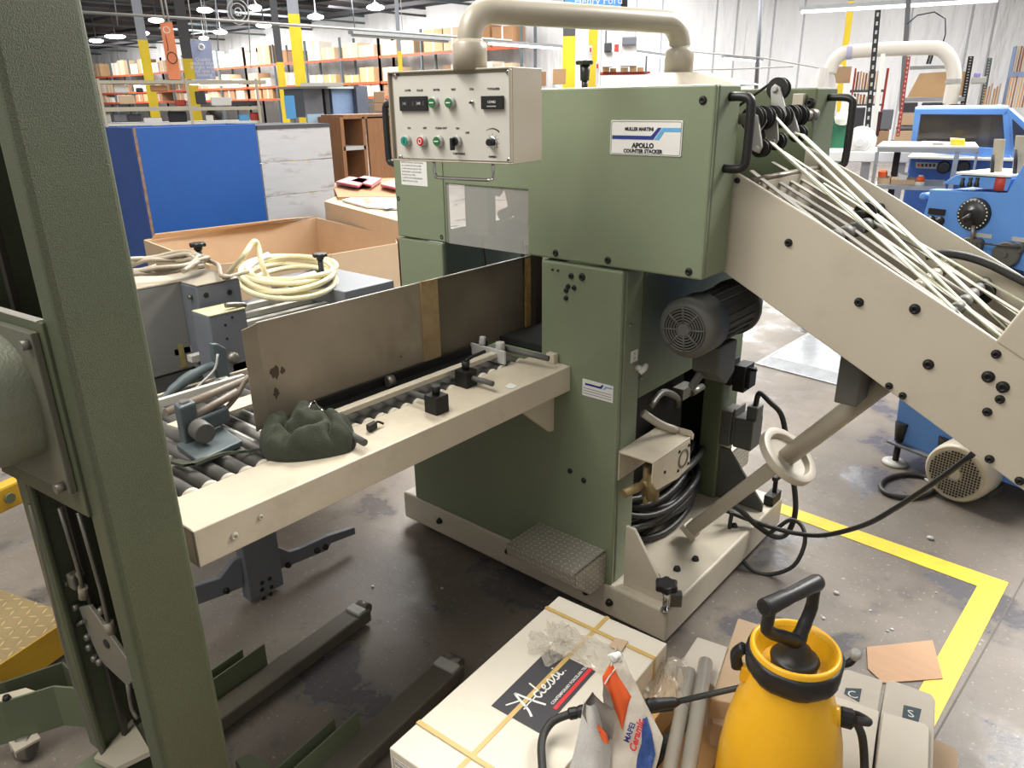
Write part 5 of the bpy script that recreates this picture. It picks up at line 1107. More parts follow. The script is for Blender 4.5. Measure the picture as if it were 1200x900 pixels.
# ================================================================== CABLES round the base
cbm = mat('cable_black', (40, 40, 38), .45, var=.15, grime=.25, gcol=(84, 80, 72), scale=20)
pw = thing('power_cable', 'black cable from the rear plug, looping down beside the base and up under the conveyor', 'cable', (-.8, 2.5, 0))
mb = MB(); mb.tube([(-.965, 2.49, .55), (-.955, 2.49, .60), UY(902, 471, 2.49), UY(915, 485, 2.50), UY(921, 510, 2.50), UY(930, 565, 2.48), UY(932, 600, 2.46), UY(923, 624, 2.44), UY(908, 629, 2.40), UY(886, 615, 2.34), UY(870, 600, 2.3), UY(855, 590, 2.25)], .010, 10, 5).build('plug_lead', cbm, pw)
MB().tube([UY(850, 598, 2.3), UY(875, 608, 2.33), UY(905, 618, 2.36), UY(933, 625, 2.38), UY(967, 627, 2.36), UY(1013, 615, 2.3), UY(1050, 595, 2.25), UY(1100, 562, 2.2), UY(1140, 532, 2.15)], .0085, 10, 5).build('long_lead', cbm, pw)
MB().tube([UY(858, 600, 2.28), UY(855, 620, 2.28), UY(860, 642, 2.28), UY(880, 667, 2.28), UY(903, 673, 2.30), UY(930, 663, 2.32), UY(943, 637, 2.36), UY(940, 617, 2.40), UY(927, 609, 2.40), UY(912, 618, 2.38), UY(900, 626, 2.36)], .0075, 10, 5).build('loop_lead', cbm, pw)
cp_ = thing('cable_pile', 'heap of black cables coiled on the base inside the open machine side', 'cables', (-1.2, 2.15, .145))
random.seed(3)
for j in range(15):
    cx, cy = -1.21+random.uniform(-.03, .03), 2.17+random.uniform(-.06, .06); r1, r2 = random.uniform(.07, .14), random.uniform(.2, .33); z0 = .16+.014*j; ph = random.uniform(0, 6); tl = random.uniform(-.05, .05)
    MB().tube([(cx+r1*cos(a), cy+r2*sin(a), z0+tl*sin(a+ph)+.01*sin(3*a)) for a in [2*pi*i/16+ph for i in range(16)]], random.choice((.008, .010, .012)), 8, 3, True).build('cable_loop', cbm, cp_)
fh = UZ(1064, 569, .012)
o = MB().tube([fh+V((.0, 0, 0))+(UZ(1092, 569, .012)-fh)*cos(a)*1.15+(UZ(1064, 556, .012)-fh)*sin(a) for a in [2*pi*i/20 for i in range(20)]], .011, 8, 3, True).build('floor_hose', rubber); tag(o, 'dusty black hose ring lying on the floor left of the beige motor', 'hose')
# ================================================================== BACKGROUND
def px_axes(u, v): r = ray(u, v); f_ = V((r.x, r.y, 0)).normalized(); return V((f_.y, -f_.x, 0)), f_   # right, away
def pgeo(u0, v0, u1, v1, d, z0=None, z1=None):
    um, vm = (u0+u1)/2, (v0+v1)/2; c = UD(um, vm, d); t, f_ = px_axes(um, vm)
    def hit(u, v): r = ray(u, v); k_ = (c-CP).dot(f_)/r.dot(f_); return CP+r*k_
    a, b_ = hit(u0, vm), hit(u1, vm); w = (b_-a).dot(t); zt = hit(um, v0).z if z1 is None else z1; zb = hit(um, v1).z if z0 is None else z0
    m_ = (a+b_)/2; return V((m_.x, m_.y, zb)), t, f_, w, zt-zb
def pmb(u0, v0, u1, v1, d, dep, z0=None, z1=None, mb=None):
    o, t, f_, w, h = pgeo(u0, v0, u1, v1, d, z0, z1); mb = mb or MB()
    mb.cbox(o+V((0, 0, h/2))+f_*dep/2, t*w/2, f_*dep/2, zz*h/2); return mb
def pobj(name, lab, cat, u0, v0, u1, v1, d, dep, m_, z0=None, z1=None, grp=None, bev=0, par=None):
    o = pmb(u0, v0, u1, v1, d, dep, z0, z1).build(name, m_, par, bevel=bev)
    if par is None: tag(o, lab, cat, grp)
    return o
# --- columns
def column(lab, u, v, d, w, vt, low, up, bare=0):
    p = UD(u, v, d); zt = UD(u, vt, d).z; t = thing('roof_column', lab, 'column', (p.x, p.y, 0)); tt, ff = px_axes(u, v); q = V((p.x, p.y, 0))
    w *= .5
    def H(z0, z1, m_, nm, k_=1.0):
        mb = MB()
        for s_ in (-1, 1): mb.cbox(q+tt*(s_*w*k_/2*.9)+V((0, 0, (z0+z1)/2)), tt*w*.07*k_, ff*w*.5*k_, zz*(z1-z0)/2)
        mb.cbox(q+V((0, 0, (z0+z1)/2))-ff*w*.44*k_, tt*w*.5*k_, ff*w*.05, zz*(z1-z0)/2); return mb.build(nm, m_, t)
    H(0, zt, low, 'painted_guard', 1.04); H(zt, 6.5, up, 'bare_steel'); MB().cbox(q+V((0, 0, .02)), tt*w*.7, ff*w*.7, zz*.02).build('base_plate', darkcol, t)
column('grey steel column with a yellow lower half, leftmost beyond the green mast', 167, 47, 16, .30, 47, yelp, greycol)
column('dark steel column with a yellow base behind the orange banner', 220, 69, 19, .42, 69, yelp, darkcol)
column('dark steel column just left of the tall bright yellow column', 328, 73, 16, .25, 73, yelp, darkcol)
column('tall bright yellow column with a grey top above the peeling grey board', 344, 17, 14, .34, 17, yelp, greycol)
column('slim grey column with a yellow lower half behind the control panel', 468, 60, 18, .17, 60, yelp, greycol)
column('dark column with a narrow yellow guard seen under the beige pipe', 667, 43, 14, .40, 43, yelp, darkcol)
column('bright yellow column with red and white signs beside the black lever knob', 696, 10, 13, .26, -10, yelp, darkcol)
column('yellow column behind the white duct on the right', 990, 60, 14, .17, 2, yelp, greycol)
for (u0, v0, u1, v1, lab) in ((690, 53, 694, 70, 'small red and white notice on the bright yellow column, upper one'), (698, 72, 702, 100, 'narrow red and white notice on the bright yellow column, lower one'), (983, 76, 987, 86, 'small red and white tag on the yellow column behind the duct')):
    dn = 12.6 if u0 < 900 else 13.8; t = thing('notice', lab, 'sign', tuple(UD((u0+u1)/2, v1, dn)))
    pobj('white_sheet', '', '', u0, v0, u1, v1, dn, .01, whitep, par=t); pobj('red_mark', '', '', u0+1, v0+3, u1-1, v0+8, dn-.02, .005, crimson, par=t)
# --- signs
ob_ = thing('hanging_banner', 'tall orange hanging banner with white script and a black line drawing', 'banner', tuple(UD(204, 60, 11)))
pmb(192.5, 26, 207, 93, 11, .01).build('panel', mat('banner_orange', (246, 150, 104), .6, var=.03), ob_)
o, t, f_, w, h = pgeo(192.5, 26, 207, 93, 10.97); BFr = Fr(o-t*w/2, t, zz)
text('O', BFr, w*.45, h*.86, .12, white, ob_); 
MB().tube([BFr(w*(.55+.38*cos(a)), h*(.38+.10*sin(a)), .005) for a in [2*pi*i/14 for i in range(14)]], .006, 6, 2, True).tube([BFr(w*.3, h*.78, .005), BFr(w*.35, h*.6, .005), BFr(w*.3, h*.5, .005)], .005, 6).build('line_drawing', ink, ob_)
MB().tube([BFr(w*.42, h, .0), BFr(w*.3, h+.8, 0)], .012, 6, 1).build('hanger', lgrey, ob_)
MB().tube([BFr(w*.75, h, .0), BFr(w*.62, h+.8, 0)], .012, 6, 1).build('hanger', lgrey, ob_)
sg = thing('quality_sign', 'pale lavender hanging sign with white wording', 'sign', tuple(UD(238, 70, 11)))
pmb(226, 48, 250, 93, 11, .01).build('panel', mat('sign_lavender', (166, 174, 208), .6, var=.03), sg)
o, t, f_, w, h = pgeo(226, 48, 250, 93, 10.97); BFr = Fr(o-t*w/2, t, zz)
for i, s_ in enumerate(('Quality', 'means doing', 'it right when', 'no one is', 'looking.')): text(s_, BFr, w/2, h*(.52-.1*i), .062, white, sg, 'sign_wording')
MB().tube([BFr(w*(.5+.13*cos(a)), h*.84+w*.13*sin(a), .004) for a in [2*pi*i/14 for i in range(14)]], .012, 6, 2, True).build('round_emblem', white, sg)
MB().tube([BFr(w*.2, h, .0), BFr(w*.2, h+.8, 0)], .006, 6, 1).build('hanger', lgrey, sg); MB().tube([BFr(w*.8, h, .0), BFr(w*.8, h+.8, 0)], .006, 6, 1).build('hanger', lgrey, sg)
bs = thing('blue_sign', 'bright blue hanging sign cut by the top of the photo above the beige pipe', 'sign', tuple(UD(700, 0, 12)))
pmb(662, -26, 728, 8, 12, .02).build('panel', mat('sign_blue', (88, 148, 222), .5, var=.03, emit=.25), bs); pmb(728, -26, 736, 8, 12, .03).build('dark_edge', ink, bs)
o, t, f_, w, h = pgeo(662, -26, 728, 8, 11.96); BFr = Fr(o-t*w/2, t, zz); text('Henry Ford', BFr, w*.60, h*.20, .145, white, bs)
# --- lights
def bay(u, v, px):
    p = UZ(u, v, 5.0); d = (p-CP).length; r = px*d/CAMF/2*.82; t = thing('bay_light', 'round high-bay lamp glowing under the dark roof', 'ceiling light', tuple(p), 'high-bay lamps')
    MB().lathe(p-V((0, 0, .08)), zz, [(0, r*.5), (.03, r*.85), (.07, r), (.11, r), (.15, r*.8)], 20).build('lens', lamp, t); MB().lathe(p+V((0, 0, .07)), zz, [(0, r*.7), (.04, r*.5), (.1, r*.2), (.12, .03), (1.4, .02)], 16).build('housing', galv, t)
for a in ((240, 12, 18), (183, 24, 17), (135, 43, 22), (168, 39, 13), (258, 38, 16), (299, 9, 15), (309, 30, 18), (370, 20, 20), (440, 9, 22), (113, 48, 15), (239, 45, 11)): bay(*a)
def strip(lab, u0, v0, u1, v1, z, on=True):
    a, b_ = UZ(u0, v0, z), UZ(u1, v1, z); d = (b_-a).normalized(); n_ = V((-d.y, d.x, 0)); c_ = (a+b_)/2; L_ = (b_-a).length/2
    t = thing('strip_light', lab, 'strip light', tuple(c_)); MB().cbox(c_+V((0, 0, .04)), d*L_, n_*.06, zz*.025).build('reflector', galv, t); MB().cyl(c_-d*L_*.98+V((0, 0, .0)), c_+d*L_*.98, .022, 10).build('tube', lamps if on else lgrey, t)
    MB().cyl(c_+V((0, 0, .06)), c_+V((0, 0, 1.2)), .005, 6).build('hanger', lgrey, t)
strip('unlit grey strip light hanging just left of the beige pipe', 411, 41, 526, 49, 2.6, False)
strip('lit strip light hanging under the middle of the beige pipe', 572, 51, 657, 57, 2.6)
strip('faint lit strip light seen right of the yellow column', 732, 61, 780, 67, 2.5)
strip('small lit strip light against the white wall left of the duct', 848, 68, 892, 72, 2.6)
strip('long bright strip light at the top right corner', 937, 14, 1172, 0, 2.7)
strip('lit strip light over the far work bench on the left', 222, 98, 279, 99, 1.95)
def line(name, lab, pts, r, m_=lgrey, cat='pipe'): o = MB().tube([UD(u, v, d) for u, v, d in pts], r, 6, 1).build(name, m_); tag(o, lab, cat)
line('conduit', 'thin pale conduit running level across the hall under the roof', ((60, 12, 12), (280, 25, 12), (410, 34, 12), (520, 42, 12), (600, 48, 12)), .018)
line('conduit', 'thin conduit line on the white wall left of the duct', ((806, 60, 11), (895, 68, 11), (962, 80, 11)), .008)
line('conduit', 'lower thin conduit line on the white wall left of the duct', ((806, 82, 11), (860, 81, 11), (930, 78, 11)), .008)
line('hanging_wire', 'black wire looping above the white duct', ((1063, 28, 9), (1075, 18, 9), (1095, 14, 9), (1108, 22, 9), (1108, 40, 9), (1105, 50, 9)), .006, cbm, 'wire')
line('steel_tube', 'thin pale post standing left of the duct against the wall', ((892, -5, 12), (886, 105, 12)), .03, greycol, 'post')
for i, (u, v0, v1) in enumerate(((252, 0, 60), (290, 0, 80), (412, 0, 35), (33*4+2, 0, 30))): line('drop_cable', 'thin vertical drop cable hanging from the dark roof', ((u, v0, 20), (u+4, v1, 20)), .012, greycol, 'cable'); tag(bpy.context.scene.collection.objects[-1], group='drop cables')
# wall fan
p = UD(279, 14, 16); fn = thing('wall_fan', 'round caged fan up near the dark roof beside a bay lamp', 'fan', tuple(p)); t, f_ = px_axes(279, 14)
for r in (.19, .13, .06): MB().tube([p+t*r*cos(a)+zz*r*1.1*sin(a) for a in [2*pi*i/20 for i in range(20)]], .010, 6, 1, True).build('cage_ring', lgrey, fn)
for k_ in range(4): a = pi/2*k_+.4; MB().prism([p+f_*.06, p+f_*.06+t*.14*cos(a)+zz*.14*sin(a), p+f_*.08+t*.14*cos(a+.6)+zz*.14*sin(a+.6)], f_*.01).build('blade', dgrey, fn)
pmb(267, 0, 274, 22, 16.2, .1).build('bracket', greycol, fn)

# --- wall racks with cartons
RY = 29.6; xl, xr = UY(106, 88, RY).x, UY(628, 60, RY).x
nb = int((xr-xl)/3.1); bw = (xr-xl)/nb; levels = (UY(427, 113, RY).z, UY(427, 97, RY).z, 4.02)
random.seed(11); rk = None
cm = [mat('carton_a', (196, 158, 116), .85, var=.06), mat('carton_b', (170, 128, 92), .85, var=.06), mat('carton_c', (222, 214, 202), .8, var=.05), mat('carton_d', (146, 112, 84), .85, var=.08), mat('carton_e', (206, 178, 146), .85, var=.05)]
protos = {}
def carton(x, y, z, sx, sy, sz, m_, lab, grp, name='carton'):
    key = m_.name
    if key not in protos:
        me = bpy.data.meshes.new('carton'); b_ = bmesh.new(); bmesh.ops.create_cube(b_, size=1); bmesh.ops.translate(b_, verts=b_.verts, vec=(0, 0, .5))
        # tape seam raised a touch on the front and the top
        for c_, s_ in (((0, -.502, .5), (.08, .004, 1)), ((0, 0, 1.002), (.08, 1, .004))):
            r = bmesh.ops.create_cube(b_, size=1); bmesh.ops.scale(b_, verts=r['verts'], vec=s_); bmesh.ops.translate(b_, verts=r['verts'], vec=c_)
            for f2 in {f for v in r['verts'] for f in v.link_faces}: f2.material_index = 1
        b_.to_mesh(me); b_.free(); me.materials.append(m_); me.materials.append(whitep if 'c' != key[-1] else strapm); protos[key] = me
    o = bpy.data.objects.new(name, protos[key]); C.objects.link(o); o.location = (x, y, z); o.scale = (sx, sy, sz); return tag(o, lab, 'carton', grp)
cnt = 0
for i in range(nb):
    x0 = xl+i*bw
    if i % 4 == 0:
        rk = thing('pallet_rack', 'orange-beamed pallet rack, section %s along the far white wall' % ('farthest left', 'second from the left', 'third from the left', 'fourth from the left', 'fifth from the left', 'sixth from the left')[min(5, i//4)], 'rack', (x0, RY, 0))
        MB().box((x0-.05, RY-1.1, 0), (x0+.05, RY-1.0, 5.1)).box((x0-.05, RY-.1, 0), (x0+.05, RY, 5.1)).box((x0-.02, RY-1.0, 2.6), (x0+.02, RY-.1, 2.68)).build('upright_frame', rackst, rk)
    MB().box((x0+bw-.05, RY-1.1, 0), (x0+bw+.05, RY-1.0, 5.1)).box((x0+bw-.05, RY-.1, 0), (x0+bw+.05, RY, 5.1)).box((x0+bw-.02, RY-1.0, 2.6), (x0+bw+.02, RY-.1, 2.68)).build('upright_frame', rackst, rk)
    for z in levels:
        MB().box((x0+.05, RY-1.1, z-.13), (x0+bw-.05, RY-1.03, z)).build('beam', orange, rk); MB().box((x0+.05, RY-1.03, z-.03), (x0+bw-.05, RY-.05, z)).build('deck', galv, rk)
    for li, z in enumerate(levels):
        xx = x0+.15
        while xx < x0+bw-1.0:
            sx = random.uniform(.95, 1.35); sz = random.uniform(.45, 1.0) if li < 2 else random.uniform(.6, 1.25)
            if xx+sx > x0+bw-.1: break
            if random.random() < .9 and cnt < 170:
                carton(xx+sx/2, RY-.55, z+.0, sx, .9, sz*.85, random.choice(cm+[cm[2], cm[4]]), 'stacked carton standing on the racks along the far wall', 'cartons on the wall racks'); cnt += 1
            xx += sx+random.uniform(.05, .25)
# mid-distance shelf right of the columns
sh = thing('supply_shelf', 'low shelf with cartons against the wall right of the bright yellow column', 'shelf', tuple(UD(740, 88, 16)))
pmb(703, 84, 762, 87, 16, .5).build('shelf_board', redb, sh); pmb(756, 65, 758, 96, 16, .05).build('post', rackst, sh); pmb(709, 36, 711, 60, 16, .05).build('post', rackst, sh)
pobj('white_partition', 'low white partition wall behind the green machine top', 'partition', 704, 88, 800, 103, 15, .1, whitep, z0=0)
for i, a in enumerate(((706, 78, 714, 84, 0), (715, 80, 722, 84, 1), (727, 79, 736, 84, 4), (738, 77, 746, 84, 0), (747, 79, 754, 84, 1))): pobj('small_carton', 'small carton on the low shelf right of the yellow column', 'carton', *a[:4], 15.9, .4, cm[a[4]], grp='cartons on the low shelf')
pobj('desktop_printer', 'dark grey printer standing on a white cabinet right of the yellow column', 'printer', 729, 43, 746, 53, 15.6, .5, bluegreyd, bev=.02)
pobj('white_cabinet', 'white cabinet carrying a dark printer by the far wall', 'cabinet', 727, 53, 746, 77, 15.7, .5, whitep)
pobj('desktop_printer', 'small black office printer right beside the yellow column', 'printer', 708, 50, 717, 61, 15.6, .4, dgrey, bev=.02)
pobj('white_cabinet', 'narrow white cabinet below the small black printer', 'cabinet', 706, 61, 718, 78, 15.7, .4, whitep)
pobj('red_box', 'small red box between the two printers', 'box', 720, 52, 725, 60, 15.6, .2, redb)
for i, a in enumerate(((648, 81, 663, 98, 0), (634, 84, 640, 100, 1))): pobj('carton', ('plain carton pair behind the machine left of the dark column', 'brown carton edge right of the control panel top')[i], 'carton', *a[:4], 12, .4, cm[a[4]])

# --- far work bench frame on the left
wf_ = thing('bench_frame', 'beige steel bench frame with upper shelves beyond the blue bin', 'workbench', tuple(UD(215, 130, 9)))
for (a, n_) in (((116, 94, 232, 98), 'shelf_beam'), ((232, 94, 312, 98), 'shelf_beam'), ((122, 125, 232, 130), 'shelf_beam'), ((226, 125, 306, 129), 'shelf_beam')): pmb(*a, 9, .35).build(n_, beige, wf_)
for u in (120, 222, 303): pmb(u-1.6, 92, u+1.6, 150, 9, .06, z0=0).build('post', beige, wf_)
pmb(122, 143, 306, 146, 9, .6).build('bench_top', whitep, wf_)
stuff_ = ((133, 133, 148, 143, 'grey machine part', bluegrey), (150, 134, 166, 143, 'dark tool case', dgrey), (168, 138, 190, 144, 'stack of white papers', whitep), (197, 131, 219, 143, 'black storage case', ink), (247, 114, 272, 124, 'flat white box', whitep), (229, 107, 241, 122, 'grey office monitor', dgrey), (280, 134, 292, 142, 'light blue folder box', sky), (241, 135, 250, 143, 'small white container', whitep), (133, 100, 151, 109, 'white bundle of wrapped goods', whitep), (139, 112, 158, 122, 'cream carton', cardl), (270, 118, 306, 124, 'long dark tray', dgrey), (159, 103, 168, 108, 'small dark bundle', dgrey), (293, 132, 304, 142, 'stack of red magazines', redb), (205, 117, 218, 124, 'small red carton', redb), (176, 100, 196, 107, 'brown carton', cm[1]), (112, 133, 130, 144, 'pale storage crate', lgrey))
for a in stuff_: pobj('shelf_item' if 0 else a[4].split()[-1].replace('goods', 'bundle').replace('part', 'machine_part').replace('papers', 'paper_stack').replace('magazines', 'magazine_stack'), a[4]+' on the far beige bench frame', a[4].split()[-1].replace('goods', 'bundle').replace('papers', 'paper').replace('magazines', 'magazine').replace('part', 'machine'), *a[:4], 9.05, .25, a[5], bev=.01)
pobj('blue_notice_box', 'white and blue notice holder at the foot of the yellow column', 'sign', 334, 112, 346, 139, 12, .05, sky)
pobj('grey_shelf', 'long pale shelf top in front of the far racks', 'shelf', 352, 97, 402, 101, 12, .4, panelg)
# --- person at the bench
def person():
    base = UD(268, 150, 12); base.z = 0; t, f_ = px_axes(258, 140); L_ = -t   # faces left
    def P(a, b_, z): return base+L_*a+f_*b_+V((0, 0, z*.975))
    verts = [P(0, 0, .92), P(.02, 0, 1.12), P(.06, 0, 1.30), P(.10, 0, 1.38), P(.14, 0, 1.45), P(0, -.1, .86), P(.02, -.1, .48), P(-.02, -.1, .09), P(.12, -.1, .04), P(0, .1, .86), P(.02, .1, .48), P(-.02, .1, .09), P(.12, .1, .04),
             P(.07, -.17, 1.30), P(.12, -.2, 1.05), P(.34, -.16, 1.0), P(.42, -.15, 1.0), P(.07, .17, 1.30), P(.12, .2, 1.05), P(.34, .16, 1.0), P(.42, .15, 1.0)]
    rad = [.14, .125, .15, .07, .05, .085, .058, .042, .035, .085, .058, .042, .035, .055, .04, .03, .035, .055, .04, .03, .035]
    edges = [(0, 1), (1, 2), (2, 3), (3, 4), (0, 5), (5, 6), (6, 7), (7, 8), (0, 9), (9, 10), (10, 11), (11, 12), (2, 13), (13, 14), (14, 15), (15, 16), (2, 17), (17, 18), (18, 19), (19, 20)]
    hd = P(.18, 0, 1.50)
    me = bpy.data.meshes.new('body'); me.from_pydata([tuple(v-base) for v in verts], edges, []); o = bpy.data.objects.new('person', me); C.objects.link(o); o.location = base; o['w'] = tuple(base)
    md = o.modifiers.new('k', 'SKIN'); me.skin_vertices or None
    if not me.skin_vertices: me.attributes
    sv = me.skin_vertices[0].data if me.skin_vertices else None
    if sv:
        for i, r in enumerate(rad): sv[i].radius = (r, r)
        sv[0].use_root = True
    md2 = o.modifiers.new('u', 'SUBSURF'); md2.levels = 1; md2.render_levels = 2; me.materials.append(shirt)
    tag(o, 'person in a teal shirt with short black hair bending over the far bench', 'person')
    MB().sphere(hd, .105, 18, (.95, .95, 1.15)).sphere(hd+L_*.10+V((0, 0, -.01)), .018, 8).sphere(hd+f_*.098+V((0, 0, 0)), .02, 8, (.6, .6, 1.3)).sphere(hd-f_*.098, .02, 8, (.6, .6, 1.3)).build('head', skin, o)
    MB().sphere(hd-L_*.02+V((0, 0, .03)), .112, 16, (.95, .95, 1.08)).build('hair', hair, o)
    mb = MB()
    for s_ in (-1, 1):
        w = P(.42, s_*.155, 1.0)
        for k_ in range(4): mb.tube([w+L_*.02+f_*(.012*(k_-1.5)), w+L_*(.07+.01*(k_ in (1, 2)))+f_*(.012*(k_-1.5))-V((0, 0, .01)), w+L_*(.10+.01*(k_ in (1, 2)))+f_*(.013*(k_-1.5))-V((0, 0, .03))], .007, 6, 2)
        mb.tube([w, w+L_*.03-f_*s_*.03, w+L_*.06-f_*s_*.035], .008, 6, 2)
    mb.build('fingers', skin, o)
person()
# --- bins and boards
XB = -4.75
a, b_ = UX(157, 150, XB), UX(299, 144.5, XB); zt = (a.z+b_.z)/2; c_ = UY(127, 150, a.y)
bb = thing('blue_bin', 'large royal blue panelled bin with chipped edges behind the cardboard bin', 'bin', (XB-.5, (a.y+b_.y)/2, 0))
MB().box((XB-.02, a.y, .1), (XB, b_.y, zt)).build('front_panel', blueb, bb, bevel=.003)
MB().box((c_.x, a.y-.02, .1), (XB, a.y, zt)).build('side_panel', bluebd, bb, bevel=.003)
MB().box((c_.x, b_.y-.02, .1), (XB-.02, b_.y, zt)).box((c_.x, a.y, .1), (c_.x+.02, b_.y-.02, zt)).build('rear_panels', bluebd, bb)
MB().box((XB-.012, a.y-.012, .1), (XB+.004, a.y+.006, zt)).build('chipped_edge', mat('chipped_edge', (120, 96, 80), .7, var=.4, scale=30, grime=.9, gcol=(30, 80, 160), gscale=18), bb)
XG = -5.6; a, b_ = UX(301, 150, XG), UX(386, 147.5, XG)
gb = thing('grey_crate', 'pale grey wooden crate side with peeling paint right of the blue bin', 'crate', (XG-.4, (a.y+b_.y)/2, 0))
zt = (a.z+b_.z)/2; nb_ = 5
for i in range(nb_): MB().box((XG-.03, a.y, .1+(zt-.1)*i/nb_), (XG, b_.y, .1+(zt-.1)*(i+1)/nb_-.006)).build('plank', peel, gb, bevel=.003)
MB().box((XG-.8, a.y, zt-.01), (XG+.005, b_.y, zt+.02)).build('top_edge', dgrey, gb)
# cardboard bulk bin
ol = [UZ(168, 281, .9), UZ(371, 255, .9), UZ(464, 277, .9), UZ(466, 285, .9), UZ(389, 298, .9), UZ(265, 307, .9)]
gy = thing('cardboard_bulk_bin', 'big open tan cardboard bin on the floor behind the hoses', 'bin', tuple(V((-3.7, 2.3, .0))))
ol[4] = V((-3.0, 2.0, .9)); ol[5] = V((-3.35, 1.72, .9))
ol[4] = UZ(389, 298, .9)
def wall(a, b_, nm, z1=.9, m_=card): a = V((a.x, a.y, .1)); b_ = V((b_.x, b_.y, .1)); n_ = (b_-a).cross(zz).normalized()*.008; MB().prism([a, b_, b_+n_, a+n_], (0, 0, z1-.1)).build(nm, m_, gy)
for i in range(6): wall(ol[i], ol[(i+1) % 6], 'wall_panel')
MB().prism([V((p.x, p.y, .0)) for p in ol], (0, 0, .1)).build('pallet_base', woodl, gy)
fl = [UZ(182, 275, .93), UZ(335, 257, .93), UZ(372, 254, .90), UZ(178, 281, .90)]; MB().prism(fl, (0, 0, .006)).build('folded_flap', cardl, gy)
b1_ = thing('brochure_carton', 'tan carton full of printed sheets left of the green machine', 'carton', tuple(UZ(425, 250, 0)))
q = [UZ(380, 236, 1.0), UZ(399, 228, 1.0), UZ(478, 230, 1.0), UZ(478, 262, 1.0)]; MB().prism(q, (0, 0, -.85)).build('carton', card, b1_)
MB().prism([UZ(401, 236, 1.004), UZ(428, 230, 1.004), UZ(478, 234, 1.004), UZ(478, 247, 1.004), UZ(430, 244, 1.004)], (0, 0, .012)).build('printed_sheets', whitep, b1_)
for nm, m_, P_q in (('blue_print', sky, ((433, 232), (439, 231), (447, 238), (441, 240))), ('orange_print', orangep, ((424, 233), (431, 232), (436, 237), (430, 239))), ('blue_print', sky, ((446, 239), (456, 237), (462, 243), (452, 245)))): MB().prism([UZ(u, v, 1.017) for u, v in P_q], (0, 0, .001)).build(nm, m_, b1_)
b2_ = thing('magazine_carton', 'brown carton topped with pink magazines below the wooden shelf', 'carton', tuple(UZ(425, 215, 0)))
q = [UZ(391, 219, 1.02), UZ(400, 210, 1.02), UZ(478, 208, 1.02), UZ(478, 230, 1.02), UZ(396, 231, 1.02)]; MB().prism(q, (0, 0, -.9)).build('carton', cm[1], b2_)
for j, (du, dv2) in enumerate(((0, 0), (17, -1), (52, 3))):
    for k_ in range(3):
        o = MB().prism([UZ(394+du, 216+dv2-k_*.8, 1.023+.014*k_), UZ(410+du, 210+dv2-k_*.8, 1.023+.014*k_), UZ(432+du*.9, 213+dv2-k_*.8, 1.023+.014*k_), UZ(420+du*.9, 221+dv2-k_*.8, 1.023+.014*k_)], (0, 0, .011)).build('magazine', [whitep, mat('pink_print', (214, 120, 126), .6, var=.15)][k_ % 2 if k_ < 2 else 1])
        tag(o, 'pink and white magazine lying on the brown carton below the wooden shelf', 'magazine', 'magazines on the brown carton')
XW = -7.0
wsf = thing('wooden_shelf', 'brown wooden open cabinet with one shelf left of the green machine', 'cabinet', tuple(UX(430, 200, XW)))
def xp(u0, v0, u1, v1, X, th, m_, nm, par, off=0): a, b_ = UX(u0, v0, X), UX(u1, v1, X); return MB().box((X-th-off, a.y, min(a.z, b_.z)), (X-off, b_.y, max(a.z, b_.z))).build(nm, m_, par)
xp(430, 137, 470, 215, XW, .03, wood, 'side_board', wsf); xp(402, 137, 405, 215, XW, .5, wood, 'left_board', wsf); xp(427, 137, 430, 215, XW, .5, wood, 'divider', wsf)
xp(403, 137, 430, 215, XW-.5, .02, wood, 'back_board', wsf); xp(403, 172, 429, 175, XW, .5, lgrey, 'shelf', wsf); xp(402, 134.5, 470, 137.5, XW, .5, wood, 'top_board', wsf)
lbx = thing('pale_blue_cabinet', 'pale blue metal cabinet with a dark lower opening behind the grey crate', 'cabinet', tuple(UX(385, 200, -7.4)))
pb_ = mat('pale_blue_metal', (158, 184, 204), .4, var=.05)
xp(360, 134, 388, 215, -7.4, .03, pb_, 'front_panel', lbx); xp(388, 134, 402, 172, -7.4, .03, pb_, 'door', lbx); xp(388, 172, 402, 175, -7.38, .1, lgrey, 'rail', lbx); xp(388, 175, 402, 206, -7.4, .3, darkin, 'opening', lbx, .02); xp(388, 206, 403, 210, -7.38, .1, lgrey, 'rail', lbx)
dg = thing('grey_cabinet_row', 'row of dark grey and blue-grey metal cabinets below the orange rack beams', 'cabinet', tuple(UX(395, 135, -10)))
xp(355, 104, 380, 137, -10, .5, mat('cab_grey', (112, 114, 122), .5), 'left_cabinet', dg); xp(380, 104, 388, 137, -9.98, .5, dgrey, 'gap_panel', dg); xp(388, 103, 417, 137, -10, .5, mat('cab_blue', (112, 134, 164), .5), 'middle_cabinet', dg); xp(417, 101, 433, 137, -9.9, .5, mat('cab_dark', (80, 86, 98), .5), 'right_cabinet', dg); xp(352, 101, 418, 104, -9.95, .6, lgrey, 'top_board', dg)
for a in ((438, 107, 451, 121, 'tan carton stacked on another just left of the control panel'), (438, 121, 451, 131, 'tan carton under another just left of the control panel')): pobj('carton', a[4], 'carton', *a[:4], 12, .4, cardd, bev=.01)

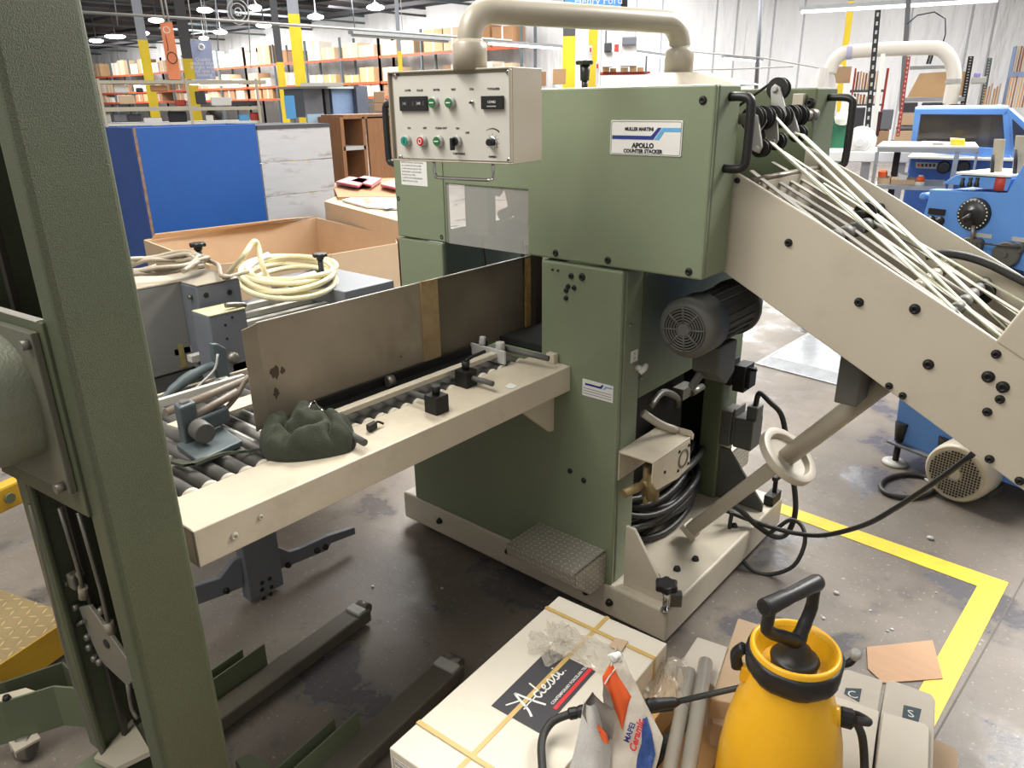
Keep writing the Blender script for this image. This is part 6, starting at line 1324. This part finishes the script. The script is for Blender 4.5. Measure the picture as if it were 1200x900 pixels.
# ================================================================== RIGHT SIDE
# floor slab wrapped in film
sb = thing('film_wrapped_plate', 'shiny film wrapped metal plate lying on the floor behind the conveyor', 'metal plate', tuple(UZ(960, 430, 0)))
q = [UZ(885, 427, .0), UZ(958, 384, .0), UZ(1060, 415, 0), UZ(1015, 461, 0)]; MB().prism(q, (0, 0, .008)).build('film_edge', galv, sb)
ce = sum(q, V())/4; q2_ = [ce+(p-ce)*.80+V((0, 0, .008)) for p in q]; mb = MB(); A = [mb._v(ce+(p-ce)*.97+V((0, 0, .008))) for p in q]; B = [mb._v(ce+(p-ce)*.80+V((0, 0, .045))) for p in q]
for i in range(4): mb._f([A[i], A[(i+1) % 4], B[(i+1) % 4], B[i]])
mb._f(B); mb.build('sloped_plate', mat('bright_film', (186, 190, 194), .22, metal=.5, var=.12, scale=16, bump=.5, bscale=30), sb)
# near blue machine
G0, G1 = UZ(1043, 517, .1), UZ(1090, 535, .1); gd_ = (G1-G0).normalized(); gn = V((gd_.y, -gd_.x, 0)); gn = gn if gn.dot(-G0) > 0 else -gn
def GP(u, v, h=0): r = ray(u, v); c_ = G0+gn*h; k_ = (c_-CP).dot(gn)/r.dot(gn); return CP+r*k_
m2_ = thing('blue_bindery_machine', 'blue machine with a big round black dial at the right edge', 'machine', (G0.x+.5, G0.y, 0))
gt = -gn
face = [GP(*q_) for q_ in ((1089, 222), (1180, 226), (1190, 208), (1204, 184), (1300, 190))]; face += [V((face[-1].x, face[-1].y, .11)), V((GP(1050, 500).x, GP(1050, 500).y, .11)), GP(1081, 256), GP(1088, 232)]
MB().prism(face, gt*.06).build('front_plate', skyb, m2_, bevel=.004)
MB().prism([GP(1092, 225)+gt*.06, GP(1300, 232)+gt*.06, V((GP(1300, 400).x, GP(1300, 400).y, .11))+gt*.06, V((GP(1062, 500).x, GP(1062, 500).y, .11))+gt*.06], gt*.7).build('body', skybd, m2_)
MB().prism([GP(1043, 517)+gn*.03, GP(1130, 551)+gn*.03, GP(1130, 551)+gt*.25, GP(1043, 517)+gt*.25], (0, 0, .012)).build('foot_plate', bluegrey, m2_, bevel=.003)
for u, v in ((1053, 519), (1104, 537)):
    p = GP(u, v, .0); p.z = 0; MB().lathe(p, zz, [(0, .055), (.012, .055), (.02, .03)], 20).build('levelling_foot', lgrey, m2_); MB().cyl(p, p+V((0, 0, .15)), .014, 10).lathe(p+V((0, 0, .12)), zz, [(0, .02), (.02, .022), (.09, .03)], 12).build('levelling_bolt', blackm, m2_)
dc_ = GP(1142, 251); MB().lathe(dc_, gn, [(0, .064), (.012, .062), (.016, .05), (.02, .022), (.045, .02)], 36).build('round_dial', black, m2_)
for i in range(24): a = 2*pi*i/24; MB().cbox(dc_+gn*.0155+gd_*.055*cos(a)+zz*.055*sin(a), gd_*.0022, gn*.001, zz*.0022).build('dial_mark', white, m2_)
MB().tube([dc_+gn*.03, GP(1136, 254, .05), GP(1129, 258, .05)], .012, 8).build('dial_lever', black, m2_)
MB().cyl(GP(1141, 264, .02), GP(1139, 285, .02), .008, 10).build('dial_rod', dull, m2_)
for i, (u, v, r) in enumerate(((1092, 258, .015), (1102, 259, .015))): MB().lathe(GP(u, v), gn, [(0, r*1.2), (.01, r*1.2), (.012, r*.8), (.035, r*.7)], 16).build('selector_knob', black, m2_)
MB().cbox(GP(1098.5, 248), gd_*.034, gn*.008, zz*.012).build('display_block', black, m2_)
for u, v in ((1152, 276), (1197, 281)): MB().cbox(GP(u, v), gd_*.034, gn*.002, zz*.008).build('label_strip', lgrey, m2_)
for u, v, r in ((1181, 298, .05), (1137, 292, .05), (1196, 290, .02), (1148, 285, .02)): MB().lathe(GP(u, v), gn, [(0, r), (.02, r), (.025, r*.9)], 28).lathe(GP(u, v)+gn*.025, gn, [(0, r*.25), (.006, r*.2)], 12).build('pulley_wheel', motg, m2_)
MB().prism([GP(1160, 306), GP(1200, 318), GP(1200, 340), GP(1165, 320)], gn*.03).build('dark_recess', ink, m2_)
MB().tube([GP(1196, 290, .04), GP(1148, 285, .04)], .004, 6, 1).build('belt_line', rubber, m2_)
MB().lathe(GP(1081, 230), gn, [(-.05, .014), (.0, .014), (.0, .006)], 14).build('hinge_lug', skyb, m2_)
MB().prism([GP(1104, 215), GP(1180, 224), GP(1186, 209), GP(1120, 205)], gt*.3).build('upper_step', skyb, m2_, bevel=.003)
MB().prism([GP(1120, 204, .01), GP(1184, 208, .01), GP(1184, 208)+gt*.3, GP(1120, 204)+gt*.3], (0, 0, .008)).build('white_table', whitep, m2_)
for u in (1127, 1136, 1144): MB().lathe(GP(u, 219), zz, [(0, .010), (.012, .010), (.02, .006), (.035, .008)], 10).build('toggle_knob', black, m2_)
MB().lathe(GP(1173, 223, -.02), zz, [(0, .028), (.045, .028), (.05, .02)], 20).build('red_button', redb, m2_)
for u, v0, v1, w in ((1168, 163, 210, .020), (1194, 159, 208, .022)): a = GP(u-2, v1, -.1); b_ = GP(u+3, v0, -.1); MB().prism([a-gd_*w, a+gd_*w, b_+gd_*w, b_-gd_*w], gt*.01).build('guide_blade', pipe, m2_, bevel=.002)
for u, v0, v1 in ((1162, 181, 209), (1189, 175, 206)): MB().cyl(GP(u, v1, -.06), GP(u+2, v0, -.06), .007, 10).build('black_rod', ink, m2_)
# beige motor on the floor
mc = V((-.40, 3.27, .135)); mo2 = thing('floor_motor', 'beige electric motor with a perforated round grille on the floor by the blue machine', 'motor', (mc.x, mc.y+.1, 0))
md_ = V((.25, 1, 0)).normalized()
MB().lathe(mc, md_, [(0, .115), (.01, .124), (.05, .128), (.14, .128), (.15, .118), (.34, .118), (.35, .09), (.37, .09)], 40).build('housing', beiget, mo2)
w_ = V((md_.y, -md_.x, 0))
MB().lathe(mc-md_*.002, md_, [(0, .103), (.002, .103)], 36).build('grille_plate', pipe, mo2)
mb = MB()
for i in range(-8, 9):
    for j in range(-8, 9):
        x, y = i*.0118, j*.0118
        if .032 < hypot(x, y) < .098: mb.cbox(mc-md_*.003+w_*x+zz*y, w_*.0036, md_*.001, zz*.0036)
tag(mb.build('grille_holes', darkin, mo2), kind='stuff')
MB().lathe(mc-md_*.006, md_, [(0, .022), (.006, .024)], 20).build('centre_cap', beiget, mo2); MB().cbox(mc+md_*.22-zz*.12, w_*.09, md_*.07, zz*.015).build('motor_foot', motg, mo2)
# far blue machine with a windowed hood
D1 = 5.4; _, t1_, f1_, _, _ = pgeo(1072, 128, 1186, 180, D1); H0 = UD(1130, 155, D1)
def HP(u, v, h=0): r = ray(u, v); c_ = H0-f1_*h; k_ = (c_-CP).dot(f1_)/r.dot(f1_); return CP+r*k_
m1_ = thing('blue_hooded_machine', 'light blue machine with a smoked window hood behind the cart', 'machine', (H0.x, H0.y, 0))
def hq(P, nm, m_, th=.03, h=0, bev=.003): return MB().prism([HP(u, v, h) for u, v in P], f1_*th).build(nm, m_, m1_, bevel=bev)
hq([(1072, 128), (1182, 127), (1181, 134.5), (1078, 134)], 'hood_frame', skyb); hq([(1072, 128), (1079, 134), (1073, 170), (1066, 178)], 'hood_frame', skyb)
hq([(1182, 127), (1187, 186), (1178, 175), (1175, 134)], 'hood_frame', skyb); hq([(1066, 177), (1073, 169), (1178, 174), (1187, 187)], 'hood_frame', skyb)
hq([(1078, 134), (1175, 134), (1178, 175), (1073, 170)], 'window_pane', pane, .005, -.01, 0)
sd_ = [HP(1182, 127), HP(1187, 187), HP(1187, 187)+f1_*.9+t1_*.35, HP(1182, 127)+f1_*.9+t1_*.05]
MB().prism([HP(1182, 127), HP(1225, 165), HP(1225, 192), HP(1187, 186)], f1_*.03+t1_*.02).build('side_shield', skyb, m1_)
MB().prism([HP(1186, 139, .01), HP(1206, 158, .01), HP(1206, 172, .01), HP(1188, 172, .01)], f1_*.004).build('window_pane', pane, m1_)
MB().prism([HP(1072, 128)+f1_*.02, HP(1182, 127)+f1_*.02, HP(1182, 127)+f1_*.75, HP(1072, 128)+f1_*.75], (0, 0, .012)).build('hood_top', mat('hood_top', (214, 222, 232), .4), m1_)
MB().prism([HP(1072, 132)+f1_*.75, HP(1182, 132)+f1_*.75, HP(1186, 178)+f1_*.75, HP(1068, 176)+f1_*.75], f1_*.01).build('hood_back', mat('hood_back', (96, 88, 82), .6, var=.3, scale=6), m1_)
hq([(1112, 148), (1136, 147), (1136, 170), (1110, 170)], 'inner_unit', motg, .2, -.3); hq([(1119, 152), (1128, 152), (1128, 158), (1119, 158)], 'inner_display', lgrey, .01, -.28)
hq([(1150, 136), (1162, 136), (1158, 172), (1146, 172)], 'inner_column', lgrey, .05, -.5); MB().tube([HP(1112, 147, -.2), HP(1125, 142, -.2), HP(1140, 144, -.2), HP(1145, 150, -.2)], .012, 8).build('inner_cable', ink, m1_)
b0 = HP(1066, 186); b3_ = HP(1300, 190)
zb = b0.z; mb = MB(); mb.prism([V((b0.x, b0.y, 0)), V((b3_.x, b3_.y, 0)), V((b3_.x, b3_.y, 0))+f1_*.8, V((b0.x, b0.y, 0))+f1_*.8], (0, 0, zb)); mb.build('body', skybd, m1_, bevel=.01)
hq([(1064, 183), (1300, 188), (1300, 192), (1064, 186)], 'body_rim', whitep, .85, .03)
hq([(1073, 190), (1099, 191), (1099, 198), (1073, 197)], 'control_strip', lgrey, .01, .01)
for i in range(5): hq([(1075+i*4.6, 192), (1077.5+i*4.6, 192), (1077.5+i*4.6, 195.5), (1075+i*4.6, 195.5)], 'strip_button', [redb, ink, ink, ink, ink][i], .01, .022, 0)
for u in (1106, 1129): MB().lathe(HP(u, 196), -f1_, [(0, .038), (.01, .038), (.02, .03), (.03, .028)], 24).build('hand_wheel', ink, m1_)
# steel cart with top sheet and small boxes
ct_ = thing('steel_cart', 'grey angle-iron cart with a white top in front of the hooded blue machine', 'cart', tuple(UD(1085, 200, 4.7)))
D2 = 4.7; H2 = UD(1085, 200, D2); t2_, f2_ = px_axes(1085, 200)
def CPt(u, v, h=0): r = ray(u, v); c_ = H2-f2_*h; k_ = (c_-CP).dot(f2_)/r.dot(f2_); return CP+r*k_
def cq(P, nm, m_, th=.03, h=0, par=ct_): return MB().prism([CPt(u, v, h) for u, v in P], f2_*th).build(nm, m_, par)
cq([(1028, 173), (1147, 174), (1147, 180), (1028, 178)], 'top_frame', galv, .5); cq([(1028, 171), (1147, 172), (1147, 174), (1028, 173)], 'top_sheet', whitep, .5)
for u0, u1, vb in ((1026, 1030, 235), (1119, 1125, 222), (1144, 1147, 205)): p0, p1 = CPt(u0, 178), CPt(u1, 178); MB().prism([V((p0.x, p0.y, 0)), V((p1.x, p1.y, 0)), V((p1.x, p1.y, 0))+f2_*.03, V((p0.x, p0.y, 0))+f2_*.03], (0, 0, p0.z)).build('post', galv, ct_)
cq([(1024, 217), (1108, 219), (1108, 224), (1024, 221)], 'lower_shelf', galv, .4)
p0 = CPt(1052, 178, -.3); MB().cbox(V((p0.x, p0.y, p0.z/2)), t2_*.017, f2_*.02, zz*p0.z/2).build('black_post', ink, ct_)
for P, lab, m_, nm, cat in ((((1028, 208), (1043, 209), (1043, 218), (1028, 217)), 'small tan open carton at the left end of the cart shelf', card, 'parts_carton', 'carton'), (((1044, 210), (1072, 211), (1072, 219), (1044, 218)), 'wider tan open carton in the middle of the cart shelf', card, 'parts_carton', 'carton'), (((1029, 201), (1038, 202), (1038, 208), (1029, 208)), 'orange-red packet in the small carton on the cart shelf', orangep, 'packet', 'packet'), (((1053, 203), (1064, 206), (1062, 211), (1053, 211)), 'crumpled white plastic bag in the wider carton on the cart shelf', whitep, 'plastic_bag', 'bag'), (((1093, 167), (1105, 168), (1105, 173), (1093, 173)), 'stack of white paper on the cart top', whitep, 'paper_stack', 'paper'), (((1080, 167), (1115, 168), (1118, 172), (1080, 172)), 'open white binder on the cart top', whitep, 'binder', 'binder'), (((1114, 163), (1131, 164), (1131, 173), (1114, 172)), 'yellow folder leaning on the cart top', yelp, 'folder', 'folder')):
    o = MB().prism([CPt(u, v, -.08) for u, v in P], f2_*.16).build(nm, m_); tag(o, lab, cat)
bt_ = thing('spray_can', 'orange and white can at the right end of the cart shelf', 'can', tuple(CPt(1077, 219, -.08))); p0 = CPt(1077, 219.5, -.08); p1 = CPt(1077, 207, -.08); h_ = p1.z-p0.z
MB().cyl(p0, p0+zz*h_*.55, .024, 16).build('white_label', whitep, bt_); MB().cyl(p0+zz*h_*.55, p0+zz*h_, .024, 16, .018).build('orange_top', orangep, bt_); MB().cyl(p0+zz*h_, p0+zz*h_*1.15, .012, 12).build('cap', whitep, bt_)
# white table, spool stack and green bin
tw = thing('white_table', 'long white table behind the belt conveyor with a round white stack on it', 'table', tuple(UD(1015, 190, 6)))
D3 = 6.0; o, t3_, f3_, w, h = pgeo(968, 178, 1066, 190, D3); MB().cbox(o+V((0, 0, h/2))+f3_*.3, t3_*w/2, f3_*.3, zz*h/2).build('table_top', whitep, tw, bevel=.005)
for s_ in (-.42, .0, .42): MB().cbox(V((o.x, o.y, o.z/2))+t3_*w*s_+f3_*.1, t3_*.03, f3_*.03, zz*o.z/2).build('leg', lgrey, tw)
c_ = UD(1008, 166, 6.1); sk_ = thing('spiral_stack', 'round white coil stack standing on the white table', 'coil', tuple(c_))
for k_ in range(5): r = .105-.019*k_; MB().lathe(c_+f3_*(.03-.03*k_)*.6, -f3_, [(0, r), (.03, r), (.034, r*.95)], 36).build('ring', whitep, sk_)
gbn = pmb(966, 138, 990, 200, 6.4, .5, z0=0).build('green_bin', mat('bin_green', (22, 92, 66), .5, var=.1)); tag(gbn, 'dark green bin with rounded white cover behind the black handle', 'bin')
cvv = pobj('white_cover', 'lumpy white cover lying over the dark green bin', 'cover', 978, 131, 998, 147, 6.3, .4, whitep, bev=.04)
# duct
DD = 8.5
du = thing('white_duct', 'fat white extraction duct arching over the hooded machine', 'duct', tuple(UD(1110, 130, DD)))
P_d = [UD(u, v, DD) for u, v in ((972, 86), (976, 74), (984, 65), (996, 61), (1033, 58), (1060, 57), (1090, 56), (1103, 58), (1113, 68), (1118, 84), (1117, 100), (1112, 128), (1108, 170))]
MB().tube(P_d, .062, 16, 5).build('duct_pipe', duct, du)
MB().lathe(UD(992, 61.5, DD), UD(998, 61, DD)-UD(992, 61.5, DD), [(0, .066), (.05, .066)], 20, cap=False).build('duct_clamp', mat('lilac_clamp', (186, 184, 214), .4), du); MB().lathe(UD(1117, 98, DD), zz, [(0, .067), (.04, .067)], 20, cap=False).build('duct_clamp', lgrey, du)
bgp = UD(966, 100, DD); mb = MB(); R_ = []
for j in range(9):
    z = bgp.z-.28+j*.055; rr_ = .15-.011*j; R_.append([V((bgp.x+(rr_+.014*sin(i*2.4+j))*cos(2*pi*i/28), bgp.y+(rr_+.014*sin(i*2.4+j))*sin(2*pi*i/28), z)) for i in range(28)]+[V((bgp.x+(rr_+.014*sin(j))*1, bgp.y, z))])
mb.sheet(R_); o = mb.build('dust_bag', mat('bag_film_white', (228, 224, 220), .3, var=.06, alpha=.85)); tag(o, 'translucent white plastic bag hanging at the left end of the duct', 'bag')
# posts, ladder, shelving
def post(lab, u0, v0, u1, v1, d, w, m_, name='slotted_post', cat='post', slots=False):
    a, b_ = UD(u0, v0, d), UD(u1, v1, d); t = thing(name, lab, cat, (b_.x, b_.y, b_.z)); ax = (a-b_); tt, ff = px_axes((u0+u1)/2, (v0+v1)/2)
    MB().cbox((a+b_)/2, tt*w/2, ff*w/2, ax/2).build('post', m_, t)
    if slots:
        mb = MB(); n_ = 18
        for i in range(n_): mb.cbox(b_+ax*((i+.5)/n_)-ff*(w/2+.001), tt*w*.18, ff*.001, zz*ax.length/n_*.22)
        tag(mb.build('slot_row', lgrey, t), kind='stuff')
    return t
post('black slotted steel post leaning in front of the white wall', 1029, 12, 1013, 190, 7.6, .045, ink, slots=True)
post('short black slotted post right of the tall one, ending behind the duct', 1092, 62, 1088, 75, 9.0, .045, ink, slots=True)
post('black slotted post right of the big tan panel', 1138, 66, 1128, 126, 9.5, .05, ink, slots=True)
post('thin slotted grey post between the tan panel and the blue rack', 1160, 68, 1150, 126, 9.5, .045, rackst, slots=True)
post('thin white pole hanging from the duct down to the white table', 1035, 63, 1021, 178, 7.4, .035, whitep, 'white_pole')
post('red and white ladder rail leaning beside the tan cartons', 1065, 66, 1052, 160, 8, .03, redb, 'ladder_rail', 'ladder', True)
post('pale steel tube rising behind the duct', 1065, -5, 1056, 130, 10, .05, greycol, 'steel_tube')
sr = thing('board_shelving', 'shelving with upright brown boards behind the black slotted post', 'shelving', tuple(UD(1018, 115, 9.5)))
pmb(996, 105, 1036, 108, 9.5, .4).build('shelf_board', rackst, sr); pmb(996, 122, 1036, 124, 9.5, .4).build('shelf_board', rackst, sr); pmb(997, 80, 999, 150, 9.5, .1).build('post', redb, sr); pmb(1034, 80, 1037, 150, 9.5, .1).build('post', redb, sr)
bm = [mat('board_tan', (206, 154, 108), .7, var=.1), mat('board_brown', (156, 104, 70), .7, var=.1), cardl]
for i in range(10): pobj('board', 'upright brown board stored in the shelving behind the slotted post', 'board', 1000+i*3.3, 83+random.uniform(0, 3), 1002.4+i*3.3, 105, 9.55, .3, bm[i % 3], grp='boards in the shelving')
for i in range(9): pobj('board', 'upright brown board on the lower level of the shelving', 'board', 1000+i*3.6, 109+random.uniform(0, 4), 1002.6+i*3.6, 122, 9.55, .3, bm[(i+1) % 3], grp='boards on the lower shelf level')
pobj('tan_carton', 'tan carton beside the dust bag at the yellow column', 'carton', 977, 78, 997, 97, 9.8, .3, card)
pn = thing('panel_rack', 'grey rack holding a large leaning tan fibreboard sheet', 'rack', tuple(UD(1095, 115, 9.4)))
o = MB().prism([UD(u, v, 9.2) for u, v in ((1063, 114), (1078, 86), (1109, 84), (1112, 114))], (0, .02, 0)).build('fibreboard_sheet', mat('fibreboard', (208, 172, 130), .8, var=.03), pn)
pmb(1060, 114, 1130, 119, 9.2, .4).build('rack_beam', galv, pn); pmb(1066, 77, 1110, 81, 9.3, .1).build('rack_beam', galv, pn); pmb(1112, 84, 1130, 112, 9.5, .05).build('fibreboard_sheet', mat('fibreboard', (208, 172, 130)), pn)
for a in ((1056, 120, 1075, 132, 'dark framed case on the rack under the tan sheet', dgrey), (1080, 120, 1104, 126, 'dark flat case on the rack under the tan sheet', dgrey), (1052, 133, 1072, 147, 'upper tan carton left of the blue hood', card), (1050, 148, 1071, 152, 'grey board between the tan cartons left of the blue hood', bluegreyd), (1048, 153, 1069, 170, 'lower tan carton left of the blue hood', card), (1043, 165, 1064, 175, 'pale bundle of wood offcuts on the cart end', cardl), (1138, 90, 1156, 98, 'grey machine head behind the blue hood', lgrey), (1141, 85, 1149, 91, 'small framed purple notice behind the blue hood', mat('purple_notice', (150, 140, 200), .5)), (1112, 122, 1128, 128, 'dark box at the right end of the rack', dgrey), (1028, 153, 1041, 170, 'brown carton behind the white pole', cardd), (1024, 131, 1033, 160, 'dark maroon bag behind the white pole', mat('maroon', (70, 34, 44), .8)), (1032, 128, 1046, 152, 'jumble of grey-blue machine parts in a crate behind the white pole', bluegreyd), (1000, 126, 1013, 150, 'dark motor unit behind the white spool stack', dgrey)):
    nm_ = {'dark framed': 'framed_case', 'dark flat': 'flat_case', 'upper tan': 'carton', 'lower tan': 'carton', 'grey board': 'board', 'pale bundle': 'wood_bundle', 'grey machine': 'machine_head', 'small framed': 'framed_notice', 'dark box': 'box', 'brown carton': 'carton', 'dark maroon': 'bag', 'jumble of': 'parts_crate', 'dark motor': 'motor_unit'}[' '.join(a[4].split()[:2])]
    pobj(nm_, a[4], nm_.split('_')[-1], *a[:4], 8.4, .25, a[5], bev=.01)
rr = thing('blue_rack', 'pale blue rack full of upright timber strips at the right edge', 'rack', tuple(UD(1190, 90, 8.6)))
pmb(1180, 55, 1184, 128, 8.6, .06).build('post', mat('rack_pale_blue', (130, 152, 190), .5), rr); pmb(1182, 84, 1225, 90, 8.6, .3).build('beam', mat('rack_pale_blue', (130, 152, 190)), rr)
for i in range(9): pobj('timber_strip', 'upright timber strip leaning in the pale blue rack', 'timber', 1181+i*3.2, 89+i*.3, 1183+i*3.2, 126, 8.55, .1, [woodl, bm[0], wood, cardl][i % 4], grp='timber strips in the blue rack')
for i in range(7): pobj('timber_strip', 'upright timber strip on the upper level of the pale blue rack', 'timber', 1187+i*3.2, 54, 1189.4+i*3.2, 84, 8.7, .1, [bm[1], cardl, wood][i % 3], grp='timber strips on the upper level')
for i in range(6): pobj('wood_offcut', 'thin wooden offcut standing between the slotted posts', 'timber', 1153+i*3.2, 104-i % 3*3, 1155+i*3.2, 126, 9.2, .1, [woodl, bm[0], cardl][i % 3], grp='offcuts between the posts')
# ================================================================== LIGHT
def area(loc, rot, size, e, col=(1, 1, 1), sy=None):
    l = bpy.data.lights.new('lamp', 'AREA'); l.energy = e; l.size = size; l.color = col[:3]
    if sy: l.shape = 'RECTANGLE'; l.size_y = sy
    o = bpy.data.objects.new('area_lamp', l); C.objects.link(o); o.location = loc; o.rotation_euler = rot; return o
def aim(o, t): o.rotation_euler = (V(t)-o.location).to_track_quat('-Z', 'Y').to_euler()
WARM = (1, .955, .88)
o = area((-3.6, 4.2, 5.2), (0, 0, 0), 1.6, 390, WARM); aim(o, (-1.4, 1.2, .5))
o = area((-1.7, -1.5, 3.8), (0, 0, 0), 2.2, 92, WARM); aim(o, (-1.2, 1.4, .6))
o = area((.6, 5.2, 4.4), (0, 0, 0), 1.6, 330, (1, .97, .92)); aim(o, (-.2, 2.6, 0))
for x, y in ((-8, 9), (-16, 14), (-4, 16), (-26, 20), (-10, 24), (-38, 24), (-50, 26), (2, 12)):
    area((x, y, 6.2), (0, 0, 0), 4, 1150, (1, .985, .97))
o = area((-1.75, .6, 2.95), (0, 0, 0), 1.0, 32, WARM, .5); aim(o, (-1.2, 1.7, 1.35))  # added lamp without a fixture, brightens the upper housing and panel
for x in (-20, -32, -46, -62):
    o = area((x, 25, 6.0), (0, 0, 0), 4, 1150, (1, .985, .97)); aim(o, (x-2, 31.3, 2.5))  # extra lamps added and turned to the far wall to brighten it
w = bpy.data.worlds.new('world'); bpy.context.scene.world = w; w.use_nodes = True
w.node_tree.nodes['Background'].inputs[0].default_value = (1, .97, .93, 1); w.node_tree.nodes['Background'].inputs[1].default_value = .5
sc = bpy.context.scene; sc.view_settings.view_transform = 'Standard'; sc.view_settings.look = 'None'; sc.view_settings.exposure = 0
